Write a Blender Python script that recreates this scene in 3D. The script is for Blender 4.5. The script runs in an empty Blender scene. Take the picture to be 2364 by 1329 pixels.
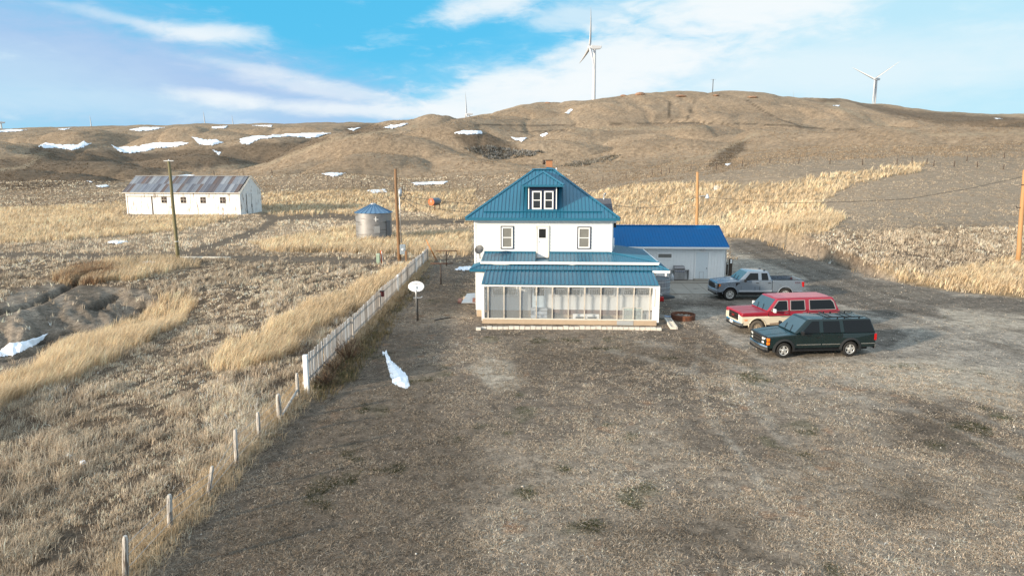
import bpy, bmesh, math, random
import numpy as np
from mathutils import Vector, Matrix
R = math.radians
random.seed(7); RNG = np.random.default_rng(11)
scene = bpy.context.scene
COL = scene.collection

# ---------------------------------------------------------------- camera
H = 8.6; TH = R(9.88); F = 1576.0; CX = 1182.0; CY = 664.5     # eye height, pitch, focal length in photo pixels
cam_d = bpy.data.cameras.new('camera'); cam = bpy.data.objects.new('camera', cam_d); COL.objects.link(cam)
cam.location = (0, 0, H); cam.rotation_euler = (R(90) - TH, 0, 0)
cam_d.sensor_width = 36.0; cam_d.lens = 24.0; cam_d.shift_y = 0.0
cam_d.clip_start = 0.5; cam_d.clip_end = 6000
scene.camera = cam
scene.view_settings.view_transform = 'Standard'; scene.view_settings.look = 'None'
scene.view_settings.exposure = 0.66; scene.view_settings.gamma = 1.0
scene.view_settings.use_curve_mapping = False
scene.cycles.max_bounces = 8; scene.cycles.transparent_max_bounces = 16
scene.cycles.sample_clamp_indirect = 6.0

# ---------------------------------------------------------------- sun and sky
SUN_AZ = R(57); SUN_EL = R(13.5)              # sun stands to the left behind the camera
sdir = Vector((-math.sin(SUN_AZ) * math.cos(SUN_EL), -math.cos(SUN_AZ) * math.cos(SUN_EL), math.sin(SUN_EL)))
sl = bpy.data.lights.new('sun', 'SUN'); sl.energy = 4.6; sl.angle = R(2.2); sl.color = (1.0, 0.84, 0.64)
so = bpy.data.objects.new('sun', sl); COL.objects.link(so); so.location = (-40, -30, 60)
so.rotation_euler = sdir.to_track_quat('Z', 'Y').to_euler()

world = bpy.data.worlds.new('World'); scene.world = world; world.use_nodes = True
NT = world.node_tree; NT.nodes.clear()
class G:
    """tiny node-graph helper"""
    def __init__(s, nt): s.nt = nt
    def n(s, t, **k):
        nd = s.nt.nodes.new(t)
        for a, v in k.items(): setattr(nd, a, v)
        return nd
    def put(s, sock, v):
        if hasattr(v, 'is_output'): s.nt.links.new(v, sock)
        else: sock.default_value = v
    def m(s, op, a, b=0.0, c=None, clamp=False):
        nd = s.n('ShaderNodeMath', operation=op, use_clamp=clamp)
        s.put(nd.inputs[0], a); s.put(nd.inputs[1], b)
        if c is not None: s.put(nd.inputs[2], c)
        return nd.outputs[0]
    def mix(s, f, a, b, mode='MIX'):
        nd = s.n('ShaderNodeMix', data_type='RGBA', blend_type=mode)
        s.put(nd.inputs[0], f); s.put(nd.inputs[6], a); s.put(nd.inputs[7], b)
        return nd.outputs[2]
    def ss(s, v, a, b, lo=0.0, hi=1.0):
        nd = s.n('ShaderNodeMapRange', interpolation_type='SMOOTHSTEP')
        for i, q in enumerate((v, a, b, lo, hi)): s.put(nd.inputs[i], q)
        return nd.outputs[0]
    def comb(s, x, y, z=0.0):
        nd = s.n('ShaderNodeCombineXYZ')
        for i, q in enumerate((x, y, z)): s.put(nd.inputs[i], q)
        return nd.outputs[0]
    def noise(s, vec, scale, detail=4.0, rough=0.55, dist=0.0):
        nd = s.n('ShaderNodeTexNoise'); s.put(nd.inputs['Vector'], vec)
        nd.inputs['Scale'].default_value = scale; nd.inputs['Detail'].default_value = detail
        nd.inputs['Roughness'].default_value = rough; nd.inputs['Distortion'].default_value = dist
        return nd.outputs[0]
    def ramp(s, f, stops):
        nd = s.n('ShaderNodeValToRGB'); s.put(nd.inputs[0], f); e = nd.color_ramp.elements
        while len(e) < len(stops): e.new(0.5)
        for q, (p, c) in zip(e, stops): q.position = p; q.color = (*c, 1)
        return nd.outputs[0]

def build_sky():
    g = G(NT)
    tc = g.n('ShaderNodeTexCoord'); sep = g.n('ShaderNodeSeparateXYZ'); g.put(sep.inputs[0], tc.outputs['Generated'])
    x, y, z = sep.outputs
    az = g.m('ARCTAN2', x, y); el = g.m('ARCSINE', z)
    sky = g.n('ShaderNodeTexSky', sky_type='NISHITA'); sky.sun_disc = False
    sky.sun_elevation = SUN_EL; sky.sun_rotation = R(180) + SUN_AZ
    sky.altitude = 1500; sky.air_density = 1.0; sky.dust_density = 0.6; sky.ozone_density = 2.0
    grade = g.mix(0.80, sky.outputs[0], (0.55, 4.35, 7.0, 1))
    # paler air towards the horizon, unseen bright cloud added overhead and behind as fill
    base = g.mix(g.ss(el, 0.0, 0.16, 0.62, 0.0), grade, (3.4, 5.8, 7.0, 1))
    base = g.mix(g.ss(el, 0.32, 0.70, 0.0, 0.60), base, (9.0, 9.2, 9.7, 1))
    base = g.mix(g.ss(y, -0.05, -0.45, 0.0, 0.62), base, (8.6, 8.5, 8.5, 1))      # sky on the sun's side, brightened behind the viewer to lift shaded walls
    v = g.comb(az, g.m('MULTIPLY', el, 3.2), 0.0)
    vr = g.n('ShaderNodeVectorRotate', rotation_type='Z_AXIS'); g.put(vr.inputs['Vector'], v); vr.inputs['Angle'].default_value = R(-9)
    v = vr.outputs[0]
    wisp = g.noise(v, 7.0, 9.0, 0.60, 0.35)
    soft = g.noise(v, 3.2, 6.0, 0.5, 0.2)
    fine = g.noise(v, 21.0, 7.0, 0.62, 0.5)
    n_all = g.m('ADD', g.m('MULTIPLY', wisp, 0.62), g.m('ADD', g.m('MULTIPLY', soft, 0.28), g.m('MULTIPLY', fine, 0.34)))
    nn = g.m('SUBTRACT', n_all, 0.62)                  # about -.2 .. .2
    def P(px, py): return math.atan((px - CX) / F), math.atan((390 - py) / F)
    def blob(px, py, rx, ry, rot=0.0):
        a0, e0 = P(px, py); rx /= F; ry /= F; c, s_ = math.cos(R(rot)), math.sin(R(rot))
        da = g.m('SUBTRACT', az, a0); de = g.m('SUBTRACT', el, e0)
        p = g.m('DIVIDE', g.m('ADD', g.m('MULTIPLY', da, c), g.m('MULTIPLY', de, s_)), rx)
        q = g.m('DIVIDE', g.m('SUBTRACT', g.m('MULTIPLY', de, c), g.m('MULTIPLY', da, s_)), ry)
        return g.m('SQRT', g.m('ADD', g.m('MULTIPLY', p, p), g.m('MULTIPLY', q, q)))
    def cloud(b, gain, edge=0.35, k=2.2, amp=1.0):
        d = g.m('ADD', b, g.m('MULTIPLY', nn, -k * amp))
        return g.m('MULTIPLY', g.ss(d, 1.0 + edge, 1.0 - edge), gain)
    out = base
    # lavender grey sheet on the left
    lav = [cloud(blob(150, 190, 560, 105, -9), 0.85, 0.75, 2.0), cloud(blob(540, 225, 400, 58, -9), 0.85, 0.7, 2.0)]
    for c in lav: out = g.mix(c, out, (3.2, 4.4, 6.3, 1))
    pale = [cloud(blob(20, 235, 260, 60, 0), 0.55, 0.8, 2.0), cloud(blob(330, 262, 330, 26, 0), 0.55, 0.7, 2.4)]
    for c in pale: out = g.mix(c, out, (4.2, 5.8, 6.9, 1))
    # general veil right
    veil = [cloud(blob(2150, 120, 620, 330, 0), 0.80, 0.6, 1.2)]
    for c in veil: out = g.mix(c, out, (4.5, 6.4, 7.1, 1))
    white = [cloud(blob(1720, 55, 300, 80, 18), 0.9, 0.7, 3.2), cloud(blob(1430, 160, 320, 62, 14), 0.85, 0.65, 3.4),
             cloud(blob(1190, 232, 250, 42, 6), 0.85, 0.5, 2.8), cloud(blob(1160, 25, 130, 34, 14), 0.85, 0.6, 3.2),
             cloud(blob(1330, 60, 120, 30, 0), 0.55, 0.6, 3.0),
             cloud(blob(505, 120, 100, 17, 1), 0.80, 0.85, 3.4), cloud(blob(350, 108, 110, 9, -8), 0.4, 0.9, 3.0),
             cloud(blob(760, 222, 200, 15, -7), 0.5, 0.7, 3.2), cloud(blob(620, 185, 130, 10, -7), 0.4, 0.7, 3.0),
             cloud(blob(900, 266, 280, 15, -2), 0.75, 0.7, 3.2), cloud(blob(540, 246, 90, 14, -4), 0.75, 0.7, 2.6),
             cloud(blob(1790, 195, 560, 60, 0), 0.55, 0.7, 1.6)]
    for c in white: out = g.mix(c, out, (6.75, 7.1, 7.25, 1))
    # thin high streaks elsewhere
    st = g.m('MULTIPLY', g.ss(nn, 0.02, 0.20), 0.35)
    out = g.mix(st, out, (5.6, 6.8, 7.2, 1))
    bg = g.n('ShaderNodeBackground'); g.put(bg.inputs[0], out); bg.inputs[1].default_value = 0.087
    o = g.n('ShaderNodeOutputWorld'); NT.links.new(bg.outputs[0], o.inputs[0])
build_sky()

# ---------------------------------------------------------------- helpers
def _ray(px, py):
    a = (px - CX) / F; b = -(py - CY) / F
    return a, math.cos(TH) + b * math.sin(TH), -math.sin(TH) + b * math.cos(TH)
def at(px, py, Y):
    """point of the photo pixel's sight line at depth Y"""
    r = _ray(px, py); t = Y / r[1]; return r[0] * t, H + r[2] * t
def gz(px, py, z=0.0):
    r = _ray(px, py); t = (z - H) / r[2]; return r[0] * t, r[1] * t
def proj(X, Y, Z):
    dz = Z - H; d = Y * math.cos(TH) - dz * math.sin(TH); d = np.maximum(d, 0.5)
    return CX + F * X / d, CY - F * (Y * math.sin(TH) + dz * math.cos(TH)) / d

def tag(o, label=None, cat=None, group=None, kind=None):
    if label: o['label'] = label
    if cat: o['category'] = cat
    if group: o['group'] = group
    if kind: o['kind'] = kind
    return o
def thing(name, loc, label, cat, group=None, rotz=0.0):
    o = bpy.data.objects.new(name, None); COL.objects.link(o); o.empty_display_size = 0.3
    o.location = loc; o.rotation_euler = (0, 0, rotz)
    return tag(o, label, cat, group)
def dup(root, loc, rotz=None, label=None):
    r = root.copy(); COL.objects.link(r); r.location = loc
    if rotz is not None: r.rotation_euler = (0, 0, rotz)
    if label: r['label'] = label
    for ch in list(root.children):
        c = ch.copy(); COL.objects.link(c); c.parent = r
        for gch in list(ch.children):
            d = gch.copy(); COL.objects.link(d); d.parent = c
    return r

class MB:
    """collects faces, links them as one mesh object"""
    def __init__(s): s.v = []; s.f = []; s.c = []; s.sm = []
    def add(s, vs, fs, col=None, smooth=False):
        b = len(s.v); s.v += [tuple(p) for p in vs]
        for f in fs: s.f.append(tuple(b + i for i in f)); s.c.append(col); s.sm.append(smooth)
        return s
    def box(s, x0, x1, y0, y1, z0, z1, col=None):
        v = [(x, y, z) for z in (z0, z1) for y in (y0, y1) for x in (x0, x1)]
        return s.add(v, [(0, 2, 3, 1), (4, 5, 7, 6), (0, 1, 5, 4), (2, 6, 7, 3), (0, 4, 6, 2), (1, 3, 7, 5)], col)
    def obox(s, c, ax, ay, az_, hx, hy, hz, col=None):
        """box with axes ax, ay, az_ (unit vectors) and half sizes"""
        c = Vector(c); ax = Vector(ax); ay = Vector(ay); az_ = Vector(az_)
        v = [c + ax * (i * hx) + ay * (j * hy) + az_ * (k * hz) for k in (-1, 1) for j in (-1, 1) for i in (-1, 1)]
        return s.add(v, [(0, 2, 3, 1), (4, 5, 7, 6), (0, 1, 5, 4), (2, 6, 7, 3), (0, 4, 6, 2), (1, 3, 7, 5)], col)
    def bar(s, p, q, w, h=None, col=None, up=(0, 0, 1)):
        p = Vector(p); q = Vector(q); d = (q - p); L = d.length; d /= L; u = Vector(up)
        if abs(d.dot(u)) > 0.98: u = Vector((1, 0, 0))
        sd = d.cross(u).normalized(); u = sd.cross(d)
        return s.obox((p + q) / 2, d, sd, u, L / 2, w / 2, (h or w) / 2, col)
    def tube(s, pts, r, n=8, col=None, cap=True):
        pts = [Vector(p) for p in pts]; rs = r if isinstance(r, (list, tuple)) else [r] * len(pts)
        vs = []; fs = []
        for i, p in enumerate(pts):
            a = pts[max(i - 1, 0)]; b = pts[min(i + 1, len(pts) - 1)]; d = (b - a).normalized()
            u = Vector((0, 0, 1)) if abs(d.z) < 0.95 else Vector((1, 0, 0))
            e = d.cross(u).normalized(); w = e.cross(d)
            for k in range(n):
                t = 2 * math.pi * k / n; vs.append(p + (e * math.cos(t) + w * math.sin(t)) * rs[i])
        for i in range(len(pts) - 1):
            for k in range(n):
                fs.append((i * n + k, i * n + (k + 1) % n, (i + 1) * n + (k + 1) % n, (i + 1) * n + k))
        s.add(vs, fs, col, True)
        if cap:
            b = len(s.v) - len(vs)
            for o in (0, (len(pts) - 1) * n):
                s.f.append(tuple(b + o + k for k in (range(n) if o else range(n - 1, -1, -1)))); s.c.append(col); s.sm.append(False)
        return s
    def lathe(s, prof, c=(0, 0, 0), axis='z', n=24, col=None, smooth=True, cap=False):
        vs = []; fs = []; c = Vector(c)
        for (r, h) in prof:
            for k in range(n):
                t = 2 * math.pi * k / n; a, b = r * math.cos(t), r * math.sin(t)
                vs.append(c + Vector({'z': (a, b, h), 'y': (a, h, b), 'x': (h, a, b)}[axis]))
        for i in range(len(prof) - 1):
            for k in range(n): fs.append((i * n + k, i * n + (k + 1) % n, (i + 1) * n + (k + 1) % n, (i + 1) * n + k))
        s.add(vs, fs, col, smooth)
        if cap:
            b = len(s.v) - len(vs)
            for o in (0, (len(prof) - 1) * n): s.f.append(tuple(b + o + k for k in range(n))); s.c.append(col); s.sm.append(False)
        return s
    def prism(s, poly, axis, a, b, col=None):
        """2D outline extruded along axis from a to b (outline in the two other axes)"""
        m = {'y': lambda p, t: (p[0], t, p[1]), 'x': lambda p, t: (t, p[0], p[1]), 'z': lambda p, t: (p[0], p[1], t)}[axis]
        n = len(poly); v = [m(p, a) for p in poly] + [m(p, b) for p in poly]
        return s.add(v, [tuple(range(n)), tuple(range(2 * n - 1, n - 1, -1))] + [(i, i + n, (i + 1) % n + n, (i + 1) % n) for i in range(n)], col)
    def build(s, name, mat, parent=None, org=(0, 0, 0), bevel=0.0, seg=2, ang=40, weld=False):
        me = bpy.data.meshes.new(name); o_ = Vector(org)
        me.from_pydata([(p[0] - o_.x, p[1] - o_.y, p[2] - o_.z) for p in s.v], [], s.f)
        bm = bmesh.new(); bm.from_mesh(me)
        for f, q in zip(bm.faces, s.sm): f.smooth = q
        if any(c is not None for c in s.c):
            ly = bm.loops.layers.float_color.new('Col')
            for f, c in zip(bm.faces, s.c):
                for lp in f.loops: lp[ly] = (*(c or (0.5, 0.5, 0.5))[:3], 1)
        if weld: bmesh.ops.remove_doubles(bm, verts=bm.verts, dist=1e-4)
        bmesh.ops.recalc_face_normals(bm, faces=bm.faces)
        if bevel > 0:
            es = [e for e in bm.edges if len(e.link_faces) == 2 and e.calc_face_angle(0) > R(ang)]
            bmesh.ops.bevel(bm, geom=es, offset=bevel, segments=seg, affect='EDGES', profile=0.5, clamp_overlap=True)
        bm.to_mesh(me); bm.free()
        if mat is not None:
            for mm in (mat if isinstance(mat, (list, tuple)) else [mat]): me.materials.append(mm)
        o = bpy.data.objects.new(name, me); COL.objects.link(o)
        if parent is not None: o.parent = parent
        return o
def text_mesh(name, body, size, mat, parent, loc, rot, extrude=0.004, org=None, sx=1.0):
    cu = bpy.data.curves.new(name, 'FONT'); cu.body = body; cu.size = size; cu.align_x = 'CENTER'; cu.align_y = 'CENTER'; cu.extrude = extrude
    t = bpy.data.objects.new(name + '_tmp', cu); COL.objects.link(t)
    dg = bpy.context.evaluated_depsgraph_get(); me = bpy.data.meshes.new_from_object(t.evaluated_get(dg))
    bpy.data.objects.remove(t); bpy.data.curves.remove(cu)
    me.materials.clear(); me.materials.append(mat)
    me.transform(Matrix.Translation(loc) @ rot.to_matrix().to_4x4() @ Matrix.Diagonal((sx, 1, 1, 1)))
    o = bpy.data.objects.new(name, me); COL.objects.link(o); o.parent = parent
    return o

# ---------------------------------------------------------------- materials
MATS = {}
def mat(name, col, rough=0.6, metal=0.0, var=0.12, scale=6.0, bump=0.0, bscale=40.0, spec=0.4, stretch=(1, 1, 1), stain=None, coat=0.0):
    """painted or raw surface with slow and fine variation in the colour and gloss"""
    if name in MATS: return MATS[name]
    m = bpy.data.materials.new(name); m.use_nodes = True; g = G(m.node_tree)
    b = m.node_tree.nodes['Principled BSDF']
    tc = g.n('ShaderNodeTexCoord'); mp = g.n('ShaderNodeMapping'); g.put(mp.inputs[0], tc.outputs['Object']); mp.inputs[3].default_value = stretch
    n1 = g.noise(mp.outputs[0], scale, 6, 0.6)
    f = g.m('MULTIPLY_ADD', n1, 2 * var, 1 - var)
    c = g.mix(1.0, (*col, 1), g.comb(f, f, f), 'MULTIPLY')
    if stain:
        sc, thr, scol, st = stain
        mp2 = g.n('ShaderNodeMapping'); g.put(mp2.inputs[0], tc.outputs['Object']); mp2.inputs[3].default_value = st
        n2 = g.noise(mp2.outputs[0], sc, 8, 0.65, 0.3)
        c = g.mix(g.ss(n2, thr, thr + 0.10), c, (*scol, 1))
    g.put(b.inputs['Base Color'], c); b.inputs['Metallic'].default_value = metal
    g.put(b.inputs['Roughness'], g.m('MULTIPLY_ADD', n1, 0.16, rough - 0.08))
    b.inputs['Specular IOR Level'].default_value = spec
    if coat: b.inputs['Coat Weight'].default_value = coat; b.inputs['Coat Roughness'].default_value = 0.04
    if bump:
        n3 = g.noise(mp.outputs[0], bscale, 5, 0.6); bp = g.n('ShaderNodeBump'); bp.inputs['Strength'].default_value = bump; bp.inputs['Distance'].default_value = 0.02
        g.put(bp.inputs['Height'], n3); g.put(b.inputs['Normal'], bp.outputs[0])
    MATS[name] = m; return m
def vmat(name, rough=0.7, metal=0.0, var=0.2, scale=9.0, spec=0.3, stretch=(1, 1, 1)):
    """colour from the mesh's own colour attribute, broken up by noise"""
    if name in MATS: return MATS[name]
    m = bpy.data.materials.new(name); m.use_nodes = True; g = G(m.node_tree); b = m.node_tree.nodes['Principled BSDF']
    a = g.n('ShaderNodeAttribute', attribute_name='Col'); tc = g.n('ShaderNodeTexCoord')
    mp = g.n('ShaderNodeMapping'); g.put(mp.inputs[0], tc.outputs['Object']); mp.inputs[3].default_value = stretch
    f = g.m('MULTIPLY_ADD', g.noise(mp.outputs[0], scale, 6, 0.65), 2 * var, 1 - var)
    g.put(b.inputs['Base Color'], g.mix(1.0, a.outputs[0], g.comb(f, f, f), 'MULTIPLY'))
    b.inputs['Roughness'].default_value = rough; b.inputs['Metallic'].default_value = metal; b.inputs['Specular IOR Level'].default_value = spec
    MATS[name] = m; return m
def glass(name, tint=(0.9, 0.95, 0.95), clear=0.9, rough=0.03):
    """thin pane: see-through with a mirror-like sheen that grows at a slant"""
    if name in MATS: return MATS[name]
    m = bpy.data.materials.new(name); m.use_nodes = True; nt = m.node_tree; nt.nodes.clear(); g = G(nt)
    tr = g.n('ShaderNodeBsdfTransparent'); tr.inputs[0].default_value = (*tint, 1)
    df = g.n('ShaderNodeBsdfDiffuse'); df.inputs[0].default_value = (0.66, 0.72, 0.76, 1)
    gl = g.n('ShaderNodeBsdfGlossy'); gl.inputs['Roughness'].default_value = rough
    lw = g.n('ShaderNodeLayerWeight'); lw.inputs[0].default_value = 0.5
    fr = g.m('MULTIPLY_ADD', g.m('POWER', lw.outputs['Facing'], 4.0), 0.75, 0.035)
    m1 = g.n('ShaderNodeMixShader'); m1.inputs[0].default_value = 1 - clear
    nt.links.new(tr.outputs[0], m1.inputs[1]); nt.links.new(df.outputs[0], m1.inputs[2])
    m2 = g.n('ShaderNodeMixShader'); nt.links.new(fr, m2.inputs[0])
    nt.links.new(m1.outputs[0], m2.inputs[1]); nt.links.new(gl.outputs[0], m2.inputs[2])
    o = g.n('ShaderNodeOutputMaterial'); nt.links.new(m2.outputs[0], o.inputs[0])
    MATS[name] = m; return m

M_WHITE = mat('white_siding', (0.72, 0.735, 0.735), 0.55, var=0.05, scale=2.5, stain=(3.0, 0.66, (0.66, 0.62, 0.55), (1, 1, 0.25)))
M_TRIMW = mat('white_trim', (0.84, 0.85, 0.85), 0.5, var=0.05, scale=8)
M_OLDW = mat('weathered_white_wood', (0.66, 0.62, 0.55), 0.75, var=0.2, scale=14, stretch=(1, 1, 0.3), stain=(9, 0.58, (0.40, 0.34, 0.27), (1, 1, 0.2)))
M_TEAL = mat('teal_roof_metal', (0.018, 0.130, 0.215), 0.36, metal=0.0, var=0.14, scale=1.6, spec=0.8, stretch=(1, 0.4, 1))
M_TEALT = mat('teal_trim', (0.014, 0.120, 0.200), 0.34, var=0.08, spec=0.6)
M_BLUE = mat('blue_roof_metal', (0.001, 0.115, 0.32), 0.5, var=0.14, scale=1.2, spec=0.12)
M_NAVY = mat('navy_paint', (0.012, 0.022, 0.055), 0.5, var=0.12)
M_DARKG = mat('dark_glass', (0.018, 0.020, 0.022), 0.06, var=0.2, scale=2, spec=0.6)
M_BLIND = mat('blind_glass', (0.20, 0.20, 0.185), 0.10, var=0.25, scale=1.6, spec=0.5)
M_CONC = mat('concrete', (0.30, 0.27, 0.23), 0.85, var=0.22, scale=1.1, bump=0.3, stain=(0.8, 0.60, (0.13, 0.115, 0.10), (1, 1, 1)))
M_PLINTH = mat('plinth_concrete', (0.42, 0.33, 0.24), 0.85, var=0.15, scale=3, bump=0.2, stain=(2.2, 0.62, (0.27, 0.22, 0.17), (1, 1, 0.6)))
M_BLOCK = mat('white_block', (0.62, 0.58, 0.52), 0.85, var=0.15, scale=9, bump=0.3)
M_GALV = mat('galvanised_steel', (0.50, 0.51, 0.52), 0.40, metal=0.75, var=0.22, scale=3)
M_WOODP = mat('pole_wood', (0.22, 0.125, 0.065), 0.8, var=0.3, scale=16, stretch=(1, 1, 0.06), bump=0.4)
M_WOODL = mat('new_pole_wood', (0.42, 0.235, 0.105), 0.75, var=0.22, scale=16, stretch=(1, 1, 0.06), bump=0.3)
M_WOODG = mat('green_treated_wood', (0.165, 0.145, 0.075), 0.75, var=0.25, scale=14, stretch=(1, 1, 0.06), bump=0.3)
M_GREYW = mat('grey_weathered_wood', (0.46, 0.42, 0.38), 0.85, var=0.28, scale=16, stretch=(1, 1, 0.10), bump=0.5, stain=(7, 0.53, (0.20, 0.17, 0.145), (1, 1, 0.12)))
M_RUST = mat('rusty_steel', (0.13, 0.050, 0.026), 0.8, var=0.35, scale=8, bump=0.3, stain=(5, 0.55, (0.07, 0.032, 0.02), (1, 1, 1)))
M_DARKI = mat('dark_iron', (0.05, 0.035, 0.028), 0.7, var=0.3, scale=12)
M_BLACK = mat('black_plastic', (0.012, 0.012, 0.013), 0.45, var=0.2)
M_RUB = mat('tyre_rubber', (0.022, 0.021, 0.020), 0.85, var=0.25, scale=10)
M_RUBD = mat('dusty_tyre_rubber', (0.105, 0.090, 0.072), 0.9, var=0.3, scale=10)
M_CHROME = mat('chrome', (0.72, 0.74, 0.76), 0.12, metal=1.0, var=0.06)
M_ALU = mat('alloy', (0.62, 0.62, 0.60), 0.34, metal=0.55, var=0.08)
M_BRICK = mat('chimney_brick', (0.36, 0.17, 0.085), 0.9, var=0.35, scale=22, bump=0.3, stain=(9, 0.6, (0.5, 0.36, 0.24), (1, 1, 2)))
M_SNOW = mat('snow', (0.80, 0.84, 0.90), 0.65, var=0.05, scale=2, bump=0.3, bscale=3)
M_GRILL = mat('grill_steel', (0.40, 0.40, 0.41), 0.34, metal=0.8, var=0.12)
M_SHEDW = mat('shed_siding', (0.82, 0.84, 0.84), 0.55, var=0.06, scale=3)
M_SHINGLE = mat('grey_shingle', (0.10, 0.105, 0.125), 0.9, var=0.5, scale=7, bump=0.4)
# ---------------------------------------------------------------- terrain
def sstep(x, a, b):
    t = np.clip((x - a) / (b - a + 1e-12), 0, 1); return t * t * (3 - 2 * t)
_PERM = np.random.default_rng(3).random(65536)
def vnoise(x, y, seed=0):
    xi = np.floor(x).astype(np.int64); yi = np.floor(y).astype(np.int64); fx = x - xi; fy = y - yi
    fx = fx * fx * fx * (fx * (fx * 6 - 15) + 10); fy = fy * fy * fy * (fy * (fy * 6 - 15) + 10)
    hsh = lambda a, b: _PERM[((a * 73856093) ^ (b * 19349663) ^ (seed * 83492791)) & 65535]
    a = hsh(xi, yi); b = hsh(xi + 1, yi); c = hsh(xi, yi + 1); d = hsh(xi + 1, yi + 1)
    return (a + (b - a) * fx) * (1 - fy) + (c + (d - c) * fx) * fy
def fbm(x, y, oct=4, seed=0):
    s = 0; a = 0.5; t = 0
    for i in range(oct):
        s = s + a * vnoise(x, y, seed + i * 7); t += a; a *= 0.5; x = x * 2.03 + 11.3; y = y * 2.03 + 5.7
    return s / t                                     # 0..1
# skyline and slope heights read off the photo: for a depth, (photo x, photo y) of the ground there
_ROWS = {
 64: [(-900, 603), (1800, 603), (1900, 597), (2000, 575), (2200, 565), (2364, 562), (2800, 555), (3300, 555)],
 95: [(-900, 533), (1500, 533), (1600, 529), (1690, 520), (1800, 492), (1900, 470), (2000, 455), (2200, 448), (2364, 450), (2800, 445), (3300, 445)],
 130: [(-900, 494), (1182, 494), (1350, 480), (1500, 455), (1650, 425), (1800, 395), (2000, 384), (2140, 380), (2364, 386), (2800, 386), (3300, 386)],
 160: [(-900, 466), (0, 472), (300, 474), (600, 464), (800, 458), (1000, 462), (1182, 455), (1350, 445), (1500, 418), (1650, 392), (1800, 372), (2000, 360), (2140, 356), (2364, 358), (2800, 358), (3300, 358)],
 200: [(-900, 430), (0, 438), (200, 440), (400, 442), (600, 432), (800, 425), (1000, 430), (1182, 420), (1350, 410), (1500, 395), (1650, 372), (1800, 352), (2000, 342), (2200, 338), (2364, 335), (2800, 335), (3300, 335)],
 260: [(-900, 385), (0, 398), (200, 410), (330, 418), (450, 416), (560, 402), (640, 388), (800, 375), (1000, 385), (1182, 380), (1350, 372), (1500, 363), (1650, 350), (1800, 338), (2000, 330), (2200, 325), (2364, 320), (2800, 320), (3300, 320)],
 330: [(-900, 340), (0, 352), (200, 372), (330, 388), (450, 397), (560, 398), (612, 388), (680, 362), (740, 340), (800, 325), (900, 304), (1000, 298), (1060, 312), (1110, 334), (1160, 362), (1210, 366), (1270, 355), (1350, 345), (1500, 335), (1600, 345), (1650, 345), (1740, 320), (1826, 302), (1923, 307), (2020, 315), (2133, 314), (2364, 306), (2800, 300), (3300, 300)],
 400: [(-900, 325), (0, 335), (80, 330), (200, 352), (330, 372), (450, 380), (560, 392), (612, 396), (680, 375), (740, 355), (800, 340), (900, 316), (1000, 303), (1060, 304), (1110, 318), (1160, 338), (1210, 340), (1260, 324), (1330, 308), (1430, 300), (1600, 298), (1690, 308), (1740, 324), (1826, 312), (1923, 317), (2020, 323), (2133, 321), (2364, 314), (2800, 308), (3300, 308)],
 470: [(-900, 320), (0, 327), (100, 333), (200, 327), (300, 345), (380, 338), (450, 324), (520, 334), (600, 336), (680, 330), (740, 324), (800, 324), (900, 306), (1000, 290), (1100, 296), (1182, 318), (1250, 312), (1330, 314), (1430, 309), (1600, 306), (1700, 303), (1826, 303), (1923, 307), (2020, 310), (2133, 310), (2364, 308), (2800, 305), (3300, 305)],
 560: [(-900, 316), (0, 316), (200, 313), (400, 311), (600, 310), (800, 303), (1000, 287), (1090, 279), (1182, 273), (1350, 260), (1500, 256), (1650, 258), (1800, 266), (1920, 262), (2000, 274), (2200, 284), (2364, 291), (2800, 300), (3300, 300)],
 660: [(-900, 308), (0, 308), (200, 303), (400, 302), (600, 301), (800, 297), (1000, 290), (1045, 283), (1090, 270), (1150, 258), (1210, 243), (1240, 237), (1300, 239), (1375, 230), (1430, 222), (1470, 219), (1560, 217), (1650, 213), (1710, 215), (1800, 226), (1860, 236), (2000, 255), (2200, 270), (2364, 279), (2800, 300), (3300, 300)],
 780: [(-900, 302), (0, 302), (100, 298), (200, 296), (400, 293), (480, 291), (600, 290), (800, 287), (1000, 290), (1182, 266), (1350, 250), (1500, 240), (1650, 235), (1780, 234), (1850, 229), (1920, 229), (1990, 245), (2080, 250), (2200, 260), (2364, 266), (2800, 285), (3300, 290)],
 950: [(-900, 300), (0, 299), (100, 297), (300, 292), (480, 288), (600, 289), (800, 286), (900, 284), (1000, 288), (1182, 282), (1350, 270), (1650, 255), (2000, 265), (2364, 279), (2800, 290), (3300, 295)],
 1600: [(-900, 306), (0, 305), (600, 300), (1000, 299), (2364, 300), (3300, 305)],
}
KC = np.linspace(-900, 3300, 281)
YS = np.array(sorted(_ROWS), float)
def _tab():
    Z = []
    for Y in sorted(_ROWS):
        p = np.array(_ROWS[Y], float); r = np.interp(KC, p[:, 0], p[:, 1])
        ker = np.exp(-np.linspace(-2, 2, 7) ** 2); ker /= ker.sum()
        r = np.convolve(np.pad(r, 3, mode='edge'), ker, 'valid')
        Z.append([at(k, q, Y)[1] for k, q in zip(KC, r)])
    return np.array(Z)
ZT = _tab()
def _slopes():
    h = np.diff(YS)[:, None]; d = np.diff(ZT, axis=0) / h; m = np.zeros_like(ZT)
    w1 = 2 * h[1:] + h[:-1]; w2 = h[1:] + 2 * h[:-1]
    with np.errstate(divide='ignore', invalid='ignore'):
        hm = (w1 + w2) / (w1 / d[:-1] + w2 / d[1:])
    m[1:-1] = np.where(d[:-1] * d[1:] > 0, hm, 0); m[0] = d[0]; m[-1] = d[-1]
    return m
MT = _slopes()
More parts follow.
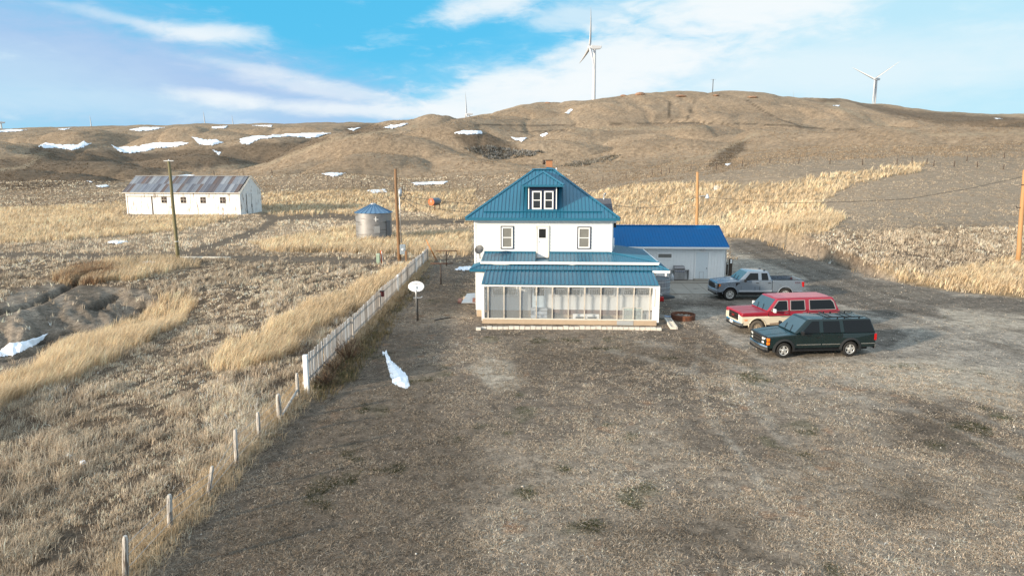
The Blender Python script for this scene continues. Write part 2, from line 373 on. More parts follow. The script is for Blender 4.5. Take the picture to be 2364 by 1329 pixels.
def ztab(X, Y):
    k = CX + F * X / (np.maximum(Y, 30) * math.cos(TH) + 1.5)
    kk = np.clip((k - KC[0]) / (KC[1] - KC[0]), 0, len(KC) - 1.001); k0 = kk.astype(int); fk = kk - k0
    Yc = np.clip(Y, YS[0], YS[-1]); i = np.clip(np.searchsorted(YS, Yc, 'right') - 1, 0, len(YS) - 2)
    hh = YS[i + 1] - YS[i]; t = (Yc - YS[i]) / hh
    col = lambda T, j: T[j, k0] * (1 - fk) + T[j, k0 + 1] * fk
    z0, z1, m0, m1 = col(ZT, i), col(ZT, i + 1), col(MT, i), col(MT, i + 1)
    t2 = t * t; t3 = t2 * t
    return (2*t3-3*t2+1)*z0 + (t3-2*t2+t)*hh*m0 + (-2*t3+3*t2)*z1 + (t3-t2)*hh*m1
# foot of the right-hand slope (photo points on level ground)
_TOE = np.array([gz(*p) for p in [(1690, 548), (1760, 560), (1830, 584), (1900, 610), (2000, 637), (2100, 658), (2200, 672), (2364, 690), (2700, 720), (3300, 745)]])
def toe_d(X, Y):
    yt = np.interp(X, _TOE[:, 0], _TOE[:, 1]); return (Y - yt) * 0.72
_GUL = np.array([(-40.0, 12.0), (-33.5, 24.0), (-29.5, 31.0), (-27.0, 37.0), (-24.5, 43.0), (-22.5, 47.0)])
def seg_d(X, Y, P):
    best = np.full(np.shape(X), 1e9); tt = np.zeros(np.shape(X)); n = len(P) - 1
    for j in range(n):
        a, b = P[j], P[j + 1]; d = b - a; t = np.clip(((X - a[0]) * d[0] + (Y - a[1]) * d[1]) / (d @ d), 0, 1)
        q = np.hypot(X - a[0] - t * d[0], Y - a[1] - t * d[1]); m = q < best
        best = np.where(m, q, best); tt = np.where(m, (j + t) / n, tt)
    return best, tt
_CRACK = [np.array([gz(px, py, -0.9) for px, py in L]) for L in ([(-60, 745), (20, 728), (75, 714), (150, 682), (200, 658), (250, 650)], [(212, 712), (238, 702), (262, 688)], [(-20, 806), (40, 796), (85, 778), (112, 762), (122, 752)], [(60, 770), (110, 748), (160, 742)], [(0, 664), (60, 660), (130, 668)], [(250, 745), (300, 722), (335, 700)])]
def hgt(X, Y):
    X = np.asarray(X, float); Y = np.asarray(Y, float)
    d = toe_d(X, Y)
    zn = np.where(X > 18, 0.10 * np.maximum(d - 0.5, 0) + 0.55 * sstep(d, -0.2, 2.0), 0.0)
    gd, gt = seg_d(X, Y / 1.07, _GUL)
    gul = -1.25 * np.exp(-(gd / 6.0) ** 2) * (1 - sstep(gt, 0.72, 1.0))
    fld = -0.35 * sstep(-X, 10, 20) * sstep(Y, 70, 48)
    zn = zn + gul + fld
    w = sstep(Y, 68, 92)
    z = zn * (1 - w) + ztab(X, Y) * w
    # small relief
    yard = (X > -8.2) & (Y < 66)
    lump = 0.10 * (fbm(X / 2.6, Y / 2.6, 3, 5) - 0.5) + 0.05 * (fbm(X / 0.6, Y / 0.6, 2, 9) - 0.5)
    near = np.where(yard, 0.3, 1.0) * np.where(d > 0, 1.6, 1.0)
    z = z + lump * near * sstep(Y, 160, 60)
    far = sstep(Y, 135, 260)
    z = z + far * (3.0 * (fbm(X / 46, Y / 46, 4, 21) - 0.5) + 1.2 * (fbm(X / 9, Y / 13, 3, 31) - 0.5) - 4.5 * np.maximum(0, 0.32 - np.abs(fbm(X / 30 + 3, Y / 85, 3, 33) - 0.5) * 4) * sstep(Y, 190, 300) * sstep(Y, 760, 600)) * (0.55 + 0.45 * sstep(Y, 300, 520))
    bl = lambda sx, sy, k: np.abs(2 * fbm(X / sx, Y / sy, 2, k) - 1)
    mid = sstep(Y, 185, 270) * sstep(Y, 640, 540)
    z = z + mid * (12.0 * (bl(82, 66, 201) - 0.22) + 1.5 * (bl(27, 29, 211) - 0.22))
    z = z + sstep(Y, 560, 640) * 3.0 * (bl(40, 60, 221) - 0.22)
    for P_ in _CRACK:
        cd, _ = seg_d(X, Y, P_); z = z - 0.55 * np.exp(-(cd / 0.30) ** 2) * (X < -12)
    # ledges of bare rock in the gully's far bank
    rk = np.exp(-((gd - 3.5) / 4.0) ** 2) * (X < -22) * (1 - sstep(gt, 0.80, 1.0)) * (X < np.interp(Y, _GUL[:, 1], _GUL[:, 0]) + 1)
    rl = fbm((X * 0.75 + Y * 0.65) / 1.3, (Y * 0.75 - X * 0.65) / 7.0, 4, 41)
    z = z + rk * (1.3 * (rl - 0.5) + 0.45 * (fbm((X * 0.75 + Y * 0.65) / 0.5, (Y * 0.75 - X * 0.65) / 1.6, 3, 43) - 0.5))
    return z
def hz(x, y): return float(hgt(np.array([x]), np.array([y]))[0])
def ground_at(px, py, y0=9.0, y1=1200.0):
    """first point of the terrain on a photo pixel's sight line"""
    r = _ray(px, py)
    ys = y0 * (y1 / y0) ** np.linspace(0, 1, 420)
    for it in range(2):
        t = ys / r[1]; xs = r[0] * t; zs = H + r[2] * t; b = hgt(xs, ys) - zs; i = int(np.argmax(b > 0))
        if not b[i] > 0: return None
        if i == 0: return xs[0], ys[0], zs[0]
        if it == 0: ys = np.linspace(ys[i - 1], ys[i], 24)
    f = b[i - 1] / (b[i - 1] - b[i]); y = ys[i - 1] + (ys[i] - ys[i - 1]) * f; x = r[0] * y / r[1]
    return x, y, hz(x, y)

def ground_many(px, py, y0=9.0, y1=1200.0):
    """the same for many photo points at once; rows that miss the ground are nan"""
    px = np.asarray(px, float); py = np.asarray(py, float); a = (px - CX) / F; b_ = -(py - CY) / F
    r1 = math.cos(TH) + b_ * math.sin(TH); r2 = -math.sin(TH) + b_ * math.cos(TH); n = len(px)
    lo = np.full(n, y0); hi = np.full(n, y1); ok = np.ones(n, bool)
    for it, m in enumerate((300, 24, 6)):
        ys = lo[:, None] * (hi / lo)[:, None] ** np.linspace(0, 1, m)[None]
        b = hgt(ys * (a / r1)[:, None], ys) - (H + ys * (r2 / r1)[:, None])
        i = np.argmax(b > 0, 1); ok &= b[np.arange(n), i] > 0; i = np.maximum(i, 1); k = np.arange(n)
        lo, hi = ys[k, i - 1], ys[k, i]
    y = 0.5 * (lo + hi); x = y * a / r1; P = np.stack([x, y, hgt(x, y)], 1); P[~ok] = np.nan; return P

# ---------------------------------------------------------------- what grows or lies where, some painted shade included (areas measured in the photo)
def poly_sd(px, py, P):
    P = np.array(P, float); n = len(P); ins = np.zeros(px.shape, bool); best = np.full(px.shape, 1e9)
    for j in range(n):
        a, b = P[j], P[(j + 1) % n]; d = b - a
        t = np.clip(((px - a[0]) * d[0] + (py - a[1]) * d[1]) / (d @ d + 1e-9), 0, 1)
        best = np.minimum(best, np.hypot(px - a[0] - t * d[0], (py - a[1] - t * d[1]) * 1.8))
        c = (a[1] > py) != (b[1] > py)
        with np.errstate(divide='ignore', invalid='ignore'): xx = a[0] + (py - a[1]) * d[0] / (d[1] if d[1] else 1e-9)
        ins ^= c & (px < xx)
    return np.where(ins, best, -best)
def line_d(px, py, P):
    P = np.array(P, float); best = np.full(px.shape, 1e9)
    for j in range(len(P) - 1):
        a, b = P[j], P[j + 1]; d = b - a
        t = np.clip(((px - a[0]) * d[0] + (py - a[1]) * d[1]) / (d @ d + 1e-9), 0, 1)
        best = np.minimum(best, np.hypot(px - a[0] - t * d[0], (py - a[1] - t * d[1]) * 1.6))
    return best
GOLD = [
 [(-300, 1010), (0, 885), (70, 862), (160, 800), (300, 745), (375, 690), (440, 690), (425, 745), (330, 800), (200, 860), (80, 918), (0, 968), (-300, 1120)],
 [(600, 440), (740, 438), (860, 428), (905, 440), (910, 505), (830, 500), (700, 500), (605, 497)],
 [(915, 440), (1095, 432), (1092, 525), (1000, 500), (915, 478)],
 [(560, 562), (690, 540), (830, 520), (900, 540), (1092, 528), (1092, 596), (900, 592), (740, 586), (640, 590)],
 [(1180, 420), (1340, 448), (1470, 425), (1600, 420), (1800, 420), (2000, 392), (2140, 376), (2120, 396), (1960, 430), (1880, 470), (1960, 505), (1900, 540), (1760, 556), (1690, 548), (1560, 530), (1330, 515), (1180, 470)],
 [(2150, 632), (2300, 600), (2420, 585), (2420, 690), (2280, 672), (2180, 660)],
 [(1960, 612), (2060, 610), (2160, 640), (2300, 668), (2364, 684), (2200, 676), (2090, 655)],
 [(470, 850), (620, 745), (760, 690), (900, 628), (978, 588), (930, 648), (850, 700), (760, 760), (640, 835), (560, 870)],
 [(-300, 500), (60, 478), (288, 470), (290, 500), (560, 500), (470, 525), (300, 545), (120, 560), (-300, 575)],
 [(120, 640), (220, 610), (380, 598), (450, 612), (380, 632), (260, 655), (150, 660)],
]
DRIVE = [(1528, 640), (1560, 632), (1682, 612), (1686, 556), (1752, 550), (1830, 580), (1900, 606), (2000, 634), (2100, 655), (2200, 670), (2364, 688), (2800, 722), (2800, 960), (2364, 880), (2150, 838), (1950, 842), (1760, 838), (1660, 775), (1600, 745), (1540, 700)]
MUD_AND_SHADOW = [[(1685, 552), (1760, 552), (1900, 612), (2000, 642), (2200, 678), (2420, 705), (2420, 735), (2200, 706), (2060, 690), (1960, 655), (1860, 640), (1780, 610), (1690, 580)],
       [(1530, 690), (1640, 690), (1700, 700), (1690, 712), (1600, 705), (1530, 715)],
       [(1860, 640), (2000, 660), (2060, 690), (2160, 705), (2180, 735), (2050, 730), (1930, 700), (1870, 680)],
       [(2000, 740), (2110, 770), (2060, 800), (2025, 800)]]  # last outline: the dark car's cast shadow, painted into the gravel colour
LIGHTG = [[(1700, 575), (1800, 580), (1900, 615), (1905, 632), (1820, 618), (1700, 600)], [(1965, 668), (2080, 664), (2170, 680), (2120, 690), (2000, 680)],
          [(2160, 708), (2364, 718), (2500, 730), (2500, 790), (2300, 770), (2200, 740)], [(1830, 838), (2050, 826), (2364, 850), (2364, 960), (2100, 900), (1880, 870)],
          [(1120, 820), (1180, 830), (1200, 880), (1150, 900), (1080, 850)]]
ROCK = [(-300, 650), (0, 690), (90, 655), (190, 650), (340, 668), (380, 690), (330, 725), (220, 790), (110, 850), (0, 880), (-300, 960)]
TRACK = [[(-300, 600), (0, 590), (200, 592), (420, 590), (640, 598), (860, 604), (1000, 600), (1092, 594)],
         [(420, 590), (520, 560), (600, 530), (640, 505), (610, 498)], [(640, 505), (760, 498), (830, 505), (920, 515), (1092, 510)]]
DARKH = [[(81, 337), (162, 346), (268, 345), (341, 354), (487, 342), (520, 338), (552, 332), (666, 327), (755, 317), (767, 322), (715, 340), (617, 380), (487, 387), (406, 397), (309, 416), (162, 432), (49, 440), (-162, 440), (-162, 385), (49, 361)], [(786, 293), (861, 283), (918, 298), (812, 314)], [(1043, 310), (1121, 308), (1182, 332), (1218, 353), (1182, 359), (1121, 353), (1080, 345)], [(1653, 352), (1728, 319), (1718, 346), (1673, 384), (1633, 386)], [(1864, 233), (1962, 236), (2059, 269), (2156, 285), (2262, 293), (2400, 298), (2400, 275), (2156, 261), (2035, 245), (1913, 226)]]  # darkened slopes: darker growth and slope shade, both put into the colour
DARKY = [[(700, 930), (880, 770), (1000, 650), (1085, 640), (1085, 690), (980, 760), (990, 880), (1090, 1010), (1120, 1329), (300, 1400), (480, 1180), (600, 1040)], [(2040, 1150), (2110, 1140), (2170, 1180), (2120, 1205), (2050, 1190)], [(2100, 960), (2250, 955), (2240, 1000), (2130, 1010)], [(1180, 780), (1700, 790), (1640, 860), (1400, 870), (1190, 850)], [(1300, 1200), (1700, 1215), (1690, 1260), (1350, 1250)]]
RUTS = [[(1542, 230), (1546, 250), (1543, 265), (1550, 280)], [(1600, 230), (1598, 250), (1588, 268), (1582, 285)], [(1725, 232), (1770, 262), (1800, 275), (1850, 292)],
        [(1100, 288), (1250, 290), (1400, 286), (1600, 284), (1800, 288), (1900, 298), (2010, 302)],
        [(1200, 305), (1330, 300)]]
DTRACK = [[(1700, 566), (1800, 610), (1900, 655), (2050, 705), (2200, 738), (2420, 775)], [(1720, 560), (1830, 600), (1940, 645), (2090, 690), (2240, 720), (2420, 745)], [(1560, 700), (1700, 706), (1850, 712), (1990, 722), (2150, 752), (2400, 830)], [(1640, 665), (1900, 690), (2100, 735), (2364, 812)]]
WHEEL = [[(2364, 1000), (2100, 905), (1900, 868), (1700, 850), (1560, 800), (1480, 790)], [(2364, 1060), (2100, 945), (1880, 900), (1650, 880), (1500, 830), (1400, 810)], [(1900, 1329), (1760, 1120), (1640, 960), (1600, 860), (1620, 790)], [(2100, 1329), (1900, 1110), (1750, 950), (1690, 870)]]
PALEL = [[(1531, 383), (1637, 358), (1702, 330), (1750, 305)], [(1913, 238), (2035, 288), (2140, 312), (2238, 310), (2400, 306)], [(1336, 301), (1426, 296), (1523, 297), (1637, 293)], [(49, 361), (106, 353), (57, 385), (0, 393)], [(503, 385), (617, 380), (715, 340), (780, 319), (958, 292)], [(0, 466), (162, 450), (292, 444)]]

def areas(X, Y, Z=None):
    if Z is None: Z = hgt(X, Y)
    px, py = proj(X, Y, Z); ok = Y > 6
    j = fbm(X / 2.2, Y / 2.2, 4, 51) - 0.5; j2 = fbm(X / 14, Y / 14, 3, 61) - 0.5
    dist = np.clip(40.0 / np.maximum(Y, 8), 0.15, 3)
    A = {}
    gold = np.zeros(X.shape)
    for P in GOLD:
        d = poly_sd(px, py, P) + j * 55 * dist + j2 * 30
        gold = np.maximum(gold, sstep(d, -7, 9))
    A['gold'] = gold * ok
    dr = poly_sd(px, py, DRIVE); A['drive'] = sstep(dr + j * 50 * dist, -14, 14) * ok; A['drive_sd'] = dr
    A['mud'] = np.max([sstep(poly_sd(px, py, P) + j * 40 * dist, -9, 9) for P in MUD_AND_SHADOW], axis=0) * ok  # mud together with the car's painted shadow
    A['lightg'] = np.max([sstep(poly_sd(px, py, P) + j * 40 * dist, -14, 14) for P in LIGHTG], axis=0) * ok
    A['rock'] = sstep(poly_sd(px, py, ROCK) + j * 40, -8, 10) * (X < -15) * ok
    tr = np.min([line_d(px, py, P) for P in TRACK], axis=0)
    A['track'] = sstep(tr + j * 14, 16, 7) * ok
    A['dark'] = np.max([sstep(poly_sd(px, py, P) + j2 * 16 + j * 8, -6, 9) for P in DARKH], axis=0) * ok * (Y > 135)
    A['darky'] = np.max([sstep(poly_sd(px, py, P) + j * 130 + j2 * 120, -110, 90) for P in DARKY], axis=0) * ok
    ru = np.min([line_d(px, py, P) for P in RUTS], axis=0); A['rut'] = sstep(ru + j * 2.0, 3.2, 1.0) * ok * (Y > 66)
    pl = np.min([line_d(px, py, P) for P in PALEL], axis=0); A['pale'] = sstep(pl + j * 8, 9, 2) * ok * (Y > 135)
    wl = np.min([line_d(px, py, P) for P in WHEEL], axis=0); A['wheel'] = sstep(wl + j * 34, 15, 3) * ok
    dt = np.min([line_d(px, py, P) for P in DTRACK], axis=0); A['dtrack'] = sstep(dt + j * 14, 7, 2) * ok
    fx = np.interp(Y, [-60, 13, 63, 70], [-8.2, -8.1, -7.9, -7.8])
    A['yard'] = sstep(X - fx + j * 0.9, -0.3, 0.5) * sstep(Y + j * 3, 67, 60) * (1 - sstep(toe_d(X, Y), -1, 0.5) * (X > 18))
    A['slope'] = sstep(toe_d(X, Y) + j, -0.3, 0.8) * (X > 18)
    A['px'], A['py'], A['j'], A['j2'] = px, py, j, j2
    return A
def lerp(a, b, t): return a + (np.array(b) - a) * t[..., None]
def ground_colour(X, Y, Z):
    A = areas(X, Y, Z); n = X.shape
    nearw = sstep(Y, 100, 46)[..., None]; c = np.array((0.285, 0.216, 0.149)) * (1 - nearw) + np.array((0.125, 0.093, 0.066)) * nearw     # dry prairie
    big = fbm(X / 30, Y / 30, 4, 71)[..., None]; c = c * (0.72 + 0.56 * big)
    tus = fbm(X / 1.1, Y / 1.6, 3, 73)[..., None]; c = c * np.where((Y > 80)[..., None], 0.74 + 0.52 * tus, 1)
    c = lerp(c, (0.285, 0.228, 0.168), ((X > 18) & (Y < 170)) * sstep(Y, 64, 76) * 0.85)
    c = lerp(c, (0.080, 0.060, 0.043), A['dark'] * 0.62)  # slope shade painted in along with the darker growth
    c = lerp(c, (0.34, 0.26, 0.165), A['gold'] * 0.7)
    c = lerp(c, (0.33, 0.27, 0.19), A['pale'] * 0.55)
    yd = np.array((0.165, 0.133, 0.104)) * (0.70 + 0.6 * fbm(X / 3.2, Y / 3.2, 4, 81)[..., None])
    pale = sstep(fbm(X / 5.5, Y / 5.5, 3, 83), 0.52, 0.68); yd = lerp(yd, (0.290, 0.240, 0.188), pale * 0.6)
    gr = sstep(fbm(X / 1.7, Y / 1.7, 3, 85), 0.66, 0.84); yd = lerp(yd, (0.130, 0.122, 0.074), gr * 0.5)
    rd = sstep(fbm(X / 0.7, Y / 0.7, 2, 87), 0.80, 0.88); yd = lerp(yd, (0.29, 0.17, 0.10), rd * 0.6)
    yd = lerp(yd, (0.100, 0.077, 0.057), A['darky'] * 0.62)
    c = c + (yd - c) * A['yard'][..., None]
    dv = np.array((0.300, 0.266, 0.224)) * (0.75 + 0.5 * fbm(X / 1.3, Y / 1.3, 4, 91)[..., None])
    c = c + (dv - c) * (A['drive'] * (1 - A['slope']))[..., None]
    c = lerp(c, (0.385, 0.335, 0.270), A['lightg'] * 0.8 * (1 - A['slope']))
    c = lerp(c, (0.125, 0.102, 0.080), A['dtrack'] * 0.55 * (1 - A['slope']))
    c = lerp(c, (0.074, 0.059, 0.047), A['mud'] * 0.62 * (1 - A['slope']))  # dark mud, and the shadow painted beside the dark car
    c = lerp(c, (0.31, 0.275, 0.23), A['wheel'] * 0.5 * (1 - A['slope']))
    rut = 0.5 + 0.5 * np.sin((Y - 0.33 * X) * 3.1 + A['j'] * 5)
    c = c * (1 - 0.16 * (A['drive'] * rut * (1 - A['slope']))[..., None])
    c = lerp(c, (0.150, 0.118, 0.088), A['track'] * 0.95)
    strat = fbm((X * 0.75 + Y * 0.65) / 0.7, (Y * 0.75 - X * 0.65) / 6.0, 4, 95)
    ck = np.min([seg_d(X, Y, P_)[0] for P_ in _CRACK], axis=0)
    rc = np.array((0.195, 0.162, 0.128)) * (0.30 + 1.4 * strat[..., None])
    rc = rc * (1 - 0.6 * np.exp(-(ck / 0.35) ** 2))[..., None]
    c = c + (rc - c) * A['rock'][..., None]
    c = lerp(c, (0.075, 0.057, 0.040), A['rut'] * 0.75)
    # low lying bank foot
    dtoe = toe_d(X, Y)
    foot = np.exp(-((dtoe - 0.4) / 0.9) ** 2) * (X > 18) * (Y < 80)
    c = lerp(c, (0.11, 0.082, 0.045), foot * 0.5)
    return np.clip(c, 0.02, 0.9), A

def soil_material():
    m = bpy.data.materials.new('dry_ground'); m.use_nodes = True; g = G(m.node_tree); b = m.node_tree.nodes['Principled BSDF']
    a = g.n('ShaderNodeAttribute', attribute_name='Col'); geo = g.n('ShaderNodeNewGeometry'); p = geo.outputs['Position']
    sp = g.n('ShaderNodeSeparateXYZ'); g.put(sp.inputs[0], p)
    farm = g.ss(sp.outputs[1], 60.0, 160.0)
    n1 = g.noise(p, 2.3, 8, 0.72); n2 = g.noise(p, 14.0, 6, 0.75, 0.6); n3 = g.noise(p, 45.0, 4, 0.7)
    nf = g.noise(p, 0.55, 9, 0.78, 0.2)
    near = g.m('ADD', g.m('MULTIPLY', n1, 0.55), g.m('ADD', g.m('MULTIPLY', n2, 0.65), g.m('MULTIPLY', n3, 0.45)))   # ~ .82
    nearf = g.ss(near, 0.62, 1.04, 0.26, 1.80)
    farf = g.ss(nf, 0.30, 0.70, 0.66, 1.36)
    fac = g.m('ADD', g.m('MULTIPLY', nearf, g.m('SUBTRACT', 1.0, farm)), g.m('MULTIPLY', farf, farm))
    c = g.mix(1.0, a.outputs[0], g.comb(fac, fac, fac), 'MULTIPLY')
    g.put(b.inputs['Base Color'], c); b.inputs['Roughness'].default_value = 0.95; b.inputs['Specular IOR Level'].default_value = 0.12
    bp = g.n('ShaderNodeBump'); bp.inputs['Strength'].default_value = 0.75; bp.inputs['Distance'].default_value = 0.06; g.put(bp.inputs['Height'], near)
    bf = g.n('ShaderNodeBump'); g.put(bf.inputs['Strength'], g.m('MULTIPLY', farm, 0.75)); bf.inputs['Distance'].default_value = 1.1; g.put(bf.inputs['Height'], nf)
    g.put(bf.inputs['Normal'], bp.outputs[0]); g.put(b.inputs['Normal'], bf.outputs[0])
    return m
M_SOIL = soil_material()

def set_mesh(name, V, Fq, cols, mats, kind_smooth=True):
    me = bpy.data.meshes.new(name); me.vertices.add(len(V)); me.vertices.foreach_set('co', V.astype(np.float32).ravel())
    nl = sum(len(f) * f.shape[1] for f in Fq); me.loops.add(nl); me.polygons.add(sum(len(f) for f in Fq))
    me.loops.foreach_set('vertex_index', np.concatenate([f.ravel() for f in Fq]).astype(np.int32))
    tot = np.concatenate([np.full(len(f), f.shape[1]) for f in Fq]); st = np.concatenate([[0], np.cumsum(tot)[:-1]])
    me.polygons.foreach_set('loop_start', st.astype(np.int32)); me.polygons.foreach_set('loop_total', tot.astype(np.int32))
    if kind_smooth: me.polygons.foreach_set('use_smooth', np.ones(len(tot), bool))
    at_ = me.attributes.new('Col', 'FLOAT_COLOR', 'POINT')
    at_.data.foreach_set('color', np.concatenate([cols, np.ones((len(cols), 1))], 1).astype(np.float32).ravel())
    me.update(calc_edges=True)
    for m in mats: me.materials.append(m)
    o = bpy.data.objects.new(name, me); COL.objects.link(o); return o

def build_terrain():
    rows = np.concatenate([np.linspace(-70, 8, 27)[:-1], 8 * (62 / 8) ** np.linspace(0, 1, 330)[:-1], 62 * (1650 / 62) ** np.linspace(0, 1, 430)])
    us = np.linspace(-1.45, 1.45, 760)
    Yg, U = np.meshgrid(rows, us, indexing='ij'); X = U * np.sqrt(Yg ** 2 + 16 ** 2)
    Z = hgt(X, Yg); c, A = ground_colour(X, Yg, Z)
    V = np.stack([X, Yg, Z], -1).reshape(-1, 3); C = c.reshape(-1, 3)
    nr, nc = X.shape; idx = np.arange(nr * nc).reshape(nr, nc)
    Q = np.stack([idx[:-1, :-1], idx[:-1, 1:], idx[1:, 1:], idx[1:, :-1]], -1).reshape(-1, 4)
    fm = lambda a: 0.25 * (a[:-1, :-1] + a[:-1, 1:] + a[1:, 1:] + a[1:, :-1]).reshape(-1)
    fy = fm(Yg); dr = fm(A['drive'] * (1 - A['slope'])) > 0.5; tr = (fm(A['track']) > 0.5) & (fy > 50) & (fy < 140); rk = (fm(A['rock']) > 0.55) & (fy < 60)
    hill = fy > 155
    which = np.where(hill, 1, np.where(dr, 2, np.where(tr, 3, np.where(rk, 4, 0))))
    for k, nm in enumerate(['ground', 'hills', 'driveway', 'dirt_track', 'rock_slope']):
        q = Q[which == k]
        if not len(q): continue
        u, inv = np.unique(q, return_inverse=True)
        o = set_mesh(nm, V[u], [inv.reshape(-1, 4)], C[u], [M_SOIL]); tag(o, kind='structure')
build_terrain()
# ---------------------------------------------------------------- grass (uncountable: one object per kind)
def grass_material(name, trans=0.4):
    m = bpy.data.materials.new(name); m.use_nodes = True; nt = m.node_tree; nt.nodes.clear(); g = G(nt)
    a = g.n('ShaderNodeAttribute', attribute_name='Col')
    d = g.n('ShaderNodeBsdfDiffuse'); t = g.n('ShaderNodeBsdfTranslucent'); g.put(d.inputs[0], a.outputs[0]); g.put(t.inputs[0], a.outputs[0])
    mx = g.n('ShaderNodeMixShader'); mx.inputs[0].default_value = trans; nt.links.new(d.outputs[0], mx.inputs[1]); nt.links.new(t.outputs[0], mx.inputs[2])
    o = g.n('ShaderNodeOutputMaterial'); nt.links.new(mx.outputs[0], o.inputs[0]); return m
M_GRASS = grass_material('dry_grass_blades')

def scatter(n, y0, y1, p=1.0, wide=0.88, seed=1):
    """random ground points, denser near the viewer's side"""
    r = np.random.default_rng(seed); t = r.random(n)
    if p == 1.0: Y = y0 * (y1 / y0) ** t
    else: a = 1 - p; Y = (y0 ** a + t * (y1 ** a - y0 ** a)) ** (1 / a)
    X = (r.random(n) * 2 - 1) * (wide * Y + 3); return X, Y
def blades(name, X, Y, k, h, w, pal, spread=0.10, lean=0.35, bend=0.5, wind=(0.12, 0.0), seed=2, dark=0.0, hvar=0.45, flat=0.0):
    """k blades in each clump at X, Y; h, w: arrays or numbers; pal: colours picked from per clump, varied per blade"""
    r = np.random.default_rng(seed); n = len(X); X = np.repeat(X, k); Y = np.repeat(Y, k); N = n * k
    h = np.repeat(np.broadcast_to(h, n), k) * (1 - hvar + 2 * hvar * r.random(N)); w = np.repeat(np.broadcast_to(w, n), k) * (0.6 + 0.8 * r.random(N))
    ang = r.random(N) * 2 * np.pi; rad = spread * np.sqrt(r.random(N)) * np.repeat(0.6 + 0.8 * r.random(n), k)
    bx = X + np.cos(ang) * rad; by = Y + np.sin(ang) * rad; bz = hgt(bx, by) - 0.012
    la = ang + r.normal(0, 0.7, N); ll = np.abs(r.normal(0, lean, N)) + flat
    dx = np.cos(la) * ll + wind[0]; dy = np.sin(la) * ll + wind[1]; up = 1.0 / np.sqrt(1 + dx * dx + dy * dy)
    fa = r.random(N) * np.pi; sx = np.cos(fa) * w * 0.5; sy = np.sin(fa) * w * 0.5
    m = 0.55; mx = bx + dx * h * m * 0.6; my = by + dy * h * m * 0.6; mz = bz + h * m * (0.35 * up + 0.65)
    tx = bx + dx * h * (0.8 + bend * 0.5); ty = by + dy * h * (0.8 + bend * 0.5); tz = bz + h * up * (1 - 0.25 * bend * ll)
    V = np.empty((N, 5, 3)); V[:, 0] = np.stack([bx - sx, by - sy, bz], -1); V[:, 1] = np.stack([bx + sx, by + sy, bz], -1)
    V[:, 2] = np.stack([mx - sx * .8, my - sy * .8, mz], -1); V[:, 3] = np.stack([mx + sx * .8, my + sy * .8, mz], -1); V[:, 4] = np.stack([tx, ty, tz], -1)
    b = np.arange(N)[:, None] * 5
    Fq = b + np.array([[0, 1, 3, 2]]); Ft = b + np.array([[2, 3, 4]])
    pal = np.asarray(pal, float); pk = np.repeat(pal[r.integers(0, len(pal), n)] if pal.ndim == 2 and len(pal) != n else pal, k, axis=0)
    c = pk * (0.72 + 0.56 * r.random((N, 1))); c = np.repeat(c[:, None, :], 5, 1)
    o = set_mesh(name, V.reshape(-1, 3), [Fq, Ft], np.clip(c.reshape(-1, 3), 0, 0.9), [M_GRASS], False)
    return tag(o, kind='stuff')

HOUSE_BOX = [(-2.2, 8.8, 37.0, 49.6), (8.0, 17.3, 50.5, 60), (-19.3, -15.0, 82.0, 86.5), (-72, -47.0, 127.5, 138)]
def clear(X, Y):
    m = np.ones(X.shape, bool)
    for x0, x1, y0, y1 in HOUSE_BOX: m &= ~((X > x0) & (X < x1) & (Y > y0) & (Y < y1))
    return m
STRAW = [(0.78, 0.65, 0.50), (0.68, 0.56, 0.425), (0.90, 0.78, 0.62), (0.48, 0.385, 0.285), (0.36, 0.29, 0.22)]
GOLDC = [(0.74, 0.59, 0.40), (0.68, 0.53, 0.35), (0.78, 0.65, 0.47), (0.58, 0.44, 0.28), (0.66, 0.54, 0.39)]
GREYS = [(0.72, 0.60, 0.47), (0.58, 0.475, 0.37), (0.84, 0.73, 0.60), (0.42, 0.34, 0.26), (0.60, 0.48, 0.36)]
GREEN = [(0.10, 0.105, 0.045), (0.13, 0.12, 0.055), (0.08, 0.09, 0.04)]
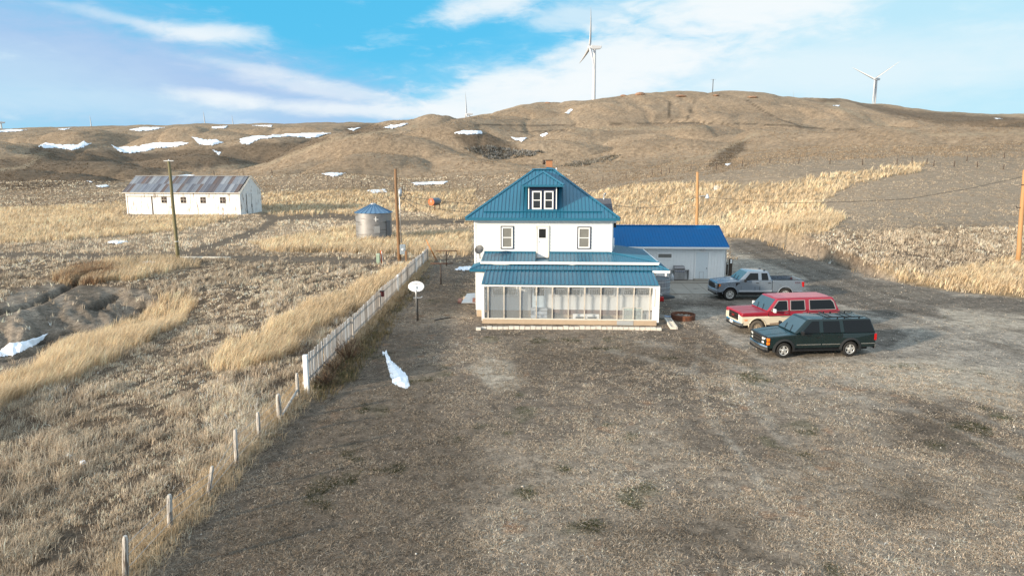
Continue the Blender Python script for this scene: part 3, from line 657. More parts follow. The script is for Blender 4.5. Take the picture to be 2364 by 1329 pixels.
def build_grass():
    r = np.random.default_rng(77)
    # field left of the fence, hillside and meadow
    X, Y = scatter(240000, 11.5, 70, 1.0, seed=21); A = areas(X, Y)
    pr = (1 - A['yard']) * (1 - A['drive']) * (1 - 0.96 * A['rock']) * (1 - 0.97 * A['track']) * (1 - 0.75 * A['gold']) * (0.12 + 0.95 * sstep(fbm(X / 0.55, Y / 0.75, 3, 101), 0.41, 0.57))
    k = (r.random(len(X)) < pr) & clear(X, Y); X, Y = X[k], Y[k]
    tone = fbm(X / 4.5, Y / 4.5, 3, 103); pal = np.array(STRAW)[r.integers(0, 5, len(X))] * ((0.62 + 0.75 * tone) * r.uniform(.62, 1.3, len(X)))[:, None]
    h = 0.13 + 0.24 * sstep(fbm(X / 2.8, Y / 2.8, 3, 105), 0.35, 0.70)
    # thicker fringe along the wire fence
    blades('field_grass', X, Y, 6, h, np.maximum(0.012, 0.00068 * Y), pal, 0.13, 0.55, 0.9, (0.14, 0.05), 23)
    t = r.random(5200); Yf = 12 + 52 * t; Xf = np.interp(Yf, [13, 63], [-8.3, -8.0]) + r.normal(0, 0.28, 5200)
    blades('fence_line_grass', Xf, Yf, 6, 0.36, np.maximum(0.012, 0.0006 * Yf), np.array(GOLDC)[r.integers(0, 5, 5200)] * 0.82, 0.10, 0.5, 0.8, (0.1, -0.1), 25)
    # tall golden stands
    X, Y = scatter(330000, 20, 180, 1.3, seed=31); A = areas(X, Y)
    pr = sstep(A['gold'], 0.25, 0.8) * (1 - A['yard']) * (1 - 0.95 * A['track']) * (1 - A['drive']) * (0.35 + 0.75 * sstep(fbm(X / 2.4, Y / 2.4, 3, 111), 0.36, 0.6)) * (1 - 0.9 * A['rut'])
    k = (r.random(len(X)) < pr) & clear(X, Y); X, Y = X[k], Y[k]
    h = (0.42 + 0.42 * fbm(X / 6, Y / 6, 3, 113)) * np.where((X > 18) & (Y < 72), 0.62, 1.0)
    tone = fbm(X / 7, Y / 7, 3, 115); pal = np.array(GOLDC)[r.integers(0, 5, len(X))] * ((0.72 + 0.55 * tone) * r.uniform(.7, 1.25, len(X)))[:, None]
    blades('tall_golden_grass', X, Y, 5, h, np.maximum(0.013, 0.00062 * Y), pal, 0.16, 0.26, 0.7, (0.28, 0.05), 33)
    # meadow and hillside between
    X, Y = scatter(170000, 44, 230, 1.2, seed=41); A = areas(X, Y)
    pr = (1 - A['yard']) * (1 - A['drive'] * (1 - A['slope'])) * (1 - A['rock']) * (1 - 0.97 * A['track']) * (1 - A['gold']) * (1 - 0.8 * A['rut']) * (0.10 + sstep(fbm(X / 1.3, Y / 1.7, 3, 121), 0.42, 0.60)) * np.where((Y < 66) & (X < 12), 0, 1) * np.where((X > 18) & (Y > 68), 0.55, 1)
    k = (r.random(len(X)) < pr) & clear(X, Y); X, Y = X[k], Y[k]
    tone = fbm(X / 9, Y / 9, 3, 123); pal = np.array(STRAW)[r.integers(0, 5, len(X))] * (0.55 + 0.75 * tone)[:, None]
    pal = np.where(((X > 18) & (Y > 68))[:, None], pal * 0.45 + np.array((0.17, 0.135, 0.098)), pal)
    hh = (0.20 + 0.22 * tone) * np.where((X > 18) & (Y > 70), 0.45, 1.0)
    blades('meadow_grass', X, Y, 4, hh, np.maximum(0.03, 0.0007 * Y), pal, 0.22, 0.4, 0.7, (0.2, 0.0), 43)
    # short dead turf of the yard: curled pale flecks
    X, Y = scatter(480000, 11.5, 66, 1.15, seed=51); A = areas(X, Y)
    pr = A['yard'] * (1 - 0.93 * A['drive']) * (0.12 + 0.95 * sstep(fbm(X / 0.5, Y / 0.5, 3, 131), 0.42, 0.62)) * (0.55 + 0.6 * sstep(fbm(X / 6, Y / 6, 3, 133), 0.38, 0.6)) * (1 - 0.7 * A['mud'])
    k = (r.random(len(X)) < pr) & clear(X, Y); X, Y = X[k], Y[k]
    tone = fbm(X / 3, Y / 3, 3, 135); pal = np.array(GREYS)[r.integers(0, 5, len(X))] * ((0.62 + 0.72 * tone) * r.uniform(.65, 1.2, len(X)))[:, None]
    grn = (fbm(X / 1.7, Y / 1.7, 3, 85) > 0.76) & (r.random(len(X)) < 0.6); pal[grn] = np.array(GREEN)[r.integers(0, 3, grn.sum())]
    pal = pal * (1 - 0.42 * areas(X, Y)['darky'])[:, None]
    blades('turf_grass', X, Y, 3, 0.055 + 0.035 * tone, np.maximum(0.013, 0.00066 * Y), pal, 0.07, 0.9, 1.4, (0.1, 0.0), 53, flat=0.5)
build_grass()

# ---------------------------------------------------------------- stones on the gravel and in the yard (uncountable)
def build_gravel():
    r = np.random.default_rng(5); X, Y = scatter(100000, 12, 75, 1.1, seed=61); A = areas(X, Y)
    pr = 0.75 * A['drive'] * (1 - A['slope']) + 0.035 * A['yard'] + 0.02
    pr = np.where(A['gold'] + A['rock'] > 0.5, 0, pr) * np.where(X < -8, 0.05, 1)
    k = (r.random(len(X)) < pr) & clear(X, Y); X, Y = X[k], Y[k]; n = len(X)
    s = (0.010 + 0.016 * r.random(n) ** 3 + 0.03 * (r.random(n) > 0.996)) * np.maximum(1, Y / 40)
    base = np.array([(1, 0, 0), (0, 1, 0), (-1, 0, 0), (0, -1, 0), (0, 0, 0.8), (0, 0, -0.6)], float)
    a = r.random(n) * 6.28; ca, sa = np.cos(a), np.sin(a); st = 0.6 + 0.8 * r.random((n, 1, 3))
    v = base[None] * st * s[:, None, None]; vx = v[..., 0] * ca[:, None] - v[..., 1] * sa[:, None]; vy = v[..., 0] * sa[:, None] + v[..., 1] * ca[:, None]
    V = np.stack([vx + X[:, None], vy + Y[:, None], v[..., 2] + (hgt(X, Y) + 0.2 * s)[:, None]], -1)
    tri = np.array([(0, 1, 4), (1, 2, 4), (2, 3, 4), (3, 0, 4), (1, 0, 5), (2, 1, 5), (3, 2, 5), (0, 3, 5)])
    c = np.array([(0.42, 0.38, 0.33), (0.30, 0.26, 0.22), (0.60, 0.57, 0.52), (0.24, 0.20, 0.165), (0.40, 0.31, 0.23)])[r.integers(0, 5, n)] * (0.7 + 0.6 * r.random((n, 1)))
    o = set_mesh('gravel', V.reshape(-1, 3), [(np.arange(n)[:, None, None] * 6 + tri[None]).reshape(-1, 3)], np.repeat(c, 6, 0), [vmat('stone', 0.9)], False); tag(o, kind='stuff')
build_gravel()
# ---------------------------------------------------------------- building pieces
def V3(*a): return Vector(a)
YAW = R(2.9)                                   # the house stands a little turned to the view
_cy, _sy = math.cos(YAW), math.sin(YAW)
def hray(px, py):
    r = _ray(px, py); return Vector((r[0] * _cy - r[1] * _sy, r[0] * _sy + r[1] * _cy, r[2]))
def hat(px, py, Y):
    r = hray(px, py); t = Y / r.y; return r.x * t, H + r.z * t
def h2w(x, y, z=0.0): return (x * _cy + y * _sy, -x * _sy + y * _cy, z)
def hit(px, py, P, N):
    r = hray(px, py); o = Vector((0, 0, H)); P = Vector(P); N = Vector(N)
    return o + r * ((P - o).dot(N) / r.dot(N))
def clap_front(mb, x0, x1, z0, z1, y, step=0.19, lip=0.020):
    """lapped boards on a wall facing the viewer (-y)"""
    z = z0
    while z < z1 - 1e-4:
        t = min(z + step, z1)
        mb.add([(x0, y - lip, z), (x1, y - lip, z), (x1, y, t), (x0, y, t)], [(0, 1, 2, 3)])
        mb.add([(x0, y, z), (x1, y, z), (x1, y - lip, z), (x0, y - lip, z)], [(0, 1, 2, 3)]); z = t
def clap_side(mb, y0, y1, z0, z1, x, sgn, step=0.19, lip=0.020):
    z = z0
    while z < z1 - 1e-4:
        t = min(z + step, z1)
        mb.add([(x + sgn * lip, y0, z), (x + sgn * lip, y1, z), (x, y1, t), (x, y0, t)], [(0, 1, 2, 3)])
        mb.add([(x, y0, z), (x, y1, z), (x + sgn * lip, y1, z), (x + sgn * lip, y0, z)], [(0, 1, 2, 3)]); z = t
def rib_roof(mb, poly, up, spacing=0.22, rh=0.034, rw=0.036, th=0.03, minor=True, phase=0.5, col=None):
    """sheet-metal roof plane: a slab with standing ribs running up the slope"""
    P = [Vector(p) for p in poly]; n = (P[1] - P[0]).cross(P[2] - P[0]).normalized()
    if n.z < 0: n = -n
    u = Vector(up); u = (u - n * u.dot(n)).normalized(); s = u.cross(n).normalized(); o = P[0]
    q = [((p - o).dot(s), (p - o).dot(u)) for p in P]; N = len(P)
    mb.add(P + [p - n * th for p in P], [tuple(range(N)), tuple(range(2 * N - 1, N - 1, -1))] + [(i, i + N, (i + 1) % N + N, (i + 1) % N) for i in range(N)], col)
    lo = min(a for a, b in q); hi = max(a for a, b in q); x = lo + spacing * phase; k = 0
    while x < hi - 0.01:
        ys = []
        for i in range(N):
            (a, b), (c, d) = q[i], q[(i + 1) % N]
            if (a - x) * (c - x) < 0: ys.append(b + (d - b) * (x - a) / (c - a))
        if len(ys) >= 2:
            y0, y1 = min(ys) + 0.004, max(ys) - 0.03
            if y1 - y0 > 0.05:
                A = o + s * x + u * y0; B = o + s * x + u * y1
                sw = s * rw / 2; tp = n * rh; tw = s * rw * 0.28
                v = [A - sw, A - tw + tp, A + tw + tp, A + sw, B - sw, B - tw + tp, B + tw + tp, B + sw]
                mb.add(v, [(0, 1, 5, 4), (1, 2, 6, 5), (2, 3, 7, 6), (0, 3, 2, 1), (4, 5, 6, 7)], col)
        x += spacing
def ridge_cap(mb, a, b, w=0.13, h=0.03):
    a = Vector(a); b = Vector(b); d = (b - a).normalized(); s = d.cross(Vector((0, 0, 1))).normalized(); n = s.cross(d)
    v = []
    for p in (a, b): v += [p - s * w - n * 0.03, p + n * h, p + s * w - n * 0.03, p - n * 0.035]
    mb.add(v, [(0, 1, 5, 4), (1, 2, 6, 5), (2, 3, 7, 6), (3, 0, 4, 7), (0, 3, 2, 1), (4, 5, 6, 7)])
def window(par, org, x0, x1, z0, z1, y, trim=M_NAVY, tw=0.06, fw=0.07, glassm=None, double=True, name='window', slider=False):
    """sash window in a wall facing the viewer: white sash > dark trim, pane"""
    f = MB(); a0, a1, b0, b1 = x0 + tw, x1 - tw, z0 + tw, z1 - tw
    yy = y - 0.045
    f.box(a0, a0 + fw, yy, y, b0, b1).box(a1 - fw, a1, yy, y, b0, b1).box(a0 + fw, a1 - fw, yy, y, b0, b0 + fw).box(a0 + fw, a1 - fw, yy, y, b1 - fw, b1)
    if double: zm = (b0 + b1) / 2; f.box(a0 + fw, a1 - fw, yy + 0.006, y, zm - fw * 0.32, zm + fw * 0.32)
    if slider: xm = (a0 + a1) / 2; f.box(xm - fw * 0.4, xm + fw * 0.4, yy + 0.006, y, b0 + fw, b1 - fw)
    w = f.build(name, M_TRIMW, par, org)
    if trim is not None:
        t = MB(); yt = y - 0.03
        t.box(x0, a0, yt, y, z0, z1).box(a1, x1, yt, y, z0, z1).box(a0, a1, yt, y, z0, b0).box(a0, a1, yt, y, b1, z1)
        t.build('trim', trim, w, org)
    p = MB(); p.box(a0 + fw * 0.9, a1 - fw * 0.9, y - 0.016, y - 0.004, b0 + fw * 0.9, b1 - fw * 0.9); p.build('pane', glassm or M_BLIND, w, org)
    return w

# ---------------------------------------------------------------- the farmhouse
def build_house():
    YW, YE, YL, YP = 41.15, 40.6, 39.35, 37.6      # depths of upper wall, eave, lower wall, porch front
    XX = lambda px, py, Y: hat(px, py, Y)[0]; ZZ = lambda py, Y, px=1280: hat(px, py, Y)[1]
    O = (0.0, YW, 0.0)
    root = thing('farmhouse', h2w(*O), 'white two storey farmhouse with teal ribbed metal roofs and a glassed porch', 'house', rotz=-YAW)
    def part(mb, name, m, par=root, **k): return mb.build(name, m, par, O, **k)
    X0, X1 = XX(1096, 510, YW), XX(1412, 510, YW); YB = YW + 7.7; ZE = ZZ(503.4, YE); YR = YE + 4.4; ZR = ZZ(391.5, YR); RX0, RX1 = XX(1232, 391, YR), XX(1279, 391, YR)
    EX0, EX1, EYB = XX(1074, 504, YE), XX(1432, 504, YE), YB + 0.55; WT = ZE - 0.16; LX0 = XX(1098, 650, YL)
    # upper storey
    m = MB(); clap_front(m, X0, X1, 2.9, WT, YW, 0.2); clap_side(m, YW, YB, 2.9, WT, X1, 1, 0.2); clap_side(m, YW, YB, 0.35, WT, X0, -1, 0.2)
    m.box(X0 + 0.02, X1 - 0.02, YW + 0.03, YB, 2.4, WT); part(m, 'upper_wall', M_WHITE)
    for x in (X0, X1): part(MB().box(x - 0.05, x + 0.05, YW - 0.035, YW + 0.05, 2.9, WT), 'corner_board', M_TRIMW)
    m = MB(); m.box(EX0 + 0.05, EX1 - 0.05, YE + 0.05, EYB - 0.05, WT + .01, WT + .04); part(m, 'soffit', M_TRIMW)
    # hip roof
    A, B, C, D = V3(EX0, YE, ZE), V3(EX1, YE, ZE), V3(EX1, EYB, ZE), V3(EX0, EYB, ZE); E1, E2 = V3(RX0, YR, ZR), V3(RX1, YR, ZR)
    m = MB(); rib_roof(m, [A, B, E2, E1], (0, 1, 1)); rib_roof(m, [B, C, E2], (-1, 0, 1)); rib_roof(m, [C, D, E1, E2], (0, -1, 1)); rib_roof(m, [D, A, E1], (1, 0, 1))
    roof = part(m, 'main_roof', M_TEAL)
    m = MB()
    for a, b in ((A, E1), (B, E2), (C, E2), (D, E1), (E1 - V3(.1, 0, 0), E2 + V3(.1, 0, 0))): ridge_cap(m, a + V3(0, 0, .035), b + V3(0, 0, .035), 0.12)
    part(m, 'ridge_cap', M_TEALT, roof)
    m = MB(); z0, z1 = WT, ZE - .005
    m.box(EX0, EX1, YE, YE + 0.03, z0, z1).box(EX0, EX1, EYB - 0.03, EYB, z0, z1).box(EX0, EX0 + 0.03, YE + .03, EYB - .03, z0, z1).box(EX1 - 0.03, EX1, YE + .03, EYB - .03, z0, z1)
    part(m, 'fascia', M_TEALT, roof)
    Nf = V3(0, -(ZR - ZE), YR - YE).normalized()
    g0 = hit(1117, 489.5, A, Nf); g1 = hit(1390, 489.5, A, Nf)
    m = MB(); m.bar(g0 + Nf * 0.04, g1 + Nf * 0.04, 0.05, 0.075, up=Nf); part(m, 'snow_guard', M_TEALT, roof)
    # dormer
    b0 = hit(1252, 485, A, Nf); yd = b0.y - 0.02; zb = b0.z
    roofz = lambda y: ZE + (y - YE) * (ZR - ZE) / (YR - YE); roofy = lambda z: YE + (z - ZE) * (YR - YE) / (ZR - ZE)
    dx0, dx1, zt = XX(1220.5, 460, yd), XX(1284.3, 460, yd), ZZ(432, yd)
    m = MB(); m.add([(dx0, yd, zb - .03), (dx1, yd, zb - .03), (dx1, yd, zt), (dx0, yd, zt), (dx0, roofy(zt), zt), (dx1, roofy(zt), zt)], [(0, 1, 2, 3), (0, 3, 4), (1, 5, 2), (3, 2, 5, 4)])
    dorm = part(m, 'dormer', M_NAVY)
    for x in (dx0, dx1): part(MB().box(x - 0.028, x + 0.028, yd - 0.03, yd - 0.001, zb + 0.06, zt), 'corner_trim', M_TRIMW, dorm)
    m = MB(); m.box(dx0 - 0.06, dx1 + 0.06, yd - 0.05, yd + 0.03, zb - 0.06, zb + 0.05); part(m, 'flashing', M_TEALT, dorm)
    ey = yd - 0.36; exl, exr = XX(1204, 428, ey), XX(1302, 428, ey); ze = ZZ(427, ey); pk = V3(XX(1254, 395.5, ey + 1.25), ey + 1.25, 0); pk.z = ZZ(396, pk.y)
    P0, P1 = V3(exl, ey, ze), V3(exr, ey, ze); Pb = V3(pk.x, roofy(pk.z) if pk.z < ZR else YR, pk.z)
    Pl, Pr = V3(exl, roofy(ze), ze), V3(exr, roofy(ze), ze)
    m = MB(); rib_roof(m, [P0, P1, pk], (0, 1, 1), th=0.025); rib_roof(m, [P0, pk, Pb, Pl], (1, 0, 1), th=0.025); rib_roof(m, [P1, Pr, Pb, pk], (-1, 0, 1), th=0.025)
    ridge_cap(m, P0 + V3(0, 0, .03), pk + V3(0, 0, .03), 0.10); ridge_cap(m, P1 + V3(0, 0, .03), pk + V3(0, 0, .03), 0.10); ridge_cap(m, pk + V3(0, 0, .03), Pb + V3(0, 0, .03), 0.10)
    part(m, 'dormer_roof', M_TEAL, dorm)
    zf = ZZ(431.5, ey); m = MB(); m.box(exl + .02, exr - .02, ey - 0.004, ey + 0.03, zf, ze - .005).box(exl + .02, exl + .05, ey + .03, roofy(zf), zf, ze - .005).box(exr - .05, exr - .02, ey + .03, roofy(zf), zf, ze - .005).box(exl + .05, exr - .05, ey + .03, yd, zf + .005, zf + .03)
    part(m, 'dormer_fascia', M_TEALT, dorm)
    for (a, b) in ((1228.4, 1250.0), (1256.2, 1277.4)):
        xa, zt_ = hat(a, 441, yd); xb, zb_ = hat(b, 483, yd)
        window(root, O, xa - .001, xb, zb_, zt_, yd - 0.012, None, 0.0, 0.075, M_DARKG, name='dormer_window')
    # upper windows and the door that opens on the porch roof
    for (a, b, t, u) in ((1156.0, 1186.0, 521.4, 574.6), (1333.0, 1363.6, 523, 574.6)):
        xa, zt_ = hat(a, t, YW); xb, zb_ = hat(b, u, YW); window(root, O, xa, xb, zb_, zt_, YW - 0.024)
    xa, zt_ = hat(1238.2, 521, YW); xb, zb_ = hat(1267.5, 594, YW)
    m = MB(); m.box(xa + .07, xb - .07, YW - .05, YW - 0.021, zb_ + 0.03, zt_ - 0.07); door = part(m, 'upper_door', M_TRIMW)
    m = MB(); m.box(xa, xa + .065, YW - .07, YW - .014, zb_, zt_).box(xb - .065, xb, YW - .07, YW - .014, zb_, zt_).box(xa + .065, xb - .065, YW - .07, YW - .014, zt_ - .065, zt_).box(xa + .065, xb - .065, YW - .09, YW - .014, zb_ - .02, zb_ + 0.025)
    part(m, 'door_frame', M_OLDW, door)
    wx0, wz1 = hat(1244, 528, YW); wx1, wz0 = hat(1260, 549, YW)
    m = MB(); m.box(wx0, wx1, YW - .058, YW - .051, wz0, wz1); part(m, 'door_pane', M_DARKG, door)
    m = MB(); m.lathe([(0.0, -.09), (.03, -.085), (.035, -.065), (.015, -.055), (.015, -.03)], (xa + .15, YW - .02, zb_ + .95), 'y', 10); part(m, 'door_knob', M_GALV, door)
    # lower storey (an older porch walled in) with its skirt roofs
    LX1 = XX(1512, 680, YL); LB = YW + 5.0; zT = ZZ(583, YW); YG = YW - 1.4; zG = ZZ(604, YG); Yp = YL - 0.2; zp = ZZ(622.5, Yp); zq = ZZ(612, YG - .04); zw = zp - .1
    m = MB(); clap_front(m, LX0, LX1, 0.42, zw, YL, 0.2); clap_side(m, YL, LB, 0.42, zw, LX1, 1, 0.2); m.box(LX0 + .04, LX1 - .02, YL + .03, LB - .02, 0.1, zw)
    clap_side(m, YL, YW, 0.42, zw, LX0, -1, 0.2)
    part(m, 'lower_wall', M_WHITE)
    m = MB(); m.box(LX0 + .05, LX1 - .05, YL + 0.02, YB - .1, -0.15, 0.42); part(m, 'foundation', M_PLINTH)
    m = MB(); m.box(XX(1264, 715, YL), LX1 - .02, YL - .035, YL - .015, ZZ(725, YL), ZZ(714, YL)); part(m, 'skirt_board', mat('bare_brown_board', (0.17, 0.105, 0.085), 0.8, var=0.35, scale=14, stretch=(.3, 1, 1)))
    AX, GX0, GX1 = XX(1118, 583, YW), XX(1110, 605, YG), XX(1520, 605, YG)
    a0, a1 = V3(AX, YW - .02, zT), V3(X1 + .04, YW - .02, zT); g0, g1 = V3(GX0, YG, zG), V3(GX1, YG, zG); kx = XX(1405, 600, YG)
    dl, dr_ = XX(1236.5, 596, YW - .6), XX(1268.5, 596, YW - .6)
    lerpv = lambda p, q, t: p + (q - p) * t
    tl = (dl - a0.x) / (a1.x - a0.x); tr = (dr_ - a0.x) / (a1.x - a0.x)
    m = MB()
    rib_roof(m, [g0, V3(dl, YG, zG), lerpv(a0, a1, tl), a0], (0, 1, 1), 0.22)
    rib_roof(m, [V3(dr_, YG, zG), V3(kx, YG, zG), V3(kx, YW - .02, zT), lerpv(a0, a1, tr)], (0, 1, 1), 0.22)
    rib_roof(m, [V3(kx, YG, zG), g1, a1, V3(kx, YW - .02, zT)], (0, 1, 1), 0.13, 0.016)
    rib_roof(m, [V3(dl, YG, zG - .03), V3(dr_, YG, zG - .03), V3(dr_, YW - .02, zG), V3(dl, YW - .02, zG)], (0, 1, 1), 5.0)
    rb1, rb0 = V3(GX1, LB + .4, zG), V3(X1 + .04, LB + .4, zT)
    rib_roof(m, [g1, rb1, rb0, a1], (-1, 0, 1), 0.15, 0.014)
    ridge_cap(m, a1 + V3(0, 0, .03), g1 + V3(0, 0, .03), 0.08)
    m.box(AX, dl, YW - .06, YW - .016, zT - .02, zT + .07).box(dr_, X1, YW - .06, YW - .016, zT - .02, zT + .07)
    skirt = part(m, 'porch_roof', M_TEAL)
    m = MB(); m.box(GX0 - .02, GX1 + .02, YG - .1, YG, zG - 0.14, zG - .005); m.box(GX1 + .02, GX1 + .08, YG, LB + .4, zG - .12, zG - .01)
    gut = part(m, 'gutter', M_TRIMW, skirt)
    QX0, QX1 = XX(1085, 623, Yp), XX(1545, 624, Yp)
    p0, p1 = V3(GX0 - .01, YG - .04, zq), V3(GX1 + .01, YG - .04, zq); q0, q1 = V3(QX0, Yp, zp), V3(QX1, Yp, zp)
    m = MB(); rib_roof(m, [q0, q1, p1, p0], (0, 1, 1), 0.22)
    rib_roof(m, [q0, p0, V3(GX0 - .01, YW + 2, zq), V3(QX0, YW + 2, zp)], (1, 0, 1), 0.22); rib_roof(m, [q1, V3(QX1, LB + .4, zp), V3(GX1 + .01, LB + .4, zq), p1], (-1, 0, 1), 0.22)
    ridge_cap(m, q0 + V3(0, 0, .03), p0 + V3(0, 0, .03), 0.06); ridge_cap(m, q1 + V3(0, 0, .03), p1 + V3(0, 0, .03), 0.06)
    pent = part(m, 'pent_roof', M_TEAL)
    f0, f1 = zp - .14, zp - .015
    m = MB(); m.box(QX0, QX0 + .9, Yp - .03, Yp, f0, f1).box(QX0 - .03, QX0, Yp - .03, YW + 2, f0, f1); part(m, 'fascia', M_TEALT, pent)
    m = MB(); m.box(QX1 - .95, QX1 + .03, Yp - .07, Yp, f0, f1).box(QX1, QX1 + .07, Yp, LB + .4, f0, f1).box(QX1 - .24, QX1 - .16, Yp - .1, Yp - .02, f0 - .18, f0); part(m, 'pent_gutter', M_TRIMW, pent)
    m = MB(); m.box(QX0 + .02, QX1 - .02, Yp, YL - .02, f0 - .01, f0 + .02).box(LX1 + .03, QX1 - .02, YL - .01, LB, f0 - .01, f0 + .02); part(m, 'pent_soffit', M_OLDW, pent)
    # glassed lean-to porch
    zs, zh = ZZ(736, YP), ZZ(662, YP); PX0, PX1 = XX(1112, 700, YP), XX(1522, 700, YP); Ye = YP - .18; ze3, zt3 = ZZ(656.5, Ye), ZZ(625, YL - .18); ht = ZZ(657.5, YP)
    t0, t1 = V3(XX(1120, 625, YL - .18), YL - .18, zt3), V3(XX(1507, 625, YL - .18), YL - .18, zt3); e0, e1 = V3(XX(1111, 656, Ye), Ye, ze3), V3(XX(1521, 657, Ye), Ye, ze3)
    m = MB(); rib_roof(m, [e0, e1, t1, t0], (0, 1, 1), 0.225, 0.042, 0.044); part(m, 'lean_to_roof', M_TEAL)
    porch = None
    m = MB(); m.box(PX0, PX1, YP - .05, YP + .08, zh, ht); m.box(PX0, PX0 + .06, YP + .08, YL - .05, zh, ht).box(PX1 - .06, PX1, YP + .08, YL - .05, zh, ht)
    porch = part(m, 'glass_porch', M_TRIMW)
    m = MB(); m.box(PX0 + .03, PX1 - .12, YP - .06, YP + .14, -0.1, zs - .03); m.box(PX0 + .03, PX0 + .2, YP + .14, YL, -.1, zs - .03); part(m, 'plinth', M_PLINTH, porch, bevel=0.012)
    xs_ = [hat(p, 700, YP)[0] for p in (1425.0, 1463.0)]
    m = MB(); m.box(xs_[0], xs_[1], YP - .075, YP - .061, -0.05, zs - .045); part(m, 'plinth_patch', mat('bluish_cement', (0.34, 0.36, 0.37), 0.85, var=0.2, scale=4), porch)
    m = MB(); m.box(PX0 + .02, PX1 - .10, YP - .07, YP + .09, zs - .03, zs + .02); part(m, 'sill', M_OLDW, porch)
    m = MB(); x0, x1 = hat(1112, 700, YP)[0], hat(1118, 700, YP)[0]; m.box(x0, x1, YP - .04, YP + .05, 0.17, zh)
    m.box(PX0, PX0 + .05, YP + .05, YL - .05, 0.17, zh + .02); part(m, 'end_wall', M_TRIMW, porch)
    m = MB(); x0 = hat(1506, 700, YP)[0]; m.box(x0, PX1, YP - .05, YP + .05, 0.17, zh).box(PX1 - .06, PX1, YP + .05, YL - .05, 0.17, zh + .02); part(m, 'end_wall', M_TRIMW, porch)
    m = MB(); m.box(x0 + .10, x0 + .15, YP - .06, YP - .051, 1.05, zh - .05); part(m, 'door_pull', M_GREYW, porch)
    for p in (1126.9, 1163.6, 1201.0, 1238.2, 1275.2, 1312.2, 1349.6, 1386.8, 1425.2, 1462.9, 1500.2):
        x = hat(p, 700, YP)[0]; m = MB(); b = 0.33
        m.box(x - .027, x + .027, YP - .03, YP + .05, zs + .02, zh)
        m.box(x - .04, x + .04, YP - .042, YP - .031, zh - .33, zh - .002)
        part(m, 'post', mat('bare_porch_post', (.52, .48, .42), .85, var=.3, scale=18, stretch=(1, 1, .2), stain=(10, .52, (.33, .28, .23), (1, 1, .2))), porch)
    m = MB(); m.box(PX0 + .16, PX1 - .52, YP + .055, YP + .061, zs + .02, zh); part(m, 'glazing', glass('porch_glass', (0.98, 0.99, 1.0), 0.88, 0.10), porch)
    # inside the porch
    for (a, b, dk) in ((1133.5, 1195.5, 0), (1277.0, 1341.5, 1), (1357.5, 1420.0, 1), (1437.5, 1501.0, 1)):
        xa, z0 = hat(a, 683.5, YL); xb, _ = hat(b, 683, YL)
        window(root, O, xa, xb, z0, z0 + 1.0, YL - .024, M_GREYW, 0.035, 0.05, M_DARKG if dk else M_BLIND, double=False, slider=True, name='porch_window')
    xa, _ = hat(1226, 700, YL); xb, _ = hat(1263, 700, YL)
    m = MB(); m.box(xa + .06, xb - .05, YL - .06, YL - .021, 0.62, 2.62); fd = part(m, 'front_door', mat('pale_blue_door', (0.52, 0.62, 0.70), 0.5, var=0.05))
    m = MB(); m.box(hat(1233, 700, YL)[0], hat(1256, 700, YL)[0], YL - .068, YL - .061, hat(1240, 682, YL)[1], 2.4); part(m, 'door_pane', M_DARKG, fd)
    m = MB(); m.box(xa, xa + .055, YL - .07, YL - .016, 0.6, 2.65); part(m, 'door_frame', M_NAVY, fd)
    m = MB()
    for k in range(4): m.box(xa + .02, xb, YL - .32 - .26 * (3 - k), YL - .02, 0.02 + .15 * k, 0.02 + .15 * (k + 1) - .004)
    part(m, 'front_steps', mat('blue_grey_steps', (0.36, 0.40, 0.45), 0.8, var=0.12))
    # chimney, pipes and the rear part
    yc = YR + 1.0; cx0, cx1 = XX(1260.5, 375, yc), XX(1275.5, 375, yc); czt = ZZ(369, yc)
    m = MB(); m.box(cx0, cx1, yc, yc + .45, ZR - .9, czt - .06); ch = part(m, 'chimney', M_BRICK, bevel=0.012)
    m = MB(); m.box(cx0 - .03, cx1 + .03, yc - .03, yc + .48, czt - .058, czt); m.tube([(cx0 - .14, yc + .1, czt - .3), (cx0 - .14, yc + .1, czt)], .085, 10); m.bar((cx0 - .14, yc + .1, czt - .2), (cx0, yc + .1, czt - .2), .03); part(m, 'cap', M_DARKI, ch)
    m = MB(); m.prism([(cx0 - .02, ZR - .05), (cx1 + .12, ZR - .1), (cx1 + .02, ZR + .12), (cx0 + .02, ZR + .17)], 'y', YR + .3, YR + .55); part(m, 'cricket', M_TEALT, roof)
    yv = YR + .8; m = MB(); m.tube([(XX(1284.3, 397, yv), yv, ZR - .9), (XX(1284.3, 397, yv), yv, ZZ(387.5, yv))], 0.045, 10); part(m, 'vent_pipe', M_TRIMW)
    yv = YW + 2.6; vx, vz = hat(1415.8, 567, yv); m = MB(); m.tube([(vx, yv, vz - .3), (vx, yv, ZZ(549, yv, 1416))], 0.06, 10).tube([(vx, yv, vz - .06), (vx, yv, vz)], .09, 10); part(m, 'vent_pipe', M_TRIMW)
    m = MB(); m.box(X1 + .0, X1 + .30, YW + .1, YW + .22, WT - .16, WT).box(X1 + .02, X1 + .13, YW + .1, YW + .2, zT + .1, WT - .16); part(m, 'downspout', M_TRIMW)
    m = MB(); m.box(X1 + .14, X1 + .36, YW + .8, YW + 1.0, WT - .5, WT - .2); part(m, 'black_box', M_BLACK)
    rx1 = XX(1417, 480, YB + .2); m = MB(); m.box(rx1 - 4.4, rx1 - .2, YB + .05, YB + 4.6, 0.0, ZZ(492, YB + .2)); part(m, 'rear_wall', M_WHITE)
    ra, rb = ZZ(494, YB + .2), ZZ(458, YB + 2.6)
    m = MB(); R0, R1, R2, R3 = V3(rx1 - 4.6, YB + .2, ra), V3(rx1, YB + .2, ra), V3(rx1, YB + 2.6, rb), V3(rx1 - 4.6, YB + 2.6, rb)
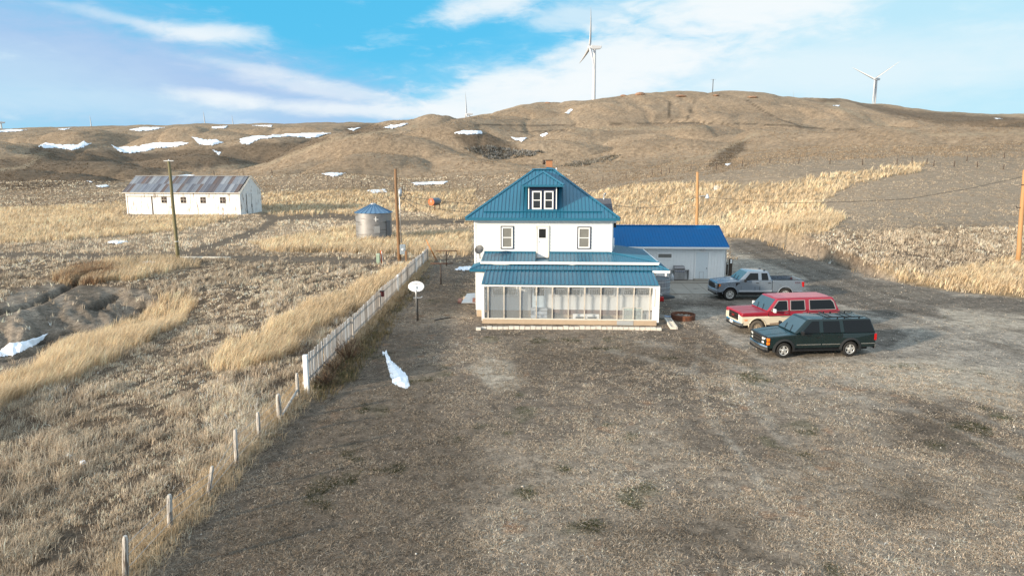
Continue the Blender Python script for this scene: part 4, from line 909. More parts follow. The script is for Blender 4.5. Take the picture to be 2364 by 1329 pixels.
    for (a, b, c, d) in ((R0, R1, R2, R3), (V3(rx1 - 4.6, YB + 5, ra), V3(rx1, YB + 5, ra), R2, R3)):
        n = 9
        for k in range(n):
            p = lambda s, t: a.lerp(b, s).lerp(d.lerp(c, s), t)
            u = V3(0, 0, 0.03)
            m.add([p(0, k / n) + u, p(1, k / n) + u, p(1, (k + 1) / n), p(0, (k + 1) / n), p(0, k / n) - u, p(1, k / n) - u], [(0, 1, 2, 3), (4, 5, 1, 0)])
    m.add([(rx1 - .02, YB + .2, ra), (rx1 - .02, YB + 5, ra), (rx1 - .02, YB + 2.6, rb)], [(0, 1, 2)])
    rr = part(m, 'rear_roof', M_SHINGLE)
    ym = YB + 2.4; mx, mz = hat(1394, 458, ym); m = MB(); m.tube([(mx, ym, mz - .5), (mx, ym, mz + .3)], 0.035, 8).tube([(mx, ym, mz + .28), (mx + .1, ym, mz + .38), (mx + .15, ym, mz + .28)], 0.05, 8); part(m, 'service_mast', M_GALV, rr)
    m = MB(); x_, z_ = hat(1105, 690, YL); m.lathe([(0.0, -.03), (.10, -.025), (.11, 0)], (x_, YL - .015, z_), 'y', 14); part(m, 'wall_vent', M_TRIMW)
build_house()
# ---------------------------------------------------------------- vehicles (front towards -x, near side -y, origin on the ground between the axles)
def paint(name, col, rough=0.28, dirt=None, coat=0.6, metal=0.0):
    m = mat(name, col, rough, metal, 0.07, 1.5, spec=0.5, coat=coat, stain=dirt); return m
P_SILVER = paint('silver_paint', (0.21, 0.255, 0.31), 0.28, metal=0.5)
P_RED = paint('faded_red_paint', (0.29, 0.015, 0.034), 0.42, (2.4, 0.62, (0.42, 0.09, 0.10), (1, 1, 1)), 0.25)
P_CREAM = paint('cream_paint', (0.60, 0.53, 0.41), 0.5, (3.0, 0.60, (0.42, 0.33, 0.22), (1, 1, 1)), 0.1)
P_GREEN = paint('dark_green_paint', (0.002, 0.012, 0.0135), 0.26, (3.5, 0.68, (0.03, 0.032, 0.03), (1, 1, 1)), 0.35)
M_CARGL = mat('tinted_car_glass', (0.006, 0.008, 0.010), 0.06, var=0.1, spec=0.28)
M_WSH = mat('windscreen_glass', (0.045, 0.075, 0.095), 0.05, var=0.3, scale=1.2, spec=0.9)
M_LAMP = mat('lamp_glass', (0.72, 0.72, 0.70), 0.12, var=0.1)
M_AMBER = mat('amber_lens', (0.75, 0.19, 0.015), 0.2, var=0.1)
M_TAIL = mat('red_lens', (0.42, 0.008, 0.010), 0.15, var=0.1)
M_SEAM = mat('panel_gap', (0.008, 0.008, 0.009), 0.8)
def arc(cx, cz, r, a0, a1, n=12): return [(cx + r * math.cos(R(a0 + (a1 - a0) * i / n)), cz + r * math.sin(R(a0 + (a1 - a0) * i / n))) for i in range(n + 1)]
def slab(mb, poly, yfun, t=0.008, off=0.004, side=-1):
    """thin panel following the side surface: poly in (x, z)"""
    n = len(poly); a = [(x, side * (yfun(x, z) + off + t), z) for x, z in poly]; b = [(x, side * (yfun(x, z) + off - 0.02), z) for x, z in poly]
    mb.add(a + b, [tuple(range(n)), tuple(range(2 * n - 1, n - 1, -1))] + [(i, (i + 1) % n, (i + 1) % n + n, i + n) for i in range(n)])
def wheel(par, x, y, r, w, rim_r, style, sgn, tyre=M_RUB, rimm=None):
    m = MB(); h = w / 2
    m.lathe([(rim_r * .98, -h * .75), (rim_r + .02, -h), (r - .035, -h), (r - .006, -h * .72), (r, -h * .3), (r, h * .3), (r - .006, h * .72), (r - .035, h), (rim_r + .02, h), (rim_r * .98, h * .75), (rim_r * .98, -h * .75)], (x, y, r), 'y', 30)
    for k in range(30):                                              # tread blocks
        a = 2 * math.pi * k / 30; c = Vector((x + math.cos(a) * r * .997, y, r + math.sin(a) * r * .997)); t = Vector((-math.sin(a), 0, math.cos(a))); n = Vector((math.cos(a), 0, math.sin(a)))
        for q in (-.27, .27): m.obox(c + Vector((0, q * w * 1.1, 0)), t, Vector((0, 1, 0)), n, .022, w * .2, .006)
    wl = m.build('wheel', tyre, par)
    rimm = rimm or M_ALU; m = MB(); f = sgn * h
    m.lathe([(rim_r, f * .95), (rim_r * .93, f * .80), (rim_r * .90, f * .35), (0.001, f * .30)], (x, y, r), 'y', 30)
    m.build('wheel_well_disc', M_DARKI, wl)
    m = MB(); m.lathe([(rim_r * 1.0, f * .98), (rim_r * .90, f * .99), (rim_r * .88, f * .78)], (x, y, r), 'y', 30)
    ns, wd = {'star': (5, .36), 'twin': (6, .20), 'steel': (8, .62)}[style]
    for k in range(ns):
        a0 = 2 * math.pi * k / ns + .3; wi, wo = (rim_r * .62, rim_r * .30) if style == 'star' else ((rim_r * .30, rim_r * .34) if style == 'twin' else (rim_r * .30, rim_r * .48))
        d = Vector((math.cos(a0), 0, math.sin(a0))); s_ = Vector((-math.sin(a0), 0, math.cos(a0))); c = Vector((x, y, r))
        ya, yb = Vector((0, f * .92, 0)), Vector((0, f * .80, 0))
        def sp(o0, o1):
            i0, i1 = c + d * rim_r * .16, c + d * rim_r * .93
            v = [i0 + s_ * o0[0] + ya, i0 + s_ * o0[1] + ya, i1 + s_ * o1[1] + ya, i1 + s_ * o1[0] + ya]; v += [p - ya + yb for p in v]
            m.add(v, [(0, 1, 2, 3), (0, 4, 5, 1), (1, 5, 6, 2), (2, 6, 7, 3), (3, 7, 4, 0)])
        if style == 'twin': sp((-.06, -.012), (-.085, -.03)); sp((.012, .06), (.03, .085))
        else: sp((-wi * .5, wi * .5), (-wo * .5, wo * .5))
    m.lathe([(rim_r * .30, f * .80), (rim_r * .28, f * .97), (rim_r * .16, f * 1.02), (0.001, f * 1.02)], (x, y, r), 'y', 18)
    m.build('rim', rimm, wl)
def hexa(base, top, z0, z1, crown=0.03):
    """greenhouse block: base/top = (x0, x1, half width front, half width rear)"""
    b = [(base[0], -base[2], z0), (base[1], -base[3], z0), (base[1], base[3], z0), (base[0], base[2], z0)]
    t = [(top[0], -top[2], z1), (top[1], -top[3], z1), (top[1], top[3], z1), (top[0], top[2], z1)]
    m = MB(); n = 6
    v = b[:]; 
    m.add(b + t, [(0, 1, 5, 4), (1, 2, 6, 5), (2, 3, 7, 6), (3, 0, 4, 7), (3, 2, 1, 0), (4, 5, 6, 7)]); return m
def vehicle(spec, loc, yaw, scale, label, cat, group):
    root = thing(spec['name'], loc, label, cat, group, yaw); root.scale = (scale,) * 3
    xf, xr, hw, ax, wr = spec['xf'], spec['xr'], spec['hw'], spec['wb'] / 2, spec['wr']; zs, zb, P = spec['zs'], spec['zb'], spec['paint']
    (gx0, gx1, gw), (tx0, tx1, tw), zr = spec['gbase'], spec['gtop'], spec['zr']; ar = spec['ar']
    tumb = lambda x, z: hw * (1 - .012 * abs((z - .75) / .5) ** 2) * (1 - spec.get('nose', .10) * max(0, (xf + .55 - x) / .55) ** 2) * (1 - .05 * max(0, (x - xr + .35) / .35) ** 2)
    side = lambda x, z: gw + (tw - gw) * (z - zb) / (zr - zb)
    def shape(o):
        me = o.data
        for v in me.vertices:
            s_ = 1 if v.co.y > 0 else -1
            if abs(v.co.y) > .3: v.co.y = v.co.y / hw * tumb(v.co.x, v.co.z)
        bm = bmesh.new(); bm.from_mesh(me); bmesh.ops.triangulate(bm, faces=[f for f in bm.faces if len(f.verts) > 4]); bm.to_mesh(me); bm.free(); return o
    truck = spec.get('bed')
    xe = spec['cab_end'] if truck else xr
    zc = spec.get('split')
    arches = lambda x, r_: arc(x, wr + .02, r_, 180, 0) if False else None
    def low(x0, x1, zt_line):
        """outline of the lower body from x0 to x1 with wheel openings"""
        pts = list(zt_line)                                         # along the top from front to rear
        pts += [(x1, zs + .12), (x1 - .06, zs)]
        for c in (ax, -ax):
            if x0 < c - ar and c + ar < x1: pts += [(px_, max(pz_, zs)) for px_, pz_ in arc(c, wr + .02, ar, math.degrees(math.asin(max(-1, (zs - wr - .02) / ar))), 180 - math.degrees(math.asin(max(-1, (zs - wr - .02) / ar))), 12)]
        pts += [(x0 + .10, zs), (x0, zs + .14)]; return pts
    nose = spec['nose_line']
    if zc:
        m = MB(); m.prism(low(xf, xe, [(xf - .0, zc), (xe, zc)]), 'y', -hw, hw); shape(m.build('lower_body', spec['paint2'], root, bevel=.02))
        m = MB(); m.prism([(xf, zc + .002)] + nose + [(xe - .02, zb), (xe, zb - .1), (xe, zc + .002)], 'y', -hw, hw); body = shape(m.build('body', P, root, bevel=.045, seg=3))
    else:
        m = MB(); m.prism(low(xf, xe, [(xf, zb - .30)] + nose + [(xe - .03, zb), (xe, zb - .08)]), 'y', -hw, hw); body = shape(m.build('body', P, root, bevel=.05, seg=3))
    m = MB(); m.box(xf + .25, xr - .25, -hw * .66, hw * .66, wr * .75, zb - .25); m.box(-ax + ar, ax - ar, -hw * .9, hw * .9, zs - .12, zs + .02); m.box(-ax - .06, -ax + .06, -hw * .8, hw * .8, wr - .06, wr + .06); m.box(ax - .06, ax + .06, -hw * .8, hw * .8, wr - .06, wr + .06)
    m.build('underbody', M_BLACK, root)
    # cabin
    m = hexa((gx0, gx1, gw, gw), (tx0, tx1, tw, tw), zb - .01, zr); cab = m.build('cabin', P, root, bevel=spec.get('cabbev', .07), seg=3, ang=20)
    m = MB(); n = 8                                                  # roof skin with a slight crown
    vs = [(tx0 + .03 + (tx1 - tx0 - .06) * i, tw * (j / 4 - 1) * .93, zr - .004 + .035 * (1 - (j / 4 - 1) ** 2)) for i in (0, .06, .5, .94, 1) for j in range(9)]
    vs = [(x, y, z - (.03 if k // 9 in (0, 4) else 0)) for k, (x, y, z) in enumerate(vs)]
    m.add(vs, [(i * 9 + j, i * 9 + j + 1, i * 9 + j + 10, i * 9 + j + 9) for i in range(4) for j in range(8)], smooth=True); m.build('roof', spec.get('roofpaint', P), root)
    for sd in (-1, 1):
        for wname, poly in spec['windows']:
            m = MB(); slab(m, poly, side, .006, .001, sd); w = m.build(wname, M_CARGL, root)
            if spec.get('winframe'):
                cx_ = sum(p[0] for p in poly) / len(poly); cz_ = sum(p[1] for p in poly) / len(poly)
                m = MB(); slab(m, [(cx_ + (x - cx_) * (1 + .05 / max(.2, abs(x - cx_))), cz_ + (z - cz_) * (1 + .03 / max(.12, abs(z - cz_)))) for x, z in poly], side, .002, .0, sd); m.build('window_seal', spec['winframe'], w)
        for dpoly in spec['doors']:
            m = MB(); slab(m, [(x, z) for x, z in dpoly], tumb, .004, -.001, sd); d = m.build('door', P, root, bevel=.006)
            x0 = min(p[0] for p in dpoly); x1 = max(p[0] for p in dpoly); z1 = max(p[1] for p in dpoly); z0 = min(p[1] for p in dpoly)
            m = MB(); slab(m, [(x0 - .014, z0 - .014), (x1 + .014, z0 - .014), (x1 + .014, z1), (x0 - .014, z1)], tumb, .001, -.001, sd); m.build('seam', M_SEAM, d)
            hx = x1 - .16; hz_ = spec.get('hz', zb - .16); y_ = sd * (tumb(hx, hz_) + .012)
            m = MB(); m.box(hx - .09, hx + .09, min(y_, y_ + sd * .03), max(y_, y_ + sd * .03), hz_ - .018, hz_ + .018); m.build('handle', spec.get('handle', M_BLACK), d, bevel=.006)
            if zc:
                m = MB(); slab(m, [(x0 + .01, zs + .06), (x1 - .01, zs + .06), (x1 - .01, zc - .02), (x0 + .01, zc - .02)], tumb, .005, -.001, sd); m.build('door_skin', spec['paint2'], d)
        for cxw in (-ax, ax): wheel(root, cxw, sd * (hw - .13), wr, .25, spec['rim_r'], spec['rim'], sd, spec.get('tyre', M_RUB), spec.get('rimm'))
        # mirror on its arm
        mx, mz = spec['mirror']; y0 = sd * (hw - .02)
        m = MB(); m.bar((mx + .04, y0 - sd * .06, mz - .05), (mx, y0 + sd * .14, mz), .045, .03); mi = m.build('mirror_arm', spec.get('mirm', M_BLACK), root)
        m = MB(); m.box(mx - .06, mx + .05, min(y0 + sd * .08, y0 + sd * .30), max(y0 + sd * .08, y0 + sd * .30), mz - .09, mz + .11); m.build('mirror', spec.get('mirm', M_BLACK), mi, bevel=.03)
        if spec.get('flare'):
            for cxw in (-ax, ax):
                m = MB(); po = arc(cxw, wr + .02, ar + .085, -8, 188, 14); pi = arc(cxw, wr + .02, ar - .012, -10, 190, 14)
                for i in range(14):
                    q = [po[i], po[i + 1], pi[i + 1], pi[i]]; yy = [sd * (hw + .045), sd * (hw - .05)]
                    v = [(x, yy[0] - sd * (.03 if k < 2 else 0), z) for k, (x, z) in enumerate(q)] + [(x, yy[1], z) for x, z in q]
                    m.add(v, [(0, 1, 2, 3), (0, 4, 5, 1), (2, 6, 7, 3)])
                m.build('wheel_flare', spec['flare'], root)
        elif spec.get('lip'):
            for cxw in (-ax, ax):
                m = MB(); m.tube([(x, sd * (tumb(x, z) + .004), z) for x, z in arc(cxw, wr + .02, ar + .012, 2, 178, 14)], .022, 6); m.build('wheel_arch', spec['lip'], root)
        for (nm, x0, x1, z0, z1, mm) in spec.get('strips', []):
            m = MB(); slab(m, [(x0, z0), (x1, z0), (x1, z1), (x0, z1)], tumb, .014, 0, sd); m.build(nm, mm, root)
        if spec.get('step'):
            m = MB(); m.box(-ax + ar + .03, ax - ar - .03, min(sd * (hw - .12), sd * (hw + .07)), max(sd * (hw - .12), sd * (hw + .07)), zs - .12, zs - .06); m.build('running_board', M_BLACK, root, bevel=.015)
        # lamps
        for (nm, y0, y1, z0, z1, dx, mm) in spec['lamps']:
            m = MB(); a_, b_ = sorted((sd * y0, sd * y1)); xx = lambda y: xf + hw * .0 + (abs(y) / hw) ** 4 * .10 - dx
            m.add([(xx(y) + o, y, z) for o in (0, .10) for z in (z0, z1) for y in (a_, b_)], [(0, 1, 3, 2), (4, 6, 7, 5), (0, 2, 6, 4), (1, 5, 7, 3), (0, 4, 5, 1), (2, 3, 7, 6)]); m.build(nm, mm, root, bevel=.008)
        for (nm, poly, mm) in spec.get('side_lamps', []):
            m = MB(); slab(m, poly, tumb, .012, .002, sd); m.build(nm, mm, root)
        for (nm, y0, y1, z0, z1, mm) in spec['tail']:
            m = MB(); a_, b_ = sorted((sd * y0, sd * y1)); m.box(xr - .10, xr + .016, a_, b_, z0, z1); m.build(nm, mm, root, bevel=.012)
    # glass front and rear
    fr = lambda s, y: (gx0 + (tx0 - gx0) * s - .006, y, zb + (zr - zb) * s + .004)
    m = MB(); w0, w1 = gw - .10, tw - .07
    a = [fr(.07, -w0), fr(.07, w0), fr(.90, w1), fr(.90, -w1)]; m.add(a + [(x + .05, y, z - .02) for x, y, z in a], [(0, 1, 2, 3), (7, 6, 5, 4), (0, 4, 5, 1), (1, 5, 6, 2), (2, 6, 7, 3), (3, 7, 4, 0)]); ws = m.build('windscreen', M_WSH, root)
    for q in (-.45, .15):
        p0 = Vector(fr(.03, q * gw)); p1 = Vector(fr(.40, (q + .28) * gw)); MB().bar(p0 + Vector((-.02, 0, .015)), p1 + Vector((-.02, 0, .015)), .022, .018).build('wiper', M_BLACK, ws)
    m = MB(); rr_ = lambda s, y: (gx1 + (tx1 - gx1) * s + .006, y, zb + (zr - zb) * s)
    a = [rr_(.10, -w0), rr_(.10, w0), rr_(.86, w1), rr_(.86, -w1)]; m.add(a + [(x - .05, y, z) for x, y, z in a], [(0, 1, 2, 3), (7, 6, 5, 4), (0, 4, 5, 1), (1, 5, 6, 2), (2, 6, 7, 3), (3, 7, 4, 0)]); m.build('rear_window', M_CARGL, root)
    # bumpers and grille
    bz0, bz1, bm_ = spec['bumper']
    for nm, x, dr_ in (('front_bumper', xf, -1), ('rear_bumper', xr, 1)):
        m = MB(); k = 9
        ys = [hw * (.99) * (j / (k - 1) * 2 - 1) for j in range(k)]; xo = lambda y: x + dr_ * (.13 - .16 * (abs(y) / hw) ** 3)
        v = []
        for z, o in ((bz0, -.05), (bz0 + (bz1 - bz0) * .35, 0), (bz0 + (bz1 - bz0) * .75, .0), (bz1, -.05)): v += [(xo(y) + dr_ * o, y, z) for y in ys]
        v += [(x - dr_ * .05, y, z) for z in (bz1, bz0) for y in ys]
        m.add(v, [(r_ * k + j, r_ * k + j + 1, (r_ + 1) * k + j + 1, (r_ + 1) * k + j) for r_ in range(5) for j in range(k - 1)] + [(5 * k + j, 5 * k + j + 1, j + 1, j) for j in range(k - 1)] + [(0, k, 2 * k, 3 * k, 4 * k, 5 * k), (k - 1, 2 * k - 1, 3 * k - 1, 4 * k - 1, 5 * k - 1, 6 * k - 1)])
        m.build(nm, bm_, root)
    gy, gz0, gz1, gm = spec['grille']
    m = MB(); m.box(xf - .022, xf + .08, -gy, gy, gz0, gz1); gr = m.build('grille', M_BLACK, root, bevel=.01)
    m = MB()
    for z in spec['bars']: m.box(xf - .034, xf - .02, -gy * .98, gy * .98, z - .014, z + .014)
    m.build('grille_bar', gm, gr)
    m = MB(); m.box(xf - .02, xf + .25, -hw * .86, hw * .86, bz0 - .12, bz0 + .03); m.build('valance', M_BLACK, root, bevel=.03)
    return root, body, side, tumb
def poly_rect(x0, x1, z0, z1, s0=0.0, s1=0.0): return [(x0, z0), (x1, z0), (x1 - s1, z1), (x0 + s0, z1)]

def build_cars():
    grp = 'vehicles parked beside the farmhouse'
    # dark green four-wheel-drive estate
    S = dict(name='suv', xf=-2.55, xr=2.98, hw=.97, wb=3.34, wr=.375, zs=.46, zb=1.16, ar=.47, paint=P_GREEN,
             gbase=(-1.15, 2.97, .93), gtop=(-.42, 2.72, .74), zr=1.83, nose=.12, nose_line=[(-2.53, .98), (-2.46, 1.03), (-1.9, 1.09), (-1.12, 1.16)],
             windows=[('front_window', [(-.80, 1.20), (.10, 1.20), (.10, 1.74), (-.24, 1.74)]), ('rear_door_window', [(.30, 1.20), (1.16, 1.20), (1.12, 1.74), (.30, 1.74)]), ('quarter_window', [(1.36, 1.18), (2.86, 1.18), (2.68, 1.77), (1.30, 1.77)])],
             doors=[poly_rect(-1.05, .16, .52, 1.15), poly_rect(.22, 1.24, .52, 1.15)], hz=1.0, rim_r=.235, rim='star', mirror=(-.86, 1.24), flare=mat('black_flare', (.020, .021, .022), .55),
             strips=[('side_moulding', -1.05, .16, .63, .665, M_CHROME), ('side_moulding', .22, 1.14, .63, .665, M_CHROME), ('side_moulding', 2.2, 2.92, .63, .665, M_CHROME)], step=True,
             lamps=[('headlight', .50, .80, .86, .97, .03, M_LAMP), ('headlight', .50, .80, .68, .78, .03, M_LAMP), ('turn_signal', .80, .955, .84, .98, .02, M_AMBER), ('turn_signal', .80, .955, .66, .80, .02, M_AMBER)],
             side_lamps=[('marker_lamp', poly_rect(-2.50, -2.40, .84, .97), M_AMBER), ('marker_lamp', poly_rect(-2.50, -2.41, .67, .79), M_AMBER)],
             tail=[('tail_light', .80, .955, .80, 1.12, M_TAIL)], bumper=(.38, .62, M_CHROME), grille=(.50, .66, .98, M_CHROME), bars=[.82, .97, .665])
    s = .96; yaw = R(5.0); c, q = math.cos(yaw), math.sin(yaw); off = Vector((-1.67 * s, -.86 * s)); p = Vector((12.52, 30.62))
    loc = p - Vector((off.x * c - off.y * q, off.x * q + off.y * c))
    r1, body, side, tumb = vehicle(S, (loc.x, loc.y, hz(loc.x, loc.y) + .0), yaw, s, 'dark green long estate car with roof rack and black wheel flares', 'car', grp)
    m = MB()
    for sd in (-1, 1): m.tube([(.35, sd * .64, 1.84), (.45, sd * .64, 1.905), (2.5, sd * .64, 1.905), (2.62, sd * .64, 1.84)], .018, 6)
    for x in (.75, 1.75): m.bar((x - .03, -.66, 1.925), (x - .03, .66, 1.925), .03, .02); m.bar((x + .06, -.66, 1.925), (x + .06, .66, 1.925), .03, .02)
    for x in (1.1, 1.45, 2.2):
        for sd in (-1, 1): m.box(x - .03, x + .03, sd * .64 - .012, sd * .64 + .012, 1.83, 1.90)
    m.build('roof_rack', M_BLACK, r1)
    m = MB()
    for y in (-.46, -.28, -.10, .10, .28, .46): m.box(.5, 2.5, y - .02, y + .02, 1.852 - .03 * abs(y), 1.868 - .03 * abs(y))
    m.build('roof_strip', P_GREEN, r1)
    m = MB(); m.box(-2.60, -2.44, -.80, .80, .99, 1.045); m.build('bonnet_deflector', M_BLACK, r1, bevel=.015)
    for y in (-.45, .45): MB().add([(-2.40, y - .012, 1.045), (-2.40, y + .012, 1.045), (-1.25, y * 1.15 + .012, 1.168), (-1.25, y * 1.15 - .012, 1.168), (-2.40, y, 1.052), (-1.25, y * 1.15, 1.174)], [(0, 4, 5, 3), (4, 1, 2, 5)]).build('bonnet_crease', P_GREEN, r1)
    # faded red and cream old wagon
    S = dict(name='suv', xf=-2.50, xr=3.05, hw=.985, wb=3.29, wr=.385, zs=.50, zb=1.20, ar=.47, paint=P_RED, paint2=P_CREAM, split=.96, roofpaint=mat('chalky_sheen_roof', (.40, .13, .16), .45, var=.2, scale=2),  # roof's chalky sheen put into a paler red
             gbase=(-1.12, 3.0, .95), gtop=(-.52, 2.66, .80), zr=1.88, nose=.03, cabbev=.09, nose_line=[(-2.50, 1.13), (-2.44, 1.17), (-1.08, 1.20)],
             windows=[('front_window', [(-.86, 1.26), (.02, 1.26), (.02, 1.70), (-.02, 1.74), (-.44, 1.74)]), ('rear_door_window', [(.22, 1.26), (.98, 1.26), (1.0, 1.30), (.98, 1.74), (.24, 1.74)]), ('quarter_window', [(1.30, 1.26), (2.74, 1.26), (2.62, 1.62), (2.48, 1.74), (1.30, 1.74)])],
             winframe=mat('pitted_trim', (.40, .34, .33), .4, metal=.4), doors=[poly_rect(-1.02, .10, .98, 1.19), poly_rect(.16, 1.12, .98, 1.19)], hz=1.12, handle=M_CHROME, rim_r=.205, rim='steel', rimm=mat('rusty_wheel', (.36, .29, .21), .55, metal=.3, var=.35, scale=14), tyre=M_RUBD, mirror=(-.80, 1.28), mirm=mat('white_mirror', (.70, .69, .66), .4), lip=P_CREAM,
             lamps=[('headlight', .56, .90, .93, 1.03, .022, M_LAMP), ('headlight', .56, .90, .80, .90, .022, M_LAMP), ('turn_signal', .56, .90, .68, .76, .02, M_LAMP)], side_lamps=[('marker_lamp', poly_rect(-2.36, -2.20, .76, .81), M_AMBER)],
             tail=[('tail_light', .86, .97, .75, 1.05, M_TAIL)], bumper=(.45, .66, M_CHROME), grille=(.54, .70, 1.08, M_DARKI), bars=[.80, .99])
    s = 1.0; yaw = R(7.5); c, q = math.cos(yaw), math.sin(yaw); off = Vector((-1.645 * s, -.87 * s)); p = Vector((12.88, 35.15)); loc = p - Vector((off.x * c - off.y * q, off.x * q + off.y * c))
    r2, body, side, tumb = vehicle(S, (loc.x, loc.y, hz(loc.x, loc.y)), yaw, s, 'faded red and cream old estate wagon with mud on its tyres', 'car', grp)
    m = MB(); 
    for y in (-.5, -.25, 0, .25, .5): m.box(.15, 2.5, y - .035, y + .035, 1.90 - .02 * abs(y), 1.920 - .02 * abs(y))
    m.build('roof_rib', mat('chalky_red_paint', (.52, .25, .27), .5, var=.2, scale=3), r2)
    m = MB(); m.box(-2.645, -2.635, -.17, .13, .50, .64); m.build('licence_plate', M_TRIMW, r2)
    text_mesh('grille_badge', 'GMC', .15, mat('badge_red', (.35, .03, .03), .4), r2, Vector((-2.540, 0, .895)), Matrix.Rotation(R(-90), 3, 'Z').to_4x4().to_euler() if False else (Matrix.Rotation(R(-90), 4, 'Z') @ Matrix.Rotation(R(90), 4, 'X')).to_euler())
    m = MB()
    for x in (-1.08, .13, 1.2): slab(m, [(x - .008, .98), (x + .008, .98), (x + .008, 1.19), (x - .008, 1.19)], tumb, .002, .002, -1)
    for y in (-.42, 0, .42): m.add([(-2.42, y - .02, 1.172), (-2.42, y + .02, 1.172), (-1.2, y + .02, 1.203), (-1.2, y - .02, 1.203), (-2.42, y, 1.184), (-1.2, y, 1.213)], [(0, 4, 5, 3), (4, 1, 2, 5)])
    m.build('bonnet_crease', P_RED, r2)
    m = MB(); slab(m, [(-.95, .545), (.9, .545), (.9, .60), (.2, .585), (-.3, .61), (-.95, .59)], tumb, .006, .002, -1); m.build('rust_patch', M_RUST, r2)
    m = MB(); slab(m, [(-.35, .905), (.30, .905), (.30, .93), (-.35, .93)], tumb, .006, .002, -1); m.build('badge_strip', M_GALV, r2)
    # silver pickup
    S = dict(name='pickup_truck', xf=-2.78, xr=3.06, hw=1.0, wb=3.69, wr=.41, zs=.54, zb=1.33, ar=.50, paint=P_SILVER, bed=True, cab_end=.96,
             gbase=(-1.28, .95, .95), gtop=(-.62, .72, .76), zr=1.93, nose=.10, nose_line=[(-2.74, 1.10), (-2.66, 1.20), (-2.0, 1.27), (-1.25, 1.33)],
             windows=[('front_window', [(-.98, 1.30), (-.70, 1.30), (-.55, 1.37), (.02, 1.37), (.02, 1.82), (-.50, 1.82)]), ('rear_door_window', [(.24, 1.37), (.66, 1.37), (.70, 1.41), (.63, 1.82), (.24, 1.82)])],
             doors=[poly_rect(-1.12, .10, .64, 1.31), poly_rect(.14, .90, .64, 1.31)], hz=1.19, rim_r=.265, rim='twin', mirror=(-.92, 1.36), lip=mat('silver_lip', (.30, .34, .39), .4, metal=.3), strips=[('rocker_moulding', -1.25, .95, .60, .70, mat('pale_silver', (.46, .50, .55), .3, metal=.3))],  # rocker strip in a paler silver than the body
             lamps=[('headlight', .62, .93, .98, 1.10, .02, M_LAMP), ('headlight', .70, .93, .86, .95, .02, M_LAMP), ('headlight_surround', .60, .97, .82, 1.13, .008, M_BLACK)], side_lamps=[('turn_signal', [(-2.66, .90), (-2.50, .98), (-2.48, 1.10), (-2.64, 1.10)], M_AMBER)],
             tail=[('tail_light', .86, 1.0, .92, 1.26, M_TAIL)], bumper=(.50, .78, mat('silver_bumper', (.34, .37, .41), .35, metal=.5)), grille=(.62, .78, 1.12, M_BLACK), bars=[.90, 1.02])
    s = .995; yaw = R(0.6); c, q = math.cos(yaw), math.sin(yaw); off = Vector((-1.845 * s, -.9 * s)); p = Vector((14.45, 44.6)); loc = p - Vector((off.x * c - off.y * q, off.x * q + off.y * c))
    r3, body, side, tumb = vehicle(S, (loc.x, loc.y, hz(loc.x, loc.y)), yaw, s, 'silver extended cab pickup truck with an open bed', 'pickup truck', grp)
    def bed_side(sd):
        zs, ax, wr, ar = .56, 1.845, .41, .50; a0 = math.degrees(math.asin((zs - wr - .02) / ar))
        pts = [(.985, 1.36), (3.04, 1.36), (3.06, 1.28), (3.06, zs + .1), (3.0, zs)] + arc(ax, wr + .02, ar, a0, 180 - a0, 12) + [(.985, zs)]
        a, b = sorted((sd * .90, sd * 1.0)); m = MB(); m.prism(pts, 'y', a, b); o = m.build('bed_side', P_SILVER, r3, bevel=.03, seg=2)
        for v in o.data.vertices:
            if abs(v.co.y) > .95: v.co.y *= (1 - .03 * max(0, (v.co.x - 2.75) / .3) ** 2)
        bm = bmesh.new(); bm.from_mesh(o.data); bmesh.ops.triangulate(bm, faces=[f for f in bm.faces if len(f.verts) > 4]); bm.to_mesh(o.data); bm.free()
        m = MB(); a, b = sorted((sd * .88, sd * .99)); m.box(1.0, 3.03, a, b, 1.362, 1.385); m.build('bed_rail', M_BLACK, o, bevel=.008)
        m = MB(); slab(m, [(2.96, .93), (3.05, .93), (3.05, 1.25), (2.90, 1.25)], lambda x, z: .99, .012, .002, sd); m.build('tail_light', M_TAIL, o)
        m = MB(); m.box(1.5, 2.2, *sorted((sd * .74, sd * .90)), .80, 1.08); m.build('wheel_housing', P_SILVER, o, bevel=.06)
    bed_side(-1); bed_side(1)
    m = MB(); m.box(.99, 3.0, -.89, .89, .72, .80); m.build('bed_floor', mat('bed_liner', (.05, .052, .055), .6, var=.2), r3)
    m = MB(); m.box(2.98, 3.05, -.90, .90, .78, 1.36); tg = m.build('tailgate', P_SILVER, r3, bevel=.02)
    m = MB(); m.box(.985, 1.04, -.89, .89, .78, 1.34); m.build('bed_front_wall', P_SILVER, r3, bevel=.015)
    m = MB(); slab(m, [(-1.46, .98), (-1.30, 1.14), (-1.22, 1.14), (-1.22, 1.20), (-1.50, 1.20)], tumb, .010, .002, -1); slab(m, [(-1.46, .98), (-1.30, 1.14), (-1.22, 1.14), (-1.22, 1.20), (-1.50, 1.20)], tumb, .010, .002, 1); m.build('fender_vent', M_BLACK, r3)
    m = MB(); m.box(.50, .62, -.50, -.36, 1.945, 1.985); m.build('roof_light', M_BLACK, r3, bevel=.01)
    m = MB(); m.box(.50, .62, .36, .50, 1.945, 1.985); m.build('roof_light', M_BLACK, r3, bevel=.01)
    text_mesh('bed_decal', 'STX', .15, mat('decal_dark', (.10, .02, .03), .5), r3, Vector((2.62, -1.012, 1.20)), Matrix.Rotation(R(90), 4, 'X').to_euler(), sx=1.3)
